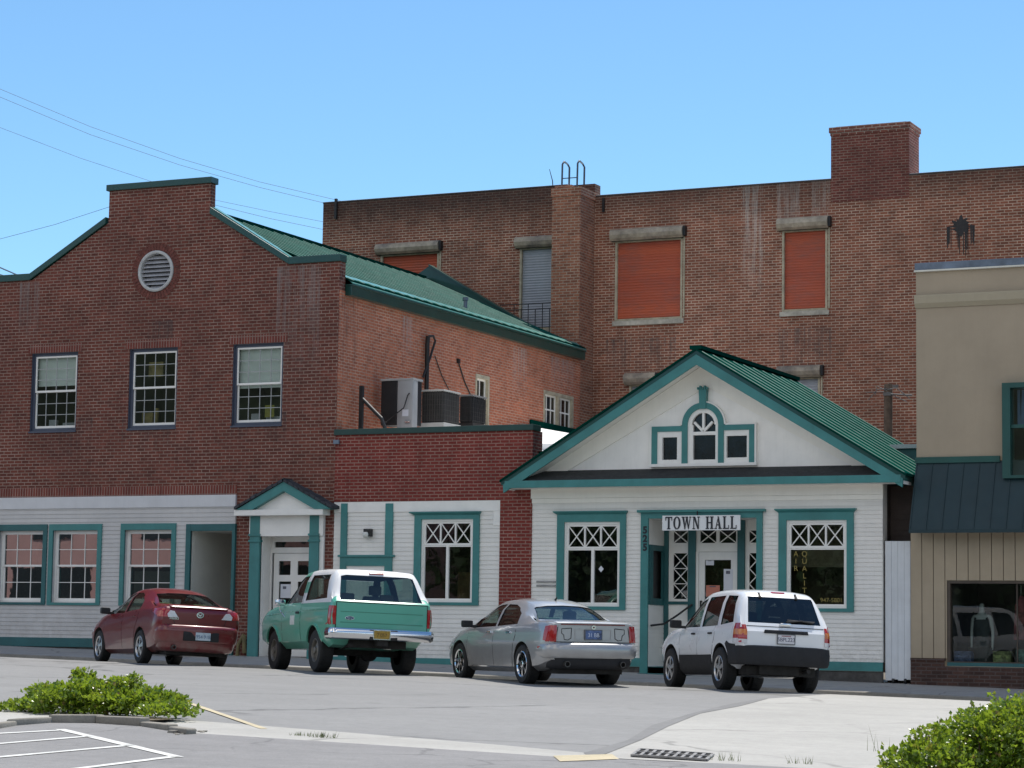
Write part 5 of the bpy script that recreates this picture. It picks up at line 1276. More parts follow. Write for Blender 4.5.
mb = MB(); mb.holed([(EP, .6), (ER_, .6), (ER_, SW[2]-.06), (SW[0]-.05, SW[2]-.06), (SW[0]-.05, ZP0), (EP, ZP0)], [], front(Y0-.05)); mb.box(EP, SW[0]-.05, Y0-.07, Y0+.02, ZP0-.05, ZP0); mb.quad((EP, Y0-.05, .6), (EP, Y0+.3, .6), (EP, Y0+.3, 4.19), (EP, Y0-.018, 4.19), (EP, Y0-.018, ZP0), (EP, Y0-.05, ZP0)); mb.build('brick_base', M['brick_base'], t)
fr = MB(); frame_bars(fr, SW[0], SW[1], SW[2], SW[3], Y0-.03, Y0+.12, .06, .04, .04)
for px in (1016.5,): x = F(px, 620)[0]; fr.box(x-.012, x+.012, Y0+.05, Y0+.09, SW[2]+.04, SW[3]-.04)
fr.box(SW[0], SW[1], Y0-.06, Y0+.02, SW[2]-.05, SW[2]-.002)
so = fr.build('shop_window', plain('dark brown window frame', (.07, .05, .035), .5, .2, 4), t)
MB().box(SW[0], SW[1], Y0-.065, Y0-.062, SW[2]-.05, SW[2]+.02).build('sill_strip', M['teal_dark'], so)
pane(so, SW[0]+.05, SW[1]-.05, SW[2]+.03, SW[3]-.03, Y0+.07, M['glass_shop'])
room(so, *SW, Y0+.14, M['dark_interior'], 2.4, .05)

# ================================================================== BIG BRICK BUILDING BEHIND
YD = 61.7; ZD = 14.22
DL, DRR = F(322, 260, YD)[0], 2.0
t = bb = thing('brick_block', 'tall weathered brick block with red roller shutters rising behind the other buildings', 'building', ((DL-14)/2, YD, road_z(-20, 44)))
CHX0, CHX1 = F(831, 180, YD)[0], F(909, 150, YD)[0]
ZD1 = F(440, 195, YD)[1]; ZD2 = F(712, 188.5, YD)[1]; ZD3 = F(975, 170.5, YD)[1]; ZCH = F(870, 124, YD)[1]
STX0, STX1 = F(551, 300, 60.7)[0], F(579.3, 300, 60.7)[0]
WS = {'red_wide': box_from(615, 239, 682.5, 320, YD), 'red_narrow': box_from(782, 229, 827.5, 311, YD), 'grey': box_from(519.5, 247, 553, 330, YD), 'left': box_from(380, 253, 438.5, 330, YD), 'low': box_from(782, 377, 820, 440, YD), 'lowl': box_from(629, 384, 655, 440, YD)}
mb = MB().holed([(DL, 3), (DRR, 3), (DRR, ZD3), (CHX1, ZD3), (CHX1, ZD2), (STX1, ZD2), (STX1, ZD1), (DL, ZD1)], [rect(*w) for w in WS.values()], front(YD), .20)
mb.quad((CHX1, YD, ZD3-1), (CHX1, YD+.4, ZD3-1), (CHX1, YD+.4, ZD3), (CHX1, YD, ZD3))
mb.quad((DL, YD, 3), (DL, YD+12, 3), (DL, YD+12, ZD1), (DL, YD, ZD1))
mb.box(DL, STX1, YD+.001, YD+.4, ZD1-1.0, ZD1-.001); mb.box(CHX1, DRR, YD+.001, YD+.4, ZD3-1.0, ZD3-.001); mb.box(STX1, CHX0, YD+.001, YD+.4, ZD2-1.0, ZD2-.001)
mb.build('wall', M['brick_back'], t)
mb = MB(); mb.box(CHX0, CHX1, YD-.004, YD+.97, ZD3-.6, ZCH-.13); mb.build('chimney', M['brick_chimney'], t)
mb = MB(); mb.box(CHX0-.05, CHX1+.05, YD-.05, YD+1.02, ZCH-.17, ZCH-.02); mb.box(CHX0-.02, CHX1+.02, YD-.025, YD+1.0, ZCH-.25, ZCH-.17); mb.box(CHX0+.1, CHX1-.1, YD+.1, YD+.9, ZCH-.03, ZCH+.02); mb.build('chimney_cap', brick('chimney cap brick', (.23, .085, .06), (.15, .06, .05), (.46, .38, .32), h=.079, w=.222, blot=.5), t, bevel=.01)
mb = MB(); zs = F(565, 187.5, 60.7)[1]
mb.box(STX0, STX1, 60.7, YD-.002, 3, zs-.25); mb.box(STX0-.03, STX1+.03, 60.67, YD-.002, zs-.25, zs); mb.box(STX0+.05, STX1-.3, 60.75, YD-.1, zs, zs+.08)
mb.build('stack', brick('orange brown stack brick', (.33, .125, .072), (.24, .09, .058), (.46, .35, .26), h=.079, w=.222, ms=.0125, blot=.3, dark=.3), t)
mb = MB()
for (a, b, z) in ((DL-.01, STX0, ZD1), (STX1, CHX0, ZD2), (CHX1, DRR, ZD3)): mb.box(a, b, YD-.015, YD+.41, z, z+.035)
mb.build('parapet_cap', plain('blackened parapet tar', (.06, .055, .055), .8, .4, 3), t)
mb = MB()
for (a, b, z) in ((DL-.01, STX0, ZD1), (STX1, CHX0, ZD2), (CHX1, DRR, ZD3)): mb.box(a, b, YD+.05, YD+.42, z+.036, z+.055)
mb.build('roof_edge', M['white_roof'], t)
def hood_window(key, mat, hood=True, hoodpx=None, sill=True, label=None):
    u0, u1, z0, z1 = WS[key]
    fr = MB(); frame_bars(fr, u0, u1, z0, z1, YD-.01, YD+.14, .06)
    fr.box(u1+.03, u1+.07, YD-.03, YD+.03, z0+.05, z1)
    wo = fr.build('shuttered_window', M['old_wood'], t)
    if label: wo['label'] = label
    mb = MB(); n = int((z1-z0-.12)/.075); h = (z1-z0-.12)/n
    for i in range(n):
        a = z0+.06+h*i; mb.quad((u0+.06, YD+.085, a), (u1-.06, YD+.085, a), (u1-.06, YD+.07, a+h*.5), (u0+.06, YD+.07, a+h*.5)); mb.quad((u0+.06, YD+.07, a+h*.5), (u1-.06, YD+.07, a+h*.5), (u1-.06, YD+.085, a+h), (u0+.06, YD+.085, a+h))
    mb.build('roller_shutter', mat, wo)
    if hood:
        hb = MB(); zc_, r = z1+.14, .165
        pf = [(YD+.0, zc_-r), (YD-.12, zc_-r), (YD-.20, zc_-r*.6), (YD-.24, zc_), (YD-.20, zc_+r*.65), (YD-.12, zc_+r), (YD+.0, zc_+r)]
        a, b = u0-.10, u1+.05
        for p, q in zip(pf[:-1], pf[1:]): hb.quad((a, p[0], p[1]), (b, p[0], p[1]), (b, q[0], q[1]), (a, q[0], q[1]))
        hb.quad((a, pf[0][0], pf[0][1]), (b, pf[0][0], pf[0][1]), (b, pf[1][0], pf[1][1]), (a, pf[1][0], pf[1][1]))
        for x in (a, b): hb.add([(x, p, q) for p, q in pf], [tuple(range(7))])
        hb.build('hood', M['hood'], wo, smooth=50)
        MB().box(u1+.055, u1+.12, YD-.16, YD, zc_-.12, zc_+.15).build('shutter_motor', M['black_metal'], wo)
    if sill: MB().box(u0-.05, u1+.05, YD-.06, YD+.1, z0-.13, z0-.003).build('sill', plain('cracked stone sill', (.50, .46, .38), .85, .3, 3), wo)
hood_window('red_wide', M['shutter_red'], label='wide faded red roller shutter'); hood_window('red_narrow', M['shutter_red'], label='narrow red roller shutter with dark top'); hood_window('grey', M['shutter_grey'], label='pale grey roller shutter beside the stack'); hood_window('left', M['shutter_red'], label='red roller shutter half hidden by the green roof')
hood_window('low', M['shutter_grey'], label='lower shuttered window behind the town hall roof, right one'); hood_window('lowl', M['shutter_grey'], label='lower shuttered window behind the town hall roof, left one')
# balcony rail
a, b = F(500, 310, YD-.6)[0], STX0; zr0, zr1 = F(535, 327.5, YD-.6)[1], F(535, 303.5, YD-.6)[1]; zm = F(535, 309, YD-.6)[1]
mb = MB(); y = YD-.6
for z in (zr0, zm, zr1): mb.box(a, b, y-.012, y+.012, z-.012, z+.012)
k = int((b-a)/.2)
for i in range(k+1): x = a+(b-a)*i/k; mb.box(x-.009, x+.009, y-.009, y+.009, zr0-.2, zm if i % 2 else zr1)
mb.box(a, b, y, YD, zr0-.22, zr0-.16); mb.build('balcony_rail', M['black_metal'], t)
# roof ladder hoops
t2 = thing('roof_ladder', 'iron ladder with two tall hoops over the brick stack top', 'ladder', (STX0+.4, YD, zs))
for (px0, py0, px1, py1, pyb) in ((563.5, 161.5, 570, 165, 186), (578.7, 160.5, 585, 164.5, 188)):
    p, q = F(px0-1, py0, 61.2), F(px1-.5, py1, 62.0)
    mb = MB().tube([(p[0]-.03, 61.2, zs-1.2), (p[0], 61.2, p[1]-.08), (p[0]+.03, 61.25, p[1]), (q[0]-.04, 61.95, q[1]+.02), (q[0], 62.0, q[1]-.08), (q[0]-.02, 62.0, zs-.9)], .028, 8); mb.build('hoop', plain('grey blue iron', (.06, .08, .11), .5, .2, 5), t2, smooth=50)
p, q = F(562, 178.5, 61.2), F(577, 177.5, 61.2)
MB().tube([(p[0], 61.2, p[1]), (q[0], 61.2, q[1])], .014, 6).build('rung', M['black_metal'], t2)
p, q = F(552, 185.5, YD), F(548, 168.5, YD)
o = setp(MB().tube([(p[0], YD+.1, p[1]-.3), (p[0]-.03, YD+.1, p[1]+.15), (q[0], YD+.1, q[1])], [.02, .014, .008], 6).build('antenna_rod', M['black_metal'], None), 'thin leaning antenna rod on the parapet left of the ladder hoops', 'antenna')
# black tar splash above the shop roof
mb = MB(); rnd = random.Random(3); c0 = F(961, 229, YD)
mb.prism([(c0[0]+.42*math.cos(a)*rnd.uniform(.35, 1.05)*.75, c0[1]+.1+.28*math.sin(a)*rnd.uniform(.45, 1.1)) for a in [i*6.283/34 for i in range(34)]], YD-.006, YD+.01)
for i in range(26):
    x = c0[0]+rnd.uniform(-.38, .36); w = rnd.uniform(.006, .026); l = rnd.uniform(.25, .75) if abs(x-c0[0]-.05) > .16 else rnd.uniform(.6, 1.0); zt_ = c0[1]+.2-abs(x-c0[0])*.35
    mb.prism([(x-w, zt_), (x-w*.5, zt_-l), (x+w*.5, zt_-l), (x+w, zt_)], YD-.0055-.0002*i, YD+.008)
mb.build('tar_splash', plain('black tar', (.026, .023, .023), .6, .3, 6), t)
mb = MB(); a = F(337, 201, YD); mb.box(a[0]-.035, a[0]+.035, YD-.09, YD-.01, a[1]-.55, a[1]+.06); mb.build('scupper', M['black_metal'], t)
mb = MB(); a = F(604, 200, YD); mb.box(a[0]-.03, a[0]+.03, YD-.07, YD-.01, a[1]-.35, a[1]+.05); mb.build('scupper', M['black_metal'], t)
# the flat roof shows nothing from the street but closes the block
mb = MB().quad((DL, YD+.4, ZD2-.4), (DRR, YD+.4, ZD2-.4), (DRR, YD+14, ZD2-.4), (DL, YD+14, ZD2-.4)); mb.build('flat_roof', M['white_roof'], t)
# ================================================================== ROOF AND YARD THINGS
def coil_mat(name, col):
    m, nt, p = NT(name); c = coords(nt)
    w = nd(nt, 'ShaderNodeTexWave', wave_type='BANDS', bands_direction='Z'); w.inputs['Scale'].default_value = 9; w.inputs['Distortion'].default_value = .3; nt.links.new(c, w.inputs[0])
    n = noise_(nt, c, 5, 5, .7)
    out = mix_(nt, ramp_(nt, n, [(.35, 0), (.7, 1)]), tuple(x*.6 for x in col), tuple(x*1.25 for x in col))
    out = mix_(nt, math_(nt, 'MULTIPLY', w.outputs['Fac'], .5), out, tuple(x*.5 for x in col))
    nt.links.new(out, p.inputs['Base Color']); p.inputs['Roughness'].default_value = .6; return m
M['coil_black'] = coil_mat('black condenser coil', (.012, .012, .014)); M['coil_grey'] = coil_mat('dusty grey condenser coil', (.045, .042, .04))
grey_p = plain('light grey unit casing', (.36, .36, .36), .5, .08, 2, streak=.15)
pale_p = plain('pale unit rim', (.50, .49, .46), .5, .1, 3)
def ac_unit(label, px0, pxc, px1, pyt, pyb, n, kind):
    (u0, z1), (uc, _), (u1, z0) = F(px0, pyt, n), F(pxc, pyt, n), F(px1, pyb, n)
    # front face runs px0..pxc; the side face is seen at the right
    d = None
    for k in range(5, 200):
        dd = k*.01; p = Vector((uc, n+dd, z0)); q = p-EYE
        px = 512+FPX*q.dot(RT)/q.dot(FW)
        if px >= px1: d = dd; break
    d = d or .8; zb_ = 5.9
    t = thing('air_conditioner', label, 'air conditioner', ((u0+uc)/2, n+d/2, zb_), group='condenser units on the annex roof')
    r = .06
    if kind == 'tall':
        us_ = F(397.5, pyt, n)[0]
        MB().box(u0, us_-.004, n, n+d, z0, z1-.03).build('coil', M['coil_black'], t, bevel=.02)
        MB().box(us_, uc, n-.012, n+.25, z0-.4, z1).build('service_panel', grey_p, t, bevel=.045, smooth=40)
        MB().box(us_, uc-.01, n+.255, n+d, z0, z1-.03).build('coil', M['coil_black'], t, bevel=.02)
        MB().box(u0-.015, uc+.01, n-.02, n+d+.02, z1-.028, z1+.02).build('top_cover', grey_p, t, bevel=.012)
        a, b = F(402, 409.5, n-.03), F(408, 416, n-.03)
        o = MB().box(a[0], b[0], n-.018, n-.013, b[1], a[1]).build('label_plate', M['paper'], t)
        p1, p2, p3 = F(409, 393, n-.05), F(404, 408, n-.08), F(384, 423, n-.12)
        MB().tube([(p1[0], n-.03, p1[1]), (p1[0]-.02, n-.07, p1[1]-.05), (p2[0], n-.09, p2[1]), (p3[0], n-.12, p3[1])], .014, 6).build('conduit', M['black_metal'], t)
        p1 = F(407.5, 422, n-.06); MB().lathe([(.001, -.06), (.03, -.06), (.03, .06), (.001, .06)], (p1[0], n-.05, p1[1]), 'x', 10).build('valve', M['chrome'], t)
    else:
        cm = M['coil_grey'] if kind == 'grey' else M['coil_black']
        MB().box(u0, uc, n, n+d, z0+.05, z1-.03).build('coil', cm, t, bevel=.05)
        mb = MB()
        for i in range(9): x = u0+.04+(uc-u0-.08)*i/8; mb.box(x-.006, x+.006, n-.014, n-.004, z0+.06, z1-.03)
        for i in range(7): y = n+.04+(d-.08)*i/6; mb.box(uc+.004, uc+.014, y-.006, y+.006, z0+.06, z1-.03)
        for i in range(6): z = z0+.1+(z1-z0-.2)*i/5; mb.box(u0+.01, uc+.015, n-.016, n-.012, z-.005, z+.005); mb.box(uc+.012, uc+.016, n, n+d, z-.005, z+.005)
        mb.build('guard_grille', plain('unit guard wire', (.07, .066, .06) if kind == 'grey' else (.03, .03, .03), .6, .2, 6), t)
        MB().box(u0-.01, uc+.02, n-.02, n+d+.02, z1-.03, z1+.012).build('top_cover', pale_p if kind == 'grey' else plain('grey top cover', (.20, .20, .20), .5, .1, 4), t, bevel=.012)
        MB().box(u0-.02, uc+.03, n-.03, n+d+.03, z0-.25, z0+.05).build('base_pan', pale_p if kind == 'grey' else M['black_metal'], t, bevel=.012)
    return t
ac_unit('tall black air conditioner with light grey service panel on the annex roof, left unit', 381.3, 413.5, 421.5, 380, 424.5, 48.6, 'tall')
ac_unit('dusty grey air conditioner with pale rim on the annex roof, middle unit', 421.5, 444, 459, 390.5, 424, 49.5, 'grey')
ac_unit('smallest all black air conditioner on the annex roof, right unit', 459.5, 472.5, 485.5, 395.3, 424, 51.0, 'black')
# steel post with brace left of the units
a, b = F(361.8, 386, 47.7), F(361.8, 425, 47.7); c, d = F(362.5, 399, 47.7), F(381.5, 418.5, 47.7)
t = thing('pipe_post', 'black steel post with diagonal brace behind the annex parapet', 'post', (a[0], 47.7, 5.9))
MB().box(a[0]-.045, a[0]+.045, 47.66, 47.74, 5.85, a[1]).build('post', M['black_metal'], t)
MB().tube([(c[0], 47.7, c[1]), (d[0], 47.7, d[1]), (d[0]+.15, 47.7, d[1]-.35)], .045, 8).build('brace', M['black_metal'], t)
# service mast and drop cables on the orange wall
xw = UR+.10
p0, p1, p2 = D(426.5, 392, xw), D(427.3, 345, xw), D(428.8, 336.5, xw)
t = thing('service_mast', 'black electrical service mast standing against the orange brick side wall', 'mast', (xw, p0[0], 6.4))
MB().tube([(xw, p0[0], 6.3), (xw, p0[0], p0[1]), (xw, p1[0], p1[1]), (xw+.03, p2[0]-.1, p2[1])], .055, 10).build('pipe', M['black_metal'], t, smooth=50)
q1, q2, q3 = D(431.5, 336, xw), D(433.4, 341, xw), D(429, 358, xw)
MB().tube([(xw, p2[0], p2[1]), (xw+.05, q1[0], q1[1]), (xw+.05, q2[0], q2[1]), (xw+.03, q3[0], q3[1]), (xw, q3[0]-.3, q3[1]-.5)], .03, 8).build('drip_loop', M['black_metal'], t, smooth=50)
for k, (pa, pb, lb) in enumerate((((435, 356), (449, 390), 'cable slanting down the orange wall from the service mast'), ((458.5, 362), (471, 396), 'cable slanting down the orange wall from a small hook'))):
    a, b = D(*pa, UR+.03), D(*pb, UR+.03)
    mb = MB().tube([(UR+.03, a[0], a[1]), (UR+.02, (a[0]+b[0])/2, (a[1]+b[1])/2-.05), (UR+.03, b[0], b[1])], .013 if k == 0 else .018, 6)
    if k: mb.box(UR, UR+.06, a[0]-.05, a[0]+.05, a[1]-.03, a[1]+.08)
    setp(mb.build('wall_cable', M['black_metal'], None), lb, 'cable')
a = D(580, 388, UR+.05); 
# weathered pole behind the town hall roof
a, b = F(888.3, 384, 57.5), F(888, 424, 57.5)
t = thing('utility_pole', 'short weathered timber utility pole behind the town hall roof', 'utility pole', (a[0], 57.5, 1.2))
MB().tube([(b[0]-.03, 57.5, 1.0), (a[0], 57.5, a[1]-.1), (a[0], 57.5, a[1])], [.12, .105, .10], 10).build('pole', plain('grey brown pole timber', (.17, .12, .085), .9, .3, 5, streak=.4), t, smooth=60)
mb = MB(); mb.box(a[0]-.13, a[0]+.15, 57.86, 57.89, a[1]-.05, a[1]+.02); mb.box(a[0]-.10, a[0]+.10, 57.38, 57.41, a[1]-.30, a[1]-.22); mb.build('insulator_bracket', plain('grey bracket', (.16, .15, .14), .6, .2, 6), t)
rnd = random.Random(5); mb = MB()
for i in range(4):
    s = 1 if i % 2 else -1; x1 = a[0]+s*rnd.uniform(.3, .6); z1 = a[1]-rnd.uniform(.1, .5)
    mb.tube([(a[0], 57.4, a[1]-.12-.03*i), (a[0]+s*.25, 57.38, (a[1]+z1)/2+rnd.uniform(-.15, .1)), (x1, 57.4, z1)], .012, 5)
p = F(866, 392.5, 60.5); mb.tube([(a[0], 57.4, a[1]-.2), (p[0], 60.5, p[1])], .012, 5)
p = F(912, 391, 57.4); mb.tube([(a[0], 57.4, a[1]-.25), (a[0]+.5, 57.4, a[1]-.3), (p[0], 57.4, p[1]-.1)], .02, 5)
mb.build('wires', plain('grey wire insulation', (.20, .19, .18), .6, .2, 8), t)
# overhead wires behind the roofs
def wire(label, pts, n0, n1, r, sag=0):
    P = []; k = len(pts)
    for i, (px, py) in enumerate(pts):
        n = n0+(n1-n0)*i/(k-1); u, z = F(px, py, n); P.append(Vector((u, n, z)))
    Q = []
    for i in range(k-1):
        for j in range(8): Q.append(P[i].lerp(P[i+1], j/8))
    Q.append(P[-1])
    o = MB().tube(Q, r, 5).build('overhead_wire', plain('faded wire', (.16, .21, .29), .7, .1, 5), None); setp(o, label, 'wire', 'overhead wires across the sky')
wire('topmost overhead wire sloping from the left edge of the sky', [(-90, 52), (0, 89), (90, 126.5), (180, 158.5), (260, 182), (345, 202), (420, 217)], 66, 78, .008)
wire('second overhead wire just below the topmost one', [(-90, 60), (0, 97), (90, 134.5), (180, 165), (260, 187.5), (345, 208), (420, 223)], 66, 78, .008)
wire('third overhead wire running behind the stepped brick gable', [(-90, 88), (0, 127.5), (80, 158), (150, 181), (215, 200), (270, 211.5), (345, 226), (420, 238)], 66, 78, .007)
wire('fourth overhead wire emerging right of the stepped gable', [(165, 190.5), (190, 198), (215, 205), (270, 218.5), (345, 234), (420, 247)], 66, 78, .008)
wire('overhead wire rising from the left edge to the gable top', [(-60, 256), (0, 239), (55, 224.5), (112, 206), (150, 193)], 56, 58, .007)
wire('short dark wire at the left end of the gable coping, upper one', [(-40, 251), (0, 267.5), (22, 277)], 50, 50.5, .018)
wire('short dark wire at the left end of the gable coping, lower one', [(-40, 263), (0, 274.5), (12, 278)], 50, 50.5, .014)

# ---- mannequin and goods in the shop window
def skin_body(name, mat, verts, edges, parent, sub=2):
    me = bpy.data.meshes.new(name); me.from_pydata([v[:3] for v in verts], edges, [])
    o = bpy.data.objects.new(name, me); COL.objects.link(o)
    sk = o.modifiers.new('s', 'SKIN'); sk.use_smooth_shade = True
    for i, v in enumerate(verts):
        d = me.skin_vertices[0].data[i]; d.radius = (v[3], v[4]); d.use_root = (i == 0)
    ss = o.modifiers.new('d', 'SUBSURF'); ss.levels = sub; ss.render_levels = sub
    dg = bpy.context.evaluated_depsgraph_get(); m2 = bpy.data.meshes.new_from_object(o.evaluated_get(dg))
    o.modifiers.clear(); o.data = m2; m2.materials.clear(); m2.materials.append(mat)
    m2.polygons.foreach_set('use_smooth', [True]*len(m2.polygons))
    attach(o, parent); return o
ym = Y0+.75
zh = F(980.5, 603, ym)[1]; z0 = SW[2]+.02; um = F(982, 630, ym)[0]
zs_ = F(980, 614, ym)[1]
t = thing('mannequin', 'headless pale mannequin in a dark sleeveless dress inside the shop window', 'mannequin', (um, ym, z0))
hh = zs_-z0
V_ = [(um, ym, z0+hh*.62, .13, .09), (um, ym, z0+hh*.78, .115, .085), (um, ym, z0+hh*.92, .145, .085), (um, ym, zs_, .06, .055), (um, ym, zh, .05, .05),
      (um-.17, ym, zs_-.05, .052, .05), (um-.21, ym+.02, zs_-.33, .036, .036), (um-.20, ym-.05, zs_-.58, .026, .026), (um-.195, ym-.07, zs_-.72, .03, .018),
      (um+.17, ym, zs_-.05, .052, .05), (um+.215, ym+.02, zs_-.33, .036, .036), (um+.225, ym-.05, zs_-.58, .026, .026), (um+.225, ym-.07, zs_-.72, .03, .018),
      (um-.085, ym, z0+hh*.5, .085, .08), (um-.08, ym, z0+hh*.27, .05, .055), (um-.075, ym, z0+.05, .032, .036), (um+.085, ym, z0+hh*.5, .085, .08), (um+.08, ym, z0+hh*.27, .05, .055), (um+.075, ym, z0+.05, .032, .036)]
E_ = [(0, 1), (1, 2), (2, 3), (3, 4), (2, 5), (5, 6), (6, 7), (7, 8), (2, 9), (9, 10), (10, 11), (11, 12), (0, 13), (13, 14), (14, 15), (0, 16), (16, 17), (17, 18)]
skin_body('body', plain('pale mannequin skin', (.27, .30, .28), .5, .04, 4), V_, E_, t)
pr = [(.105, zs_-.10, .07), (.165, zs_-.15, .105), (.165, zs_-.32, .11), (.15, zs_-.48, .10), (.19, zs_-.66, .13), (.23, zs_-.95, .15), (.27, z0+.30, .17)]
mb = MB(); S_ = 22
for (rx, z, ry) in pr:
    for k in range(S_): a = 6.2832*k/S_; mb.v.append((um+rx*math.cos(a)*(1+.04*math.sin(6*a)*(z < zs_-.6)), ym+ry*math.sin(a), z+.03*abs(math.cos(a))*(z > zs_-.12)))
for i in range(len(pr)-1):
    for k in range(S_): mb.f.append((i*S_+k, i*S_+(k+1) % S_, (i+1)*S_+(k+1) % S_, (i+1)*S_+k)); mb.m.append(0)
mb.slab([(um-.14, ym-.09, zs_-.12), (um-.10, ym-.09, zs_-.12), (um-.08, ym-.03, zs_+.0), (um-.12, ym-.03, zs_+.0)], (0, .02, 0)); mb.slab([(um+.10, ym-.09, zs_-.12), (um+.14, ym-.09, zs_-.12), (um+.12, ym-.03, zs_+.0), (um+.08, ym-.03, zs_+.0)], (0, .02, 0))
mb.build('dress', plain('charcoal green dress cloth', (.030, .036, .033), .85, .2, 4), t, smooth=60)
for (px0, py0, px1, col, lb) in ((994, 651, 1012, (.14, .17, .06), 'yellow green box of goods right of the mannequin in the shop window'), (1017, 649.5, 1030, (.09, .15, .125), 'grey green box of goods at the right edge of the shop window'), (955, 651, 972, (.10, .14, .24), 'dark blue box of goods left of the mannequin in the shop window')):
    a, b = F(px0, py0, Y0+.5), F(px1, py0, Y0+.5)
    t = thing('goods_box', lb, 'box', (a[0], Y0+.5, SW[2]+.03))
    MB().box(a[0], b[0], Y0+.4, Y0+.7, SW[2]+.03, a[1]).build('carton', plain('patterned carton', col, .7, .6, 9), t, bevel=.008); MB().box(a[0]+.02, b[0]-.02, Y0+.396, Y0+.399, SW[2]+.12, a[1]-.08).build('print', plain('carton print', tuple(x*1.25 for x in col), .7, .8, 14), t)
a = F(1021, 596, Y0+.6); b = F(1021, 640, Y0+.6)
t = thing('hanging_garment', 'dark red patterned garment hanging at the right edge of the shop window', 'garment', (a[0], Y0+.6, b[1]))
mb = MB(); mb.prism([(a[0]-.15, b[1]), (a[0]+.22, b[1]), (a[0]+.2, a[1]-.2), (a[0]+.05, a[1]), (a[0]-.02, a[1]), (a[0]-.12, a[1]-.2)], Y0+.57, Y0+.62); mb.build('cloth', plain('patterned cloth', (.14, .04, .04), .85, .9, 7), t, bevel=.01)
MB().tube([(a[0], Y0+.6, a[1]), (a[0], Y0+.6, SW[3]-.02)], .006, 5).build('hanger', M['chrome'], t)
# ================================================================== CARS
def pchip(tab):
    xs = [a for a, _ in tab]; ys = [b for _, b in tab]; n = len(xs)
    h = [xs[i+1]-xs[i] for i in range(n-1)]; d = [(ys[i+1]-ys[i])/h[i] for i in range(n-1)]
    m = [0]*n
    for i in range(1, n-1):
        if d[i-1]*d[i] > 0:
            w1, w2 = 2*h[i]+h[i-1], h[i]+2*h[i-1]; m[i] = (w1+w2)/(w1/d[i-1]+w2/d[i])
    m[0], m[-1] = d[0], d[-1]
    def f(x):
        if x <= xs[0]: return ys[0]
        if x >= xs[-1]: return ys[-1]
        i = max(k for k in range(n-1) if xs[k] <= x); t = (x-xs[i])/h[i]
        return ((1+2*t)*(1-t)**2*ys[i]+t*(1-t)**2*h[i]*m[i]+t*t*(3-2*t)*ys[i+1]+t*t*(t-1)*h[i]*m[i+1])
    return f
def loft(S, P, inset=0, srange=None, floor=None, mats=None):
    """closed body from side profiles; returns MB. section runs bottom centre -> roof centre, mirrored"""
    mb = MB(); rings = []
    for s in S:
        zu, zs_, zm, zb, zt = (P[k](s) for k in ('zu', 'zs', 'zm', 'zb', 'zt')); ys, ym, yb, yt = (P[k](s) for k in ('ys', 'ym', 'yb', 'yt'))
        zt = max(zt, zu+.12); zb = min(zb, zt-.02); zm = min(zm, zb-.03); zs_ = min(zs_, zm-.03); zu = min(zu, zs_-.02)
        h = zt-zb; cr = P['cr'](s); r = min(.07, h*.45)
        yt = min(yt, yb)
        pts = [(0, zu), (ys*.86, zu), (ys, zs_), (ys+(ym-ys)*.65, zs_+(zm-zs_)*.45), (ym, zm), (ym-(ym-yb)*.35, zm+(zb-zm)*.55), (yb+.004, zb-.015), (yb-.012, zb+min(.012, h*.2)),
               (yb+(yt-yb)*.30, zb+h*.33), (yb+(yt-yb)*.62, zb+h*.66), (yt, zt-r), (yt-r*.55, zt-r*.30), (yt-r*1.3 if yt > r*2.6 else yt*.5, zt), (yt*.5, zt+cr*.75), (0, zt+cr)]
        if inset:
            zc = (zu+zt)/2
            pts = [(max(0, y-inset) if y else 0, min(z, zt-inset+cr*.5)) for y, z in pts]
            pts = [(y, max(z, floor) ) for y, z in pts]
        rings.append(pts)
    n = len(rings[0]); full = 2*n-2
    for s, pts in zip(S, rings):
        for (y, z) in pts: mb.v.append((y, s, z))
        for (y, z) in reversed(pts[1:-1]): mb.v.append((-y, s, z))
    for i in range(len(S)-1):
        for k in range(full):
            a = i*full+k; b = i*full+(k+1) % full
            mb.f.append((a, b, b+full, a+full)); mb.m.append(0)
    mb.f.append(tuple(range(full))); mb.m.append(0); e = (len(S)-1)*full; mb.f.append(tuple(e+k for k in reversed(range(full)))); mb.m.append(0)
    return mb
def boolean(o, cutters, op='DIFFERENCE'):
    for c in cutters:
        md = o.modifiers.new('b', 'BOOLEAN'); md.operation = op; md.object = c; md.solver = 'EXACT'; md.material_mode = 'TRANSFER'
    dg = bpy.context.evaluated_depsgraph_get(); me = bpy.data.meshes.new_from_object(o.evaluated_get(dg))
    old = o.data; o.modifiers.clear(); o.data = me; bpy.data.meshes.remove(old)
    for c in cutters: bpy.data.objects.remove(c)
def cutter(mb, mat): return mb.build('cutter', mat, None)

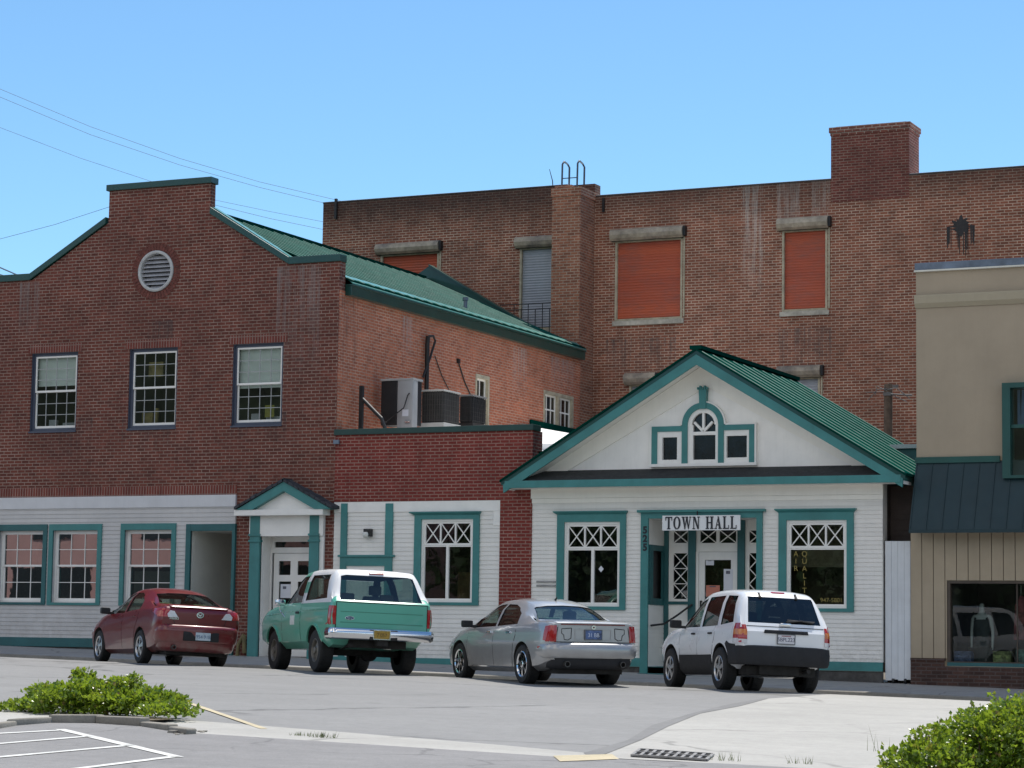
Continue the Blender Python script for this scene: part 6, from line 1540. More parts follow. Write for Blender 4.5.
class Car:
    def __init__(s, name, label, cat, pos, head, spec, paint, wheel_r, wb, track, tw, group='cars parked nose in along the kerb'):
        s.p = spec; s.ra = spec['ra']; s.wr, s.wb, s.tr, s.tw = wheel_r, wb, track, tw
        u, n = pos; c, sn = math.cos(head), math.sin(head)
        fwd = Vector((-sn, c, 0)); rt = Vector((c, sn, 0))
        f = Vector((u, n, 0))+fwd*wb
        zr, zf = road_z(u, n), road_z(f.x, f.y)
        fw3 = Vector((fwd.x, fwd.y, (zf-zr)/wb)).normalized()
        rt3 = Vector((rt.x, rt.y, (road_z(u+rt.x*.8, n+rt.y*.8)-road_z(u-rt.x*.8, n-rt.y*.8))/1.6)).normalized()
        up = rt3.cross(fw3).normalized(); fw3 = up.cross(rt3).normalized()
        m = Matrix(((rt3.x, fw3.x, up.x, u), (rt3.y, fw3.y, up.y, n), (rt3.z, fw3.z, up.z, zr), (0, 0, 0, 1)))
        s.root = thing(name, label, cat, (u, n, zr), m.to_euler(), group); s.m = m
        s.paint = paint; s.S = spec['S']; s.P = {k: pchip(v) for k, v in spec['prof'].items()}
        s.P = {k: (lambda f, ra: (lambda x: f(x+ra)))(v, s.ra) for k, v in s.P.items()}
        s.st = [x-s.ra for x in s.S]
        base = loft(s.st, s.P)
        tmp = base.build('tmp', paint, None); bm = bmesh.new(); bm.from_mesh(tmp.data); s.bvh = BVHTree.FromBMesh(bm); bm.free(); bpy.data.objects.remove(tmp)
        s.base = base
    def hit(s, a, b, mode, off):
        """a,b in the view of that side; returns a local point pushed outwards by off"""
        if mode in ('L', 'R'):
            sg = -1 if mode == 'L' else 1; o, d = Vector((sg*2.5, a, b)), Vector((-sg, 0, 0))
        elif mode == 'B': o, d = Vector((a, -4, b)), Vector((0, 1, 0))
        elif mode == 'F': o, d = Vector((a, 7, b)), Vector((0, -1, 0))
        else: o, d = Vector((a, b, 4)), Vector((0, 0, -1))
        loc, nr, _, _ = s.bvh.ray_cast(o, d)
        if loc is None: loc, nr, _, _ = s.bvh.find_nearest(o+d*(2.5-.5 if mode in 'LR' else 4))
        if nr.dot(d) > 0: nr = -nr
        if mode in ('L', 'R'): nr = (nr+Vector((-d.x, 0, 0))).normalized()
        return loc+nr*off
    def panel(s, mb, poly, mode, off=.006, th=.012, step=.08, mi=0):
        bm = bmesh.new(); f = bm.faces.new([bm.verts.new((a, b, 0)) for a, b in poly])
        xs = [p[0] for p in poly]; zs = [p[1] for p in poly]
        for ax, lo, hi in ((0, min(xs), max(xs)), (1, min(zs), max(zs))):
            k = int((hi-lo)/step)
            for i in range(1, k+1):
                c = [0, 0, 0]; c[ax] = lo+(hi-lo)*i/(k+1); nn = [0, 0, 0]; nn[ax] = 1
                bmesh.ops.bisect_plane(bm, geom=bm.verts[:]+bm.edges[:]+bm.faces[:], plane_co=c, plane_no=nn)
        bm.verts.index_update(); b0 = len(mb.v)
        top = [s.hit(v.co.x, v.co.y, mode, off) for v in bm.verts]
        mb.add(top, [tuple(v.index for v in f.verts) for f in bm.faces], mi)
        if th:
            bot = [s.hit(v.co.x, v.co.y, mode, off-th) for v in bm.verts]; b1 = len(mb.v); mb.v += [tuple(v) for v in bot]
            for e in bm.edges:
                if len(e.link_faces) == 1:
                    i, j = e.verts[0].index, e.verts[1].index; mb.f.append((b0+i, b0+j, b1+j, b1+i)); mb.m.append(mi)
        bm.free(); return mb
    def strip(s, mb, pts, w, mode, off=.004, mi=0):
        P = []
        for (a, b) in zip(pts[:-1], pts[1:]):
            k = max(1, int(math.dist(a, b)/.08))
            for i in range(k): P.append((a[0]+(b[0]-a[0])*i/k, a[1]+(b[1]-a[1])*i/k))
        P.append(pts[-1])
        for i, p in enumerate(P):
            q = Vector(P[min(i+1, len(P)-1)])-Vector(P[max(i-1, 0)]); q.normalize(); nn = Vector((-q.y, q.x))*w/2
            mb.v.append(tuple(s.hit(p[0]+nn.x, p[1]+nn.y, mode, off))); mb.v.append(tuple(s.hit(p[0]-nn.x, p[1]-nn.y, mode, off)))
        b = len(mb.v)-2*len(P)
        for i in range(len(P)-1): mb.f.append((b+2*i, b+2*i+1, b+2*i+3, b+2*i+2)); mb.m.append(mi)
        return mb
    def body(s, windows, rear_win, front_win, arch_r, floor, roof_split=None, extra_mats=(), cab_in=.05):
        """windows: side polygons; openings are cut right through into a hollow cabin"""
        mats = [s.paint]+list(extra_mats)
        o = s.base.build('body', mats, None)
        lo, hi = s.p['cab'][0]-s.ra, s.p['cab'][1]-s.ra
        st = [lo]+[x for x in s.st if lo+.02 < x < hi-.02]+[hi]
        cav = cutter(loft(st, s.P, cab_in, floor=floor), M['cabin'])
        cs = [cav]
        for w in windows:
            mb = MB(); n = len(w)
            mb.add([(-1.4, a, b) for a, b in w]+[(1.4, a, b) for a, b in w], [tuple(range(n)), tuple(reversed(range(n, 2*n)))]+[(i, (i+1) % n, n+(i+1) % n, n+i) for i in range(n)]); cs.append(cutter(mb, M['plastic']))
        for (w, y0, y1) in ((rear_win, -3, lo+.55), (front_win, hi-.75, 6)):
            n = len(w); mb = MB(); mb.add([(a, y0, b) for a, b in w]+[(a, y1, b) for a, b in w], [tuple(range(n)), tuple(reversed(range(n, 2*n)))]+[(i, (i+1) % n, n+(i+1) % n, n+i) for i in range(n)]); cs.append(cutter(mb, M['plastic']))
        for y in (0, s.wb):
            for sg in (-1, 1):
                mb = MB(); x0, x1 = sg*(s.tr/2-s.tw*.5-.12), sg*1.3
                k = 36; mb.add([(x0, y+arch_r*math.cos(6.2832*i/k), s.wr+arch_r*math.sin(6.2832*i/k)) for i in range(k)]+[(x1, y+arch_r*math.cos(6.2832*i/k), s.wr+arch_r*math.sin(6.2832*i/k)) for i in range(k)], [tuple(range(k)), tuple(reversed(range(k, 2*k)))]+[(i, (i+1) % k, k+(i+1) % k, k+i) for i in range(k)])
                cs.append(cutter(mb, M['under']))
        boolean(o, cs)
        me = o.data
        if roof_split:
            zf, sf, idx = roof_split
            for p in me.polygons:
                c = p.center
                if p.material_index == 0 and c.z > zf(c.y) and c.y < sf: p.material_index = idx
        me.polygons.foreach_set('use_smooth', [True]*len(me.polygons)); me.set_sharp_from_angle(angle=R(32))
        attach(o, s.root); s.body_o = o; return o
    def glassp(s, name, poly, mode, mat, off=-.012):
        ps = [poly] if mode != 'LR' else None
        if mode == 'LR':
            for m_ in 'LR': s.panel(MB(), poly, m_, off, 0).build(name, mat, s.body_o)if False else s._g(name, poly, m_, mat, off)
        else: s._g(name, poly, mode, mat, off)
    def _g(s, name, poly, mode, mat, off):
        mb = MB(); s.panel(mb, poly, mode, off, 0, .10); o = mb.build(name, mat, s.root, smooth=60); return o
    def part(s, name, mat, items, parent=None, bevel=0, smooth=45):
        """items: list of (poly, mode, off, thickness)"""
        mb = MB()
        for it in items: s.panel(mb, *it)
        return mb.build(name, mat, parent or s.root, smooth=smooth, bevel=bevel)
    def wheel(s, y, sg, rim_mat, spokes, style='spoke', rim_f=.66):
        r, w = s.wr, s.tw; xc = sg*s.tr/2; z = r
        o_ = sg
        prof = [(r*rim_f, -.46), (r*.80, -.5), (r*.93, -.49), (r*.985, -.40), (r, -.25), (r, .25), (r*.985, .40), (r*.93, .49), (r*.80, .5), (r*rim_f, .46)]
        w_ = thing('x', None, None) if False else None
        mb = MB(); mb.lathe([(a, b*w) for a, b in prof], (xc, y, z), 'x', 40)
        for k in range(48):      # tread blocks
            a = 6.2832*k/48
            for off in (-.3, -.1, .1, .3):
                c = Vector((xc+off*w, y+r*math.cos(a+.03*(off > 0)), z+r*math.sin(a+.03*(off > 0)))); tn = Vector((0, -math.sin(a), math.cos(a)))*.014; nn = Vector((0, math.cos(a), math.sin(a)))
                mb.slab([c-tn-Vector((w*.085, 0, 0)), c+tn-Vector((w*.085, 0, 0)), c+tn+Vector((w*.085, 0, 0)), c-tn+Vector((w*.085, 0, 0))], nn*.007)
        tyre = mb.build('wheel', M['tyre'], s.root, smooth=40)
        rr = r*rim_f; x0 = .40*w
        rm = MB()
        if style == 'steel':
            rm.lathe([(rr+.004, o_*.45*w), (rr-.012, o_*.47*w), (rr-.03, o_*.36*w), (rr*.86, o_*.22*w), (rr*.62, o_*.22*w), (rr*.46, o_*.34*w), (rr*.30, o_*.38*w), (rr*.28, o_*.50*w), (rr*.2, o_*.53*w), (.001, o_*.53*w)], (xc, y, z), 'x', 36)
        else:
            rm.lathe([(rr+.004, o_*.45*w), (rr-.010, o_*.48*w), (rr-.028, o_*.40*w), (rr*.93, o_*.15*w)], (xc, y, z), 'x', 36)
            rm.lathe([(rr*.26, o_*.30*w), (rr*.25, o_*.45*w), (rr*.17, o_*.47*w), (.001, o_*.47*w)], (xc, y, z), 'x', 20)
            for k in range(spokes):
                a = 6.2832*(k+.25)/spokes; e = Vector((0, math.cos(a), math.sin(a))); tq = Vector((0, -math.sin(a), math.cos(a)))
                w0, w1 = (rr*.13, rr*(.20 if spokes < 7 else .11)) 
                p = Vector((xc, y, z)); xo = Vector((1, 0, 0))
                q = [p+e*rr*.2-tq*w0+xo*o_*.44*w, p+e*rr*.2+tq*w0+xo*o_*.44*w, p+e*rr*.95+tq*w1+xo*o_*.40*w, p+e*rr*.95-tq*w1+xo*o_*.40*w]
                rm.slab(q, (-o_*.03, 0, 0))
        rim = rm.build('rim', rim_mat, tyre, smooth=35, bevel=.0)
        bk = MB().lathe([(rr*.97, o_*.12*w), (.001, o_*.10*w)], (xc, y, z), 'x', 30).build('brake_disc', M['under'] if style != 'steel' else M['black_metal'], tyre)
        return tyre
    def wheels(s, rim_mat, spokes, style='spoke', rim_f=.66):
        for y in (0, s.wb):
            for sg in (-1, 1): s.wheel(y, sg, rim_mat, spokes, style, rim_f)
    def box(s, name, mat, b, parent=None, bevel=.01):
        return MB().box(*b).build(name, mat, parent or s.root, bevel=bevel, smooth=40)
    def bumper(s, name, mat, prof, path, parent=None, smooth=40):
        """sweep profile [(out, z)] round plan path [(x, y, nx, ny)]"""
        mb = MB(); n = len(prof)
        for (x, y, nx, ny) in path:
            for (o, z) in prof: mb.v.append((x+nx*o, y+ny*o, z))
        for i in range(len(path)-1):
            for k in range(n-1): a = i*n+k; mb.f.append((a, a+1, a+n+1, a+n)); mb.m.append(0)
        mb.f.append(tuple(range(n))); mb.m.append(0); e = (len(path)-1)*n; mb.f.append(tuple(e+k for k in range(n))); mb.m.append(0)
        return mb.build(name, mat, parent or s.root, smooth=smooth)
    def rear_path(s, hw, y0, r, fwdlen, bow=.05):
        P = [(-hw, y0+r+fwdlen, -1, 0), (-hw, y0+r, -1, 0)]
        for k in range(1, 8):
            a = math.pi/2*k/8; P.append((-hw+r-r*math.cos(a), y0+r-r*math.sin(a), -math.cos(a), -math.sin(a)))
        m = 8
        for k in range(m+1):
            x = -(hw-r)+2*(hw-r)*k/m; P.append((x, y0-bow*(1-(x/(hw-r))**2), 0, -1))
        for k in range(1, 8):
            a = math.pi/2*(1-k/8); P.append((hw-r+r*math.cos(a), y0+r-r*math.sin(a), math.cos(a), -math.sin(a)))
        P += [(hw, y0+r, 1, 0), (hw, y0+r+fwdlen, 1, 0)]
        return P
    def plate(s, x, z, y, text, bg, fg, w=.305, h=.152, frame=None, tilt=0, top=None):
        o = MB().box(x-w/2, x+w/2, y-.012, y, z-h/2, z+h/2).build('licence_plate', bg, s.root, bevel=.004)
        if frame:
            mb = MB(); frame_bars(mb, x-w/2-.012, x+w/2+.012, z-h/2-.012, z+h/2+.012, y-.016, y, .014); mb.build('plate_frame', frame, o)
        t_ = text_mesh(text, h*.62, (x, y-.0135, z-h*.24), fg, 'plate_lettering', None, .001, spacing=.95); 
        t_.parent = o
        if top: MB().box(x-w*.28, x+w*.28, y-.0135, y-.011, z+h*.30, z+h*.42).build('plate_heading', top, o)
        return o
    def seats(s, xs, ys, z0, mat, rear=None):
        for yy in ys:
            for x in xs:
                st = MB().box(x-.24, x+.24, yy-.05, yy+.45, z0, z0+.16).build('seat', mat, s.root, bevel=.05, smooth=50)
                mb = MB(); mb.slab([(x-.23, yy-.12, z0+.1), (x+.23, yy-.12, z0+.1), (x+.21, yy-.28, z0+.66), (x-.21, yy-.28, z0+.66)], (0, .13, .03)); mb.build('backrest', mat, st, bevel=.04, smooth=50)
                mb = MB(); mb.box(x-.12, x+.12, yy-.32, yy-.20, z0+.70, z0+.88); mb.build('headrest', mat, st, bevel=.04, smooth=50)
        if rear:
            yy, hw, zz, hh = rear
            st = MB().box(-hw, hw, yy-.05, yy+.42, zz, zz+.16).build('rear_seat', mat, s.root, bevel=.05, smooth=50)
            mb = MB(); mb.slab([(-hw, yy-.12, zz+.1), (hw, yy-.12, zz+.1), (hw, yy-.26, zz+hh), (-hw, yy-.26, zz+hh)], (0, .13, .03)); mb.build('backrest', mat, st, bevel=.04, smooth=50)
            for x in (-hw*.62, hw*.62): MB().box(x-.13, x+.13, yy-.30, yy-.19, zz+hh, zz+hh+.15).build('headrest', mat, st, bevel=.035, smooth=50)
    def mirror_pair(s, y, z, mat, x0, size=(.20, .10, .15)):
        for sg in (-1, 1):
            a, b, c = size
            mb = MB(); mb.box(sg*(x0+.04), sg*(x0+.04+a), y-b/2, y+b/2, z, z+c); o = mb.build('door_mirror', mat, s.root, bevel=.035, smooth=50)
            MB().box(sg*(x0-.06), sg*(x0+.08), y-.02, y+.04, z+.0, z+.05).build('mirror_arm', mat, o, bevel=.01)
            MB().box(sg*(x0+.06), sg*(x0+.02+a), y-b/2-.004, y-b/2-.001, z+.02, z+c-.02).build('mirror_glass', M['black_metal'], o)

def car_paint(name, col, metal=0, rough=.28, coat=1):
    m, nt, p = NT(name); c = coords(nt)
    n = noise_(nt, c, 1.6, 4, .6); d = noise_(nt, c, 4, 6, .7)
    out = mix_(nt, ramp_(nt, n, [(.3, 0), (.7, 1)]), tuple(x*.93 for x in col), col)
    sp = nd(nt, 'ShaderNodeSeparateXYZ'); nt.links.new(c, sp.inputs[0])
    mr = nd(nt, 'ShaderNodeMapRange'); nt.links.new(sp.outputs[2], mr.inputs[0]); mr.inputs['From Min'].default_value = .75; mr.inputs['From Max'].default_value = .3
    dust = math_(nt, 'MULTIPLY', mr.outputs[0], ramp_(nt, d, [(.35, .1), (.7, .55)]), True)     # road dust thrown up on the lower panels
    out = mix_(nt, dust, out, (.17, .155, .135))
    nt.links.new(out, p.inputs['Base Color']); p.inputs['Metallic'].default_value = metal
    rr = nd(nt, 'ShaderNodeMapRange'); rr.inputs['To Min'].default_value = rough-.05; rr.inputs['To Max'].default_value = rough+.14; nt.links.new(d, rr.inputs[0]); nt.links.new(rr.outputs[0], p.inputs['Roughness'])
    p.inputs['Coat Weight'].default_value = coat; p.inputs['Coat Roughness'].default_value = .05
    return m
def shift(poly, ra): return [(a-ra, b) for a, b in poly]
lerpn = lambda a, b, n: [a+(b-a)*i/n for i in range(n)]

# ------------------------------------------------------------------ white compact SUV
ra = .93; L = 4.42
spec = dict(ra=ra, S=[0, .03, .06, .10, .14, .19, .25, .32, .40, .50, .62, .78, .95, 1.1, 1.3, 1.5, 1.7, 1.9, 2.1, 2.3, 2.45, 2.6, 2.75, 2.9, 3.05, 3.15, 3.25, 3.4, 3.6, 3.8, 4.0, 4.15, 4.28, 4.36, 4.42], cab=(.30, 3.05), prof=dict(
    zu=[(0, .60), (.3, .50), (.6, .30), (1, .24), (3.6, .24), (4.42, .34)], zs=[(0, .66), (.3, .58), (.6, .38), (3.9, .34), (4.42, .42)], zm=[(0, .80), (1, .78), (3.5, .74), (4.42, .66)],
    zb=[(0, .98), (.1, 1.02), (.3, 1.07), (1.2, 1.06), (2.6, 1.03), (3.15, 1.03), (4.0, .95), (4.3, .86), (4.42, .74)],
    zt=[(0, 1.00), (.04, 1.06), (.07, 1.12), (.10, 1.17), (.22, 1.38), (.36, 1.60), (.50, 1.675), (.75, 1.71), (1.5, 1.735), (2.1, 1.715), (2.35, 1.66), (2.6, 1.53), (3.05, 1.17), (3.2, 1.09), (3.7, 1.05), (4.1, .98), (4.3, .89), (4.42, .78)],
    ys=[(0, 0.712), (.15, 0.770), (.5, 0.798), (3.9, 0.798), (4.2, 0.731), (4.42, 0.529)], ym=[(0, 0.770), (.08, 0.823), (.2, 0.847), (.6, 0.856), (3.7, 0.856), (4.1, 0.827), (4.3, 0.731), (4.42, 0.577)],
    yb=[(0, 0.750), (.08, 0.803), (.2, 0.832), (.6, 0.837), (3.2, 0.832), (4.0, 0.770), (4.3, 0.673), (4.42, 0.519)], yt=[(0, 0.731), (.10, 0.770), (.2, 0.731), (.45, 0.654), (1.0, 0.635), (2.2, 0.625), (2.6, 0.654), (3.1, 0.750), (3.3, 0.789), (4.0, 0.722), (4.42, 0.481)],
    cr=[(0, .0), (.1, .01), (.5, .03), (2.2, .035), (3.2, .03), (4.42, .01)]))
c = Car('parked_suv', 'white compact SUV with dark grey bumper and spare-free tailgate parked before the town hall entrance', 'car', (-13.95, 39.725), R(40.3), spec, car_paint('white car paint', (.76, .77, .79), 0, .25), .36, 2.62, 1.50, .235)
c.root['label'] = 'white compact SUV with dark grey bumper parked before the town hall'
W1 = shift([(2.08, 1.09), (2.98, 1.09), (2.62, 1.40), (2.44, 1.55), (2.12, 1.61)], ra); W2 = shift([(1.16, 1.10), (1.97, 1.09), (2.01, 1.62), (1.22, 1.63)], ra); W3 = shift([(.40, 1.15), (1.01, 1.11), (1.08, 1.63), (.60, 1.61)], ra)
RW_ = [(-.66, 1.15), (.66, 1.15), (.58, 1.60), (-.58, 1.60)]; FWn = [(-.66, 1.16), (.66, 1.16), (.55, 1.62), (-.55, 1.62)]
c.body([W1, W2, W3], RW_, FWn, .44, .66)
c._g('windshield', FWn, 'F', M['car_glass'], -.012)
for m_ in 'LR':
    o = c._g('door_window', W1, m_, M['car_glass'], -.012); c._g('door_window', W2, m_, M['car_glass_dark'], -.012); c._g('quarter_window', W3, m_, M['car_glass_dark'], -.012)
rg = c._g('rear_window', RW_, 'B', M['car_glass_dark'], -.006)
c.part('tailgate_seam', M['plastic'], [([(-.70, 1.082), (.70, 1.082), (.70, 1.095), (-.70, 1.095)], 'B', .003, 0)], rg)
c.wheels(M['alloy'], 5, rim_f=.62)
pth = c.rear_path(.825, -ra-.02, .17, .36, .04)
bp_ = c.bumper('rear_bumper', M['plastic'], [(-.05, .43), (.0, .44), (.025, .50), (.03, .64), (.02, .74), (-.03, .765), (-.08, .765)], pth)
for m_ in 'LR':
    c.part('sill_cladding', M['plastic'], [(shift([(1.40, .26), (3.10, .26), (3.06, .60), (1.38, .60)], ra), m_, .014, .03)])
    c.part('arch_cladding', M['plastic'], [(shift([(.20, .40), (.52, .38), (.50, .52), (.55, .66), (.64, .78), (.58, .83), (.46, .79), (.2, .77)], ra), m_, .012, .03)])
    d = c.part('front_door', c.paint, [(shift([(2.12, .62), (3.03, .62), (3.06, .80), (3.02, 1.055), (2.13, 1.06)], ra), m_, .005, .012)]); d2 = c.part('rear_door', c.paint, [(shift([(1.38, .62), (2.10, .62), (2.10, 1.06), (1.24, 1.07), (1.26, .90)], ra), m_, .005, .012)])
    for dd, y in ((d, 2.22), (d2, 1.34)):
        mb = MB(); c.panel(mb, shift([(y, .955), (y+.18, .955), (y+.17, .985), (y+.01, .985)], ra), m_, .03, .03); mb.build('handle', M['plastic'], dd, bevel=.004)
    mb = MB(); c.strip(mb, shift([(2.11, .60), (2.11, 1.07)], ra), .012, m_, .0015); c.strip(mb, shift([(1.36, .60), (1.24, .90), (1.22, 1.08)], ra), .012, m_, .0015); c.strip(mb, shift([(3.05, .60), (3.08, .80), (3.04, 1.06)], ra), .012, m_, .0015); mb.build('door_gap', M['under'], c.body_o)
    sg = -1 if m_ == 'L' else 1
    tl = c.part('tail_light', M['lens_red'], [(shift([(.07, .80), (.27, .82), (.25, 1.13), (.11, 1.13)], ra), m_, .014, .03), ([(sg*.70, .80), (sg*.815, .80), (sg*.815, 1.10), (sg*.71, 1.10)][::sg], 'B', .014, .03)])
    c.part('indicator_lens', M['lens_amber'], [([(sg*.703, .93), (sg*.813, .93), (sg*.811, 1.02), (sg*.707, 1.02)][::sg], 'B', .018, .01), (shift([(.085, .93), (.255, .94), (.25, 1.03), (.09, 1.03)], ra), m_, .018, .01)], tl)
    c.part('reversing_lens', M['lens_clear'], [([(sg*.70, .785), (sg*.815, .785), (sg*.815, .86), (sg*.70, .86)][::sg], 'B', .018, .01), (shift([(.075, .785), (.26, .80), (.258, .875), (.08, .87)], ra), m_, .018, .01)], tl)
    c.part('head_light', M['lens_clear'], [(shift([(4.0, .74), (4.30, .70), (4.28, .86), (4.02, .90)], ra), m_, .008, .02)])
c.mirror_pair(2.86-ra, 1.07, M['black_metal'], .86, (.21, .11, .15))
g_ = c.part('tailgate_trim', M['plastic'], [([(-.40, .975), (.40, .975), (.39, 1.02), (-.39, 1.02)], 'B', .03, .03)], bevel=.006)
c.part('badge', M['chrome'], [([(-.50, .735), (-.42, .735), (-.42, .757), (-.50, .757)], 'B', .006, .006)])
c.part('brake_light', M['lens_red'], [([(-.12, 1.672), (.12, 1.672), (.12, 1.69), (-.12, 1.69)], 'B', .012, .02)])
for x in (-.36, .30): c.part('glass_hinge', M['plastic'], [([(x-.018, 1.58), (x+.018, 1.58), (x+.018, 1.66), (x-.018, 1.66)], 'B', .02, .03)])
lk = c.hit(.0, 1.125, 'B', .02); MB().box(-.10, .10, lk.y-.03, lk.y+.03, 1.11, 1.16).build('window_latch', M['chrome'], c.root, bevel=.015, smooth=50)
wp = [c.hit(x, z, 'B', .022) for x, z in ((.03, 1.17), (.30, 1.20), (.52, 1.175))]
wo = MB().tube(wp, .016, 6).build('wiper', M['black_metal'], c.root); wq = [c.hit(x, z, 'B', .02) for x, z in ((.05, 1.205), (.55, 1.19))]; MB().tube(wq, .012, 5).build('blade', M['black_metal'], wo)
py = c.hit(.0, .90, 'B', .004).y
c.plate(.0, .885, py-.004, '5BPL223', plain('white licence plate', (.60, .60, .63), .5, .1, 12), plain('plate blue black', (.05, .05, .10), .5, .1, 5), frame=plain('plate frame grey', (.12, .13, .14), .4, .1, 8), top=plain('plate heading red', (.34, .16, .18), .6, .3, 30))
c.seats((-.38, .38), (1.75-ra,), .62, M['cabin'], (1.0-ra, .62, .62, .58))
c.box('underbody', M['under'], (-.62, .62, -ra+.18, L-ra-.4, .27, .42)); c.box('rear_axle', M['under'], (-.62, .62, -.09, .09, .25, .42), bevel=.04)
mb = MB(); mb.tube([(.42, -ra-.03, .36), (.42, -.2, .34)], .035, 10); mb.box(-.42, .30, -ra+.10, -.25, .28, .46); mb.build('exhaust', M['under'], c.root, smooth=40)
c.box('dashboard', M['cabin'], (-.66, .66, 2.35-ra, 2.85-ra, .75, 1.06), bevel=.06)
mb = MB(); mb.lathe([(.17, -.012), (.19, 0), (.17, .012), (.15, 0), (.17, -.012)], (-.38, 2.28-ra, 1.02), 'y', 20); mb.build('steering_wheel', M['cabin'], c.root, smooth=50)
M['steel_dark'] = plain('sooty steel', (.09, .085, .08), .45, .2, 8, metal=.6)
# ------------------------------------------------------------------ green and white full size SUV
ra = 1.02; L = 4.60
spec = dict(ra=ra, S=[0, .03, .05, .08, .11, .16, .22, .30, .40, .48, .56, .70, .85, 1.0, 1.2, 1.45, 1.7, 1.95, 2.1, 2.3, 2.5, 2.65, 2.8, 2.95, 3.05, 3.15, 3.4, 3.7, 4.0, 4.25, 4.42, 4.52, 4.57, 4.60], cab=(.28, 2.98), prof=dict(
    zu=[(0, .74), (.12, .70), (.3, .50), (1, .42), (4.2, .42), (4.6, .50)], zs=[(0, .78), (.2, .70), (.6, .57), (3.6, .55), (4.6, .60)], zm=[(0, .96), (2, .96), (4.6, .92)],
    zb=[(0, 1.22), (.1, 1.25), (1.2, 1.255), (2.9, 1.245), (3.2, 1.235), (4.3, 1.13), (4.6, 1.06)],
    zt=[(0, 1.285), (.02, 1.305), (.06, 1.335), (.10, 1.37), (.22, 1.53), (.40, 1.80), (.48, 1.865), (.60, 1.885), (1.5, 1.905), (2.2, 1.885), (2.4, 1.84), (2.6, 1.68), (2.98, 1.31), (3.08, 1.262), (3.4, 1.25), (4.2, 1.18), (4.5, 1.12), (4.6, 1.07)],
    ys=[(0, .93), (.3, .95), (4.2, .94), (4.6, .90)], ym=[(0, .965), (.06, .985), (.3, .995), (4.2, .985), (4.5, .955), (4.6, .93)],
    yb=[(0, .935), (.06, .955), (.3, .965), (3.2, .955), (4.3, .92), (4.6, .88)], yt=[(0, .92), (.11, .925), (.22, .88), (.45, .80), (.7, .775), (2.2, .765), (2.6, .81), (3.0, .90), (3.2, .92), (4.6, .84)],
    cr=[(0, .0), (.1, .0), (.6, .02), (2.2, .025), (3.1, .015), (4.6, .01)]))
green = car_paint('sea green car paint', (.100, .41, .295), 0, .30, .8)
c = Car('parked_suv', 'tall sea green SUV with white rear hardtop and chrome bumper parked before the brick annex', 'car', (-21.812, 39.552), R(47.4), spec, green, .39, 2.66, 1.62, .265)
W1 = shift([(1.92, 1.285), (2.92, 1.275), (2.56, 1.64), (2.40, 1.775), (1.98, 1.80)], ra); W2 = shift([(.40, 1.345), (1.72, 1.315), (1.74, 1.80), (.66, 1.79)], ra)
RW_ = [(-.80, 1.315), (.80, 1.315), (.70, 1.76), (.60, 1.785), (-.60, 1.785), (-.70, 1.76)]; FWn = [(-.78, 1.34), (.78, 1.34), (.66, 1.78), (-.66, 1.78)]
c.body([W1, W2], RW_, FWn, .47, .80, roof_split=(lambda y: 1.262 if y > .13-ra else 1.372, 1.84-ra, 1), extra_mats=[plain('white hardtop gelcoat', (.74, .74, .74), .35, .05, 1.5, coat=.5)])
c._g('windshield', FWn, 'F', M['car_glass'], -.012)
for m_ in 'LR':
    c._g('door_window', W1, m_, M['car_glass'], -.012); c._g('quarter_window', W2, m_, M['car_glass'], -.012)
c._g('rear_window', RW_, 'B', M['car_glass'], -.008)
steel = plain('dusty steel wheel', (.20, .185, .16), .5, .25, 7, metal=.5)
c.wheels(steel, 0, 'steel', .56)
pth = c.rear_path(.985, -ra-.10, .10, .22, .03)
bp_ = c.bumper('rear_bumper', M['chrome'], [(-.06, .60), (-.01, .60), (.02, .625), (.035, .70), (.03, .765), (.0, .80), (-.08, .805)], pth)
c.box('plate_recess', M['black_metal'], (-.27, .27, -ra-.155, -ra-.10, .60, .79), bp_)
c.plate(-.04, .70, -ra-.157, '7 057', plain('ochre licence plate', (.38, .24, .03), .5, .2, 25), plain('plate brown ink', (.12, .08, .02), .6, .2, 8), w=.31, h=.15, frame=M['chrome'])
tg = c.part('tailgate', green, [([(-.875, .80), (.875, .80), (.868, 1.262), (-.868, 1.262)], 'B', .008, .015)], bevel=0)
mb = MB(); c.strip(mb, [(-.885, .79), (-.878, 1.272), (.878, 1.272), (.885, .79)], .016, 'B', .002); c.strip(mb, [(-.88, .795), (.88, .795)], .016, 'B', .002); mb.build('tailgate_gap', M['under'], c.body_o)
mb = MB(); c.strip(mb, [(-.80, .905), (.80, .905)], .018, 'B', .0105); c.strip(mb, [(-.80, 1.10), (.80, 1.10)], .014, 'B', .0105); mb.build('pressed_line', car_paint('darker green crease', (.045, .24, .165), 0, .35, .6), tg)
bo = MB(); k = 20; ctr = c.hit(-.62, .985, 'B', .012)
bo.prism([(ctr.x+.088*math.cos(6.2832*i/k), ctr.z+.037*math.sin(6.2832*i/k)) for i in range(k)], ctr.y-.004, ctr.y+.01); em = bo.build('emblem', M['chrome'], tg)
bo = MB().prism([(ctr.x+.078*math.cos(6.2832*i/k), ctr.z+.029*math.sin(6.2832*i/k)) for i in range(k)], ctr.y-.008, ctr.y-.004); bo.build('emblem_field', plain('deep blue enamel', (.010, .022, .12), .25, .05, 6, coat=.6), em)
tx = text_mesh('Ford', .05, (ctr.x, ctr.y-.0085, ctr.z-.014), M['chrome'], 'emblem_lettering', None, .0006); tx.parent = em
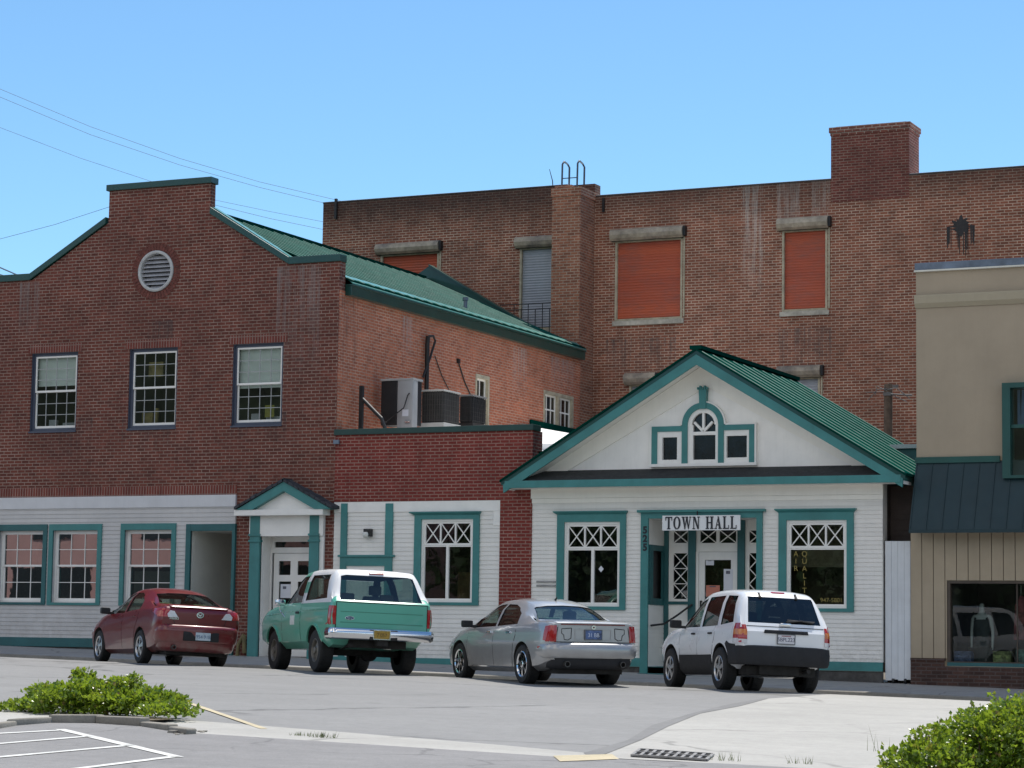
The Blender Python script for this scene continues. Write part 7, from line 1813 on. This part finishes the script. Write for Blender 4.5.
for m_ in 'LR':
    sg = -1 if m_ == 'L' else 1
    d = c.part('door', green, [(shift([(1.86, .58), (3.02, .58), (3.05, .80), (3.03, 1.235), (1.88, 1.245)], ra), m_, .005, .012)])
    mb = MB(); c.panel(mb, shift([(1.92, 1.075), (2.11, 1.075), (2.10, 1.115), (1.93, 1.115)], ra), m_, .03, .03); mb.build('handle', M['black_metal'], d, bevel=.004)
    if m_ == 'L': mb = MB(); c.panel(mb, shift([(2.20, .87), (2.48, .87), (2.48, 1.045), (2.20, 1.045)], ra), m_, .009, .004); mb.build('door_sign', plain('white magnetic sign', (.62, .66, .62), .5, .12, 14), d)
    mb = MB(); c.strip(mb, shift([(1.845, .56), (1.86, 1.25), (1.90, 1.83)], ra), .014, m_, .0015); c.strip(mb, shift([(3.04, .57), (3.07, .80), (3.045, 1.24)], ra), .014, m_, .0015); mb.build('door_gap', M['under'], c.body_o)
    mb = MB(); c.strip(mb, shift([(.12, 1.135), (1.9, 1.135), (4.4, 1.06)], ra), .02, m_, .007); mb.build('shoulder_crease', car_paint('lit green crease', (.075, .36, .25), 0, .22, 1), c.body_o, smooth=60)
    c.part('tail_light', M['lens_red'], [(shift([(.02, .86), (.13, .86), (.13, 1.20), (.02, 1.20)], ra), m_, .012, .03), ([(sg*.885, .86), (sg*.985, .86), (sg*.965, 1.20), (sg*.885, 1.20)][::sg], 'B', .014, .03)])
    c.part('wheel_lip', green, [(shift([(ra+.50*math.cos(a), .39+.50*math.sin(a)) for a in [R(x) for x in range(20, 161, 14)]]+[(ra+.462*math.cos(a), .39+.462*math.sin(a)) for a in [R(x) for x in range(160, 19, -14)]], ra), m_, .022, .03)])
    c.part('wheel_lip', green, [(shift([(ra+2.66+.50*math.cos(a), .39+.50*math.sin(a)) for a in [R(x) for x in range(20, 161, 14)]]+[(ra+2.66+.462*math.cos(a), .39+.462*math.sin(a)) for a in [R(x) for x in range(160, 19, -14)]], ra), m_, .022, .03)])
    mb = MB(); mb.box(sg*.955, sg*1.155, 2.98-ra-.03, 2.98-ra+.03, 1.235, 1.36); o = mb.build('door_mirror', M['chrome'], c.root, bevel=.03, smooth=50)
    mb = MB(); mb.tube([(sg*1.06, 3.0-ra, 1.25), (sg*1.04, 3.02-ra, 1.14), (sg*.985, 2.86-ra, 1.02)], .010, 6); mb.build('mirror_arm', M['chrome'], o)
mb = MB(); c.panel(mb, [(-.14, 1.815), (.14, 1.815), (.14, 1.85), (-.14, 1.85)], 'B', .02, .04); mb.build('brake_light', M['lens_red'], c.root, bevel=.005)
c.seats((-.42, .42), (1.95-ra,), .78, M['cabin_tan'], (1.15-ra, .62, .74, .58))
c.box('underbody', M['under'], (-.55, .55, -ra+.15, L-ra-.3, .46, .60)); c.box('rear_axle', M['under'], (-.70, .70, -.07, .07, .31, .46), bevel=.05)
mb = MB(); mb.lathe([(.02, -.14), (.15, -.08), (.15, .08), (.02, .14)], (.12, 0, .37), 'y', 18); mb.build('axle_housing', M['under'], c.root, smooth=40); MB().tube([(-.55, -ra+.05, .50), (-.5, -.3, .46)], .035, 10).build('exhaust', M['under'], c.root, smooth=40); MB().box(-.1, .1, -ra-.12, -ra+.4, .50, .60).build('tow_hitch', M['under'], c.root)
c.box('dashboard', M['cabin'], (-.74, .74, 2.45-ra, 2.85-ra, .95, 1.27), bevel=.06)
c.box('cargo_blanket', plain('grey cargo blanket', (.20, .22, .21), .9, .4, 5), (-.6, .2, .45-ra, .95-ra, 1.0, 1.22), bevel=.08)
mb = MB(); mb.lathe([(.18, -.012), (.20, 0), (.18, .012), (.16, 0), (.18, -.012)], (-.42, 2.38-ra, 1.24), 'y', 20); mb.build('steering_wheel', M['cabin'], c.root, smooth=50)

# ------------------------------------------------------------------ silver saloon
ra = 1.03; L = 4.98
spec = dict(ra=ra, S=[0, .02, .05, .08, .11, .15, .20, .28, .40, .55, .68, .78, .90, 1.05, 1.2, 1.35, 1.48, 1.6, 1.8, 2.0, 2.2, 2.4, 2.6, 2.75, 2.9, 3.1, 3.3, 3.5, 3.65, 3.8, 4.0, 4.2, 4.45, 4.65, 4.8, 4.9, 4.95, 4.98], cab=(.74, 3.62), prof=dict(
    zu=[(0, .38), (.3, .28), (1, .20), (4.2, .18), (4.98, .28)], zs=[(0, .44), (.5, .32), (4.3, .26), (4.98, .36)], zm=[(0, .68), (1, .70), (4.2, .66), (4.98, .52)],
    zb=[(0, 1.03), (.1, 1.045), (.7, 1.03), (1.5, .985), (2.5, .955), (3.6, .935), (4.4, .84), (4.8, .70), (4.98, .58)],
    zt=[(0, 1.055), (.05, 1.075), (.10, 1.085), (.3, 1.088), (.65, 1.09), (.78, 1.11), (1.05, 1.235), (1.35, 1.355), (1.6, 1.42), (1.95, 1.455), (2.4, 1.458), (2.7, 1.435), (2.95, 1.36), (3.3, 1.18), (3.6, 1.02), (3.75, .985), (4.3, .90), (4.7, .78), (4.9, .66), (4.98, .58)],
    ys=[(0, 0.733), (.2, 0.811), (.6, 0.849), (4.3, 0.849), (4.7, 0.772), (4.98, 0.531)], ym=[(0, 0.772), (.05, 0.825), (.15, 0.859), (.5, 0.883), (1.2, 0.890), (4.2, 0.890), (4.6, 0.840), (4.85, 0.714), (4.98, 0.531)],
    yb=[(0, 0.733), (.05, 0.782), (.15, 0.811), (.6, 0.835), (3.6, 0.835), (4.2, 0.791), (4.6, 0.714), (4.98, 0.463)], yt=[(0, 0.675), (.1, 0.714), (.65, 0.714), (.85, 0.685), (1.4, 0.579), (1.9, 0.555), (2.5, 0.555), (2.9, 0.589), (3.6, 0.733), (4.2, 0.714), (4.98, 0.386)],
    cr=[(0, .005), (.6, .012), (1.5, .04), (2.5, .045), (3.6, .03), (4.98, .015)]))
silver = car_paint('silver car paint', (.37, .372, .375), .35, .28, .9)
c = Car('parked_saloon', 'silver four door saloon with tall red tail lights parked before the brick pier', 'car', (-17.19, 38.62), R(48.1), spec, silver, .335, 2.956, 1.54, .235)
W1 = shift([(2.40, .985), (3.50, .955), (3.16, 1.19), (2.86, 1.345), (2.66, 1.375), (2.44, 1.385)], ra); W2 = shift([(1.42, 1.03), (2.32, .99), (2.36, 1.385), (2.0, 1.375), (1.74, 1.32), (1.50, 1.22)], ra)
RW_ = [(-.66, 1.115), (.66, 1.115), (.50, 1.40), (-.50, 1.40)]; FWn = [(-.68, 1.05), (.68, 1.05), (.50, 1.38), (-.50, 1.38)]
c.body([W1, W2], RW_, FWn, .395, .62, cab_in=.045)
c._g('windshield', FWn, 'F', M['car_glass'], -.01)
for m_ in 'LR': c._g('door_window', W1, m_, M['car_glass'], -.01); c._g('door_window', W2, m_, M['car_glass'], -.01)
c._g('rear_window', RW_, 'B', M['car_glass'], -.008)
c.wheels(M['chrome'], 7, rim_f=.68)
pth = c.rear_path(.835, -ra-.075, .24, .50, .06)
bp_ = c.bumper('rear_bumper', silver, [(-.07, .46), (.0, .46), (.03, .50), (.045, .60), (.035, .68), (.0, .715), (-.09, .725)], pth, smooth=50)
c.bumper('lower_valance', M['plastic'], [(-.14, .27), (-.04, .29), (.0, .36), (.005, .46), (-.06, .47)], c.rear_path(.775, -ra-.06, .22, .28, .05), smooth=50)
for x in (-.52, .52): MB().lathe([(.052, -.03), (.052, .1), (.040, .1), (.040, -.03), (.052, -.03)], (x, -ra-.10, .36), 'y', 18).build('tailpipe', M['steel_dark'], c.root, smooth=40)
tg = c.part('boot_lid', silver, [([(-.67, .74), (.67, .74), (.65, 1.02), (-.65, 1.02)], 'B', .006, .012)])
mb = MB(); c.strip(mb, [(-.70, .73), (-.66, .985)], .012, 'B', .002); c.strip(mb, [(.70, .73), (.66, .985)], .012, 'B', .002); c.strip(mb, [(-.72, .732), (.72, .732)], .012, 'B', .002); mb.build('boot_gap', M['under'], c.body_o)
mb = MB(); c.panel(mb, [(-.60, 1.022), (.60, 1.022), (.60, 1.042), (-.60, 1.042)], 'B', .016, .02); mb.build('high_brake_strip', plain('dark red strip', (.14, .008, .012), .2, .1, 9, coat=.5), tg)
y_ = c.hit(0, .87, 'B', .008).y
mb = MB(); frame_bars(mb, -.34, .34, .775, .955, y_-.008, y_, .012); mb.build('plate_surround', silver, tg)
mb = MB(); mb.box(-.26, .26, y_-.012, y_, .952, .966); mb.build('chrome_bar', silver, tg)
c.plate(0, .86, y_-.01, '31 BB', plain('blue licence plate', (.10, .16, .34), .5, .5, 9), plain('pale plate letters', (.55, .60, .70), .5, .1, 5), frame=plain('dark plate frame', (.09, .10, .12), .4, .1, 8))
for sg in (-1, 1):
    cx_ = sg*.49; fr_ = [(cx_-.085, .975), (cx_-.085 if sg > 0 else cx_-.05, .775), (cx_+.05 if sg > 0 else cx_+.085, .775), (cx_+.085, .975)]
    fr_ = [(cx_-sg*.085, .97), (cx_-sg*.075, .80), (cx_-sg*.02, .765), (cx_+sg*.05, .775), (cx_+sg*.06, .85), (cx_+sg*.10, .88), (cx_+sg*.10, .955)]
    mb = MB(); c.strip(mb, fr_+fr_[:1], .014, 'B', .009); mb.build('trim_outline', M['plastic'], tg)
em = c.hit(0, .985, 'B', .012)
mb = MB().prism([(em.x+.04*math.cos(6.2832*i/18), .985+.036*math.sin(6.2832*i/18)) for i in range(18)], em.y-.022, em.y-.004); e_ = mb.build('emblem', M['chrome'], tg); MB().prism([(-.018, 1.0), (-.018, .98), (0, .968), (.018, .98), (.018, 1.0)], em.y-.026, em.y-.022).build('shield', plain('emblem enamel', (.14, .05, .06), .3, .5, 40), e_)
for m_ in 'LR':
    sg = -1 if m_ == 'L' else 1
    c.part('tail_light', M['lens_red'], [(shift([(.03, .735), (.17, .76), (.14, 1.0), (.05, 1.005)], ra), m_, .012, .03), ([(sg*.69, .735), (sg*.84, .735), (sg*.79, 1.01), (sg*.68, 1.015)][::sg], 'B', .014, .03)])
    d = c.part('front_door', silver, [(shift([(2.36, .30), (3.52, .30), (3.60, .60), (3.56, .935), (2.38, .965)], ra), m_, .004, .010)]); d2 = c.part('rear_door', silver, [(shift([(1.52, .30), (2.34, .30), (2.36, .965), (1.42, 1.0), (1.36, .84), (1.46, .6)], ra), m_, .004, .010)])
    for dd, y in ((d, 2.46), (d2, 1.56)): mb = MB(); c.panel(mb, shift([(y, .865), (y+.20, .86), (y+.20, .893), (y, .90)], ra), m_, .03, .03); mb.build('handle', M['chrome'], dd, bevel=.005)
    mb = MB(); c.strip(mb, shift([(2.35, .29), (2.37, .975)], ra), .012, m_, .0015); c.strip(mb, shift([(1.51, .29), (1.45, .6), (1.35, .84), (1.41, 1.01)], ra), .012, m_, .0015); c.strip(mb, shift([(3.53, .29), (3.61, .6), (3.57, .94)], ra), .012, m_, .0015); mb.build('door_gap', M['under'], c.body_o)
    c.part('side_marker', M['lens_red'], [(shift([(.22, .62), (.36, .62), (.36, .655), (.22, .655)], ra), m_, .008, .01)])
    c.part('sill_trim', M['chrome'], [(shift([(1.55, .265), (3.52, .265), (3.52, .285), (1.55, .285)], ra), m_, .006, .01)])
    c.part('head_light', M['lens_clear'], [(shift([(4.3, .62), (4.75, .56), (4.72, .74), (4.32, .82)], ra), m_, .008, .02)])
c.mirror_pair(3.36-ra, .96, M['black_metal'], .84, (.21, .11, .13))
for x in (-.30, .38): c.box('parcel_item', plain('pale green tissue box', (.30, .42, .33), .7, .2, 6), (x-.13, x+.13, 1.02-ra, 1.14-ra, 1.09, 1.15))
c.seats((-.38, .38), (2.1-ra,), .40, M['cabin_tan'], (1.42-ra, .60, .40, .60))
c.box('parcel_shelf', M['cabin_tan'], (-.6, .6, .80-ra, 1.25-ra, 1.0, 1.05)); c.box('dashboard', M['cabin'], (-.68, .68, 3.0-ra, 3.5-ra, .70, .96), bevel=.06)
mb = MB(); mb.lathe([(.17, -.012), (.19, 0), (.17, .012), (.15, 0), (.17, -.012)], (-.38, 2.85-ra, .94), 'y', 20); mb.build('steering_wheel', M['cabin'], c.root, smooth=50)
c.box('underbody', M['under'], (-.62, .62, -ra+.12, L-ra-.4, .19, .34))
mb = MB(); mb.tube([(0, 1.62-ra, 1.46), (0, 1.54-ra, 1.52)], [.022, .006], 8); mb.build('aerial_fin', M['black_metal'], c.root)

# ------------------------------------------------------------------ dark red saloon
ra = .98; L = 4.58
spec = dict(ra=ra, S=[0, .02, .05, .08, .12, .17, .24, .34, .44, .52, .60, .72, .9, 1.05, 1.2, 1.35, 1.5, 1.7, 1.9, 2.1, 2.3, 2.45, 2.6, 2.8, 3.0, 3.2, 3.4, 3.55, 3.7, 3.9, 4.1, 4.28, 4.42, 4.52, 4.58], cab=(.58, 3.36), prof=dict(
    zu=[(0, .36), (.3, .26), (1, .19), (3.9, .18), (4.58, .26)], zs=[(0, .44), (.5, .31), (3.9, .26), (4.58, .34)], zm=[(0, .78), (1, .76), (3.8, .66), (4.58, .50)],
    zb=[(0, .98), (.06, 1.02), (.4, 1.05), (1.3, 1.03), (2.4, .965), (3.4, .93), (4.1, .80), (4.45, .64), (4.58, .54)],
    zt=[(0, 1.0), (.03, 1.06), (.07, 1.10), (.12, 1.115), (.30, 1.115), (.50, 1.135), (.60, 1.165), (.9, 1.29), (1.25, 1.405), (1.5, 1.455), (1.85, 1.475), (2.2, 1.465), (2.5, 1.40), (2.9, 1.21), (3.35, 1.0), (3.5, .96), (4.0, .86), (4.35, .71), (4.58, .54)],
    ys=[(0, .70), (.2, .80), (.6, .83), (4.0, .83), (4.3, .74), (4.58, .5)], ym=[(0, .75), (.05, .82), (.15, .86), (.5, .875), (4.0, .878), (4.3, .80), (4.58, .50)],
    yb=[(0, .73), (.05, .78), (.15, .815), (.6, .83), (3.4, .825), (4.0, .76), (4.58, .44)], yt=[(0, .68), (.1, .70), (.5, .70), (.7, .68), (1.2, .58), (1.7, .555), (2.3, .56), (2.7, .62), (3.4, .74), (4.0, .70), (4.58, .4)],
    cr=[(0, .005), (.5, .012), (1.5, .04), (2.3, .045), (3.4, .03), (4.58, .015)]))
red = car_paint('dark red pearl car paint', (.135, .003, .006), .0, .26, .6)
c = Car('parked_saloon', 'dark red four door saloon parked before the open doorway of the brick hall', 'car', (-26.08, 39.949), R(52.1), spec, red, .32, 2.64, 1.53, .205)
W1 = shift([(2.16, .985), (3.26, .965), (2.88, 1.19), (2.56, 1.345), (2.38, 1.385), (2.20, 1.40)], ra); W2 = shift([(1.20, 1.055), (2.08, 1.0), (2.12, 1.40), (1.80, 1.395), (1.52, 1.335), (1.28, 1.22)], ra)
RW_ = [(-.62, 1.165), (.62, 1.165), (.50, 1.41), (-.50, 1.41)]; FWn = [(-.66, 1.05), (.66, 1.05), (.48, 1.385), (-.48, 1.385)]
c.body([W1, W2], RW_, FWn, .385, .60, cab_in=.045)
c._g('windshield', FWn, 'F', M['car_glass'], -.01)
for m_ in 'LR': c._g('door_window', W1, m_, M['car_glass'], -.01); c._g('door_window', W2, m_, M['car_glass'], -.01)
c._g('rear_window', RW_, 'B', M['car_glass'], -.008)
c.wheels(M['alloy'], 5, rim_f=.66)
pth = c.rear_path(.815, -ra-.075, .26, .42, .07)
c.bumper('rear_bumper', red, [(-.08, .44), (.0, .44), (.02, .50), (.03, .62), (.03, .70), (.012, .745), (-.03, .765), (-.10, .77)], pth, smooth=50)
c.bumper('lower_valance', red, [(-.14, .25), (-.05, .27), (-.01, .34), (.0, .44), (-.06, .45)], c.rear_path(.78, -ra-.06, .24, .22, .06), smooth=50)
c.box('plate_recess', M['plastic'], (-.36, .36, -ra-.165, -ra-.10, .46, .64), bevel=.02)
c.plate(.03, .555, -ra-.167, '954 918', plain('pale blue licence plate', (.46, .54, .60), .5, .15, 14), plain('plate blue ink', (.06, .11, .22), .5, .1, 5), w=.30, h=.15)
MB().lathe([(.045, -.03), (.045, .1), (.034, .1), (.034, -.03), (.045, -.03)], (-.52, -ra-.09, .33), 'y', 16).build('tailpipe', M['steel_dark'], c.root, smooth=40)
mb = MB(); c.strip(mb, [(-.50, .78), (-.56, .95), (-.60, 1.08)], .012, 'B', .002); c.strip(mb, [(.50, .78), (.56, .95), (.60, 1.08)], .012, 'B', .002); mb.build('boot_gap', M['under'], c.body_o)
mb = MB(); c.panel(mb, [(-.58, 1.085), (.58, 1.085), (.60, 1.112), (-.60, 1.112)], 'B', .03, .03); mb.build('boot_spoiler', red, c.root, bevel=.008, smooth=50)
em = c.hit(0, .965, 'B', .008)
mb = MB(); k = 24
for i in range(k):
    a0, a1 = 6.2832*i/k, 6.2832*(i+1)/k; mb.prism([(.072*math.cos(a0), .965+.056*math.sin(a0)), (.072*math.cos(a1), .965+.056*math.sin(a1)), (.056*math.cos(a1), .965+.041*math.sin(a1)), (.056*math.cos(a0), .965+.041*math.sin(a0))], em.y-.012, em.y+.01)
mb.prism([(-.05, .985), (-.03, .985), (0, .958), (.03, .985), (.05, .985), (.0, .935)], em.y-.011, em.y+.01); mb.build('emblem', M['chrome'], c.root)
bt = c.hit(-.52, .875, 'B', .010); mb = MB()
tx = text_mesh('mazda3', .062, (-.52, bt.y-.004, .86), M['chrome'], 'badge_lettering', c.root, .002)
for m_ in 'LR':
    sg = -1 if m_ == 'L' else 1
    tl = c.part('tail_light', M['lens_red'], [(shift([(.02, .90), (.34, 1.0), (.30, 1.06), (.10, 1.05), (.03, 1.02)], ra), m_, .012, .03), ([(sg*.62, .905), (sg*.82, .895), (sg*.82, 1.04), (sg*.70, 1.05), (sg*.60, 1.02)][::sg], 'B', .014, .03)])
    c.part('clear_lens', M['lens_clear'], [([(sg*.44, .90), (sg*.64, .895), (sg*.66, .96), (sg*.60, 1.02), (sg*.52, 1.01)][::sg], 'B', .018, .02)], tl)
    d = c.part('front_door', red, [(shift([(2.12, .30), (3.18, .30), (3.28, .60), (3.24, .935), (2.14, .98)], ra), m_, .004, .010)]); d2 = c.part('rear_door', red, [(shift([(1.42, .30), (2.10, .30), (2.12, .98), (1.20, 1.04), (1.18, .86), (1.34, .62)], ra), m_, .004, .010)])
    for dd, y in ((d, 2.20), (d2, 1.32)): mb = MB(); c.panel(mb, shift([(y, .905), (y+.18, .90), (y+.18, .93), (y, .937)], ra), m_, .028, .03); mb.build('handle', red, dd, bevel=.005)
    mb = MB(); c.strip(mb, shift([(2.11, .29), (2.13, .985)], ra), .010, m_, .0015); c.strip(mb, shift([(1.41, .29), (1.33, .62), (1.17, .86), (1.19, 1.05)], ra), .010, m_, .0015); c.strip(mb, shift([(3.19, .29), (3.29, .6), (3.25, .94)], ra), .010, m_, .0015); mb.build('door_gap', M['under'], c.body_o)
    c.part('head_light', M['lens_clear'], [(shift([(3.95, .62), (4.35, .54), (4.30, .70), (3.98, .80)], ra), m_, .008, .02)])
c.mirror_pair(3.06-ra, .965, M['black_metal'], .80, (.20, .11, .13))
for x in (-.36, .36): c.box('headrest', plain('pale yellow headrest', (.42, .44, .24), .8, .1, 6), (x-.14, x+.14, 1.02-ra, 1.13-ra, 1.13, 1.20), bevel=.03)
c.seats((-.36, .36), (1.9-ra,), .40, M['cabin_tan'], (1.25-ra, .58, .42, .60))
c.box('parcel_shelf', M['cabin_tan'], (-.58, .58, .66-ra, 1.1-ra, 1.06, 1.10)); c.box('dashboard', M['cabin'], (-.66, .66, 2.75-ra, 3.2-ra, .70, .95), bevel=.06)
c.box('underbody', M['under'], (-.60, .60, -ra+.12, L-ra-.4, .19, .34))
# ================================================================== ACROSS THE LOT (behind the viewer; seen as reflections in the windows)
def far_building(name, label, u0, u1, n0, n1, h, wallm, shop_h, bays):
    z = road_z((u0+u1)/2, n1)-.1
    t = thing(name, label, 'building', ((u0+u1)/2, n1, z))
    mb = MB(); mb.box(u0, u1, n0, n1, z-.5, z+h); mb.build('wall', wallm, t)
    mb = MB(); mb.box(u0-.1, u1+.1, n0-.1, n1+.15, z+h, z+h+.3); mb.build('cornice', M['white'], t)
    w = (u1-u0)/bays
    for k in range(bays):
        a = u0+w*(k+.12); b = u0+w*(k+.88)
        o = MB().box(a, b, n1-.05, n1+.03, z+.6, z+shop_h).build('shop_front', plain('dark shop front', (.02, .02, .022), .25, .2, 2), t)
        MB().box(a+w*.2, b-w*.2, n1-.02, n1+.05, z+shop_h+1.5, z+shop_h+3.2).build('window', plain('dark upper window', (.03, .03, .035), .2, .2, 2), t)
    return t
far_building('stucco_building', 'pink stucco building across the lot, reflected in the left shop windows', -112, -62, -30, -15, 10.5, plain('pink stucco', (.62, .36, .32), .85, .1, .6), 3.9, 7)
far_building('brick_store', 'brown brick store across the lot behind the viewer', 2, 40, -34, -18, 7.5, plain('far brown brick', (.16, .08, .06), .9, .2, 2), 3.0, 5)
def far_tree(u, n, h, r, seed, label):  # unseen trees added to keep bright horizon sky out of the window reflections
    rnd = random.Random(seed); z = road_z(u, n)-.1
    t = thing('added_tree', label, 'tree', (u, n, z), group='unseen trees added across the lot')
    MB().tube([(u, n, z), (u+.1, n, z+h*.3), (u-.1, n+.1, z+h*.6)], [.22, .17, .09], 8).build('trunk', M['twig'], t)
    mb = MB()
    for i in range(1500):
        d = Vector((rnd.gauss(0, 1), rnd.gauss(0, 1), rnd.gauss(0, 1))).normalized()*rnd.random()**.35
        lump = 1+.2*math.sin(5*d.x+seed)+.15*math.sin(6*d.z+seed*2)
        p = Vector((u+d.x*r*lump, n+d.y*r*lump, z+h*.55+d.z*h*.46*lump)); a = Vector((rnd.gauss(0, 1), rnd.gauss(0, 1), rnd.gauss(0, 1))).normalized()*.34; b = a.cross(Vector((rnd.gauss(0, 1), rnd.gauss(0, 1), rnd.gauss(0, 1)))).normalized()*.2
        mb.quad(p-a, p-b, p+a, p+b)
    mb.build('crown', plain('dark tree leaf', (.035, .075, .02), .6, .3, 2), t)
for k, (u, n, h, r) in enumerate(((-27, -17, 8, 3.4), (-32, -20, 9.5, 3.8), (-37.5, -17, 8.5, 3.6), (-43, -19, 9, 3.7), (-48.5, -17, 8, 3.5), (-54, -19, 9.2, 3.8), (-22, -20, 8.5, 3.6))):
    far_tree(u, n, h, r, 40+k, 'unseen leafy tree added behind the viewer to darken window reflections')

t = thing('added_store', 'unseen brown brick store added beyond the left edge to darken car reflections', 'building', (-52, 47, road_z(-52, 44)))  # unseen store added so the car sides mirror a dark wall
z = road_z(-52, 44)
MB().box(-68, -38.55, 47.05, 60, z-1, z+8.2).build('wall', plain('soft brown brick wall', (.14, .06, .045), .9, .2, 1.5), t)
MB().box(-68.1, -38.6, 46.9, 60.1, z+8.2, z+8.5).build('cornice', M['green_trim'], t)
for k in range(5):
    a = -66+k*5.4; MB().box(a, a+3.6, 46.95, 47.06, z+.5, z+3.2).build('shop_front', plain('dark shop front glass', (.02, .02, .022), .25, .2, 2), t); MB().box(a+.8, a+2.4, 46.97, 47.06, z+4.8, z+6.8).build('window', plain('dark upper glass', (.03, .03, .035), .2, .2, 2), t)
# wooded hills added behind the viewer to darken the upper pane reflections
rnd = random.Random(2); hs = sheet([-900+60*i for i in range(32)], [-700, -520, -400, -320, -260, -200], lambda u, n: 0)
hs.v = [(u, n, (0 if n > -210 else (-n-200)*.20*(1+.25*math.sin(u*.008)+.12*math.sin(u*.021+n*.01)+.05*rnd.random()))+.6) for u, n, z in hs.v]
struct('unseen_hills', hs, plain('wooded hillside', (.045, .065, .03), .9, .5, .02), 60)
for o in bpy.data.objects:
    if 'world_coords' in o: del o['world_coords']
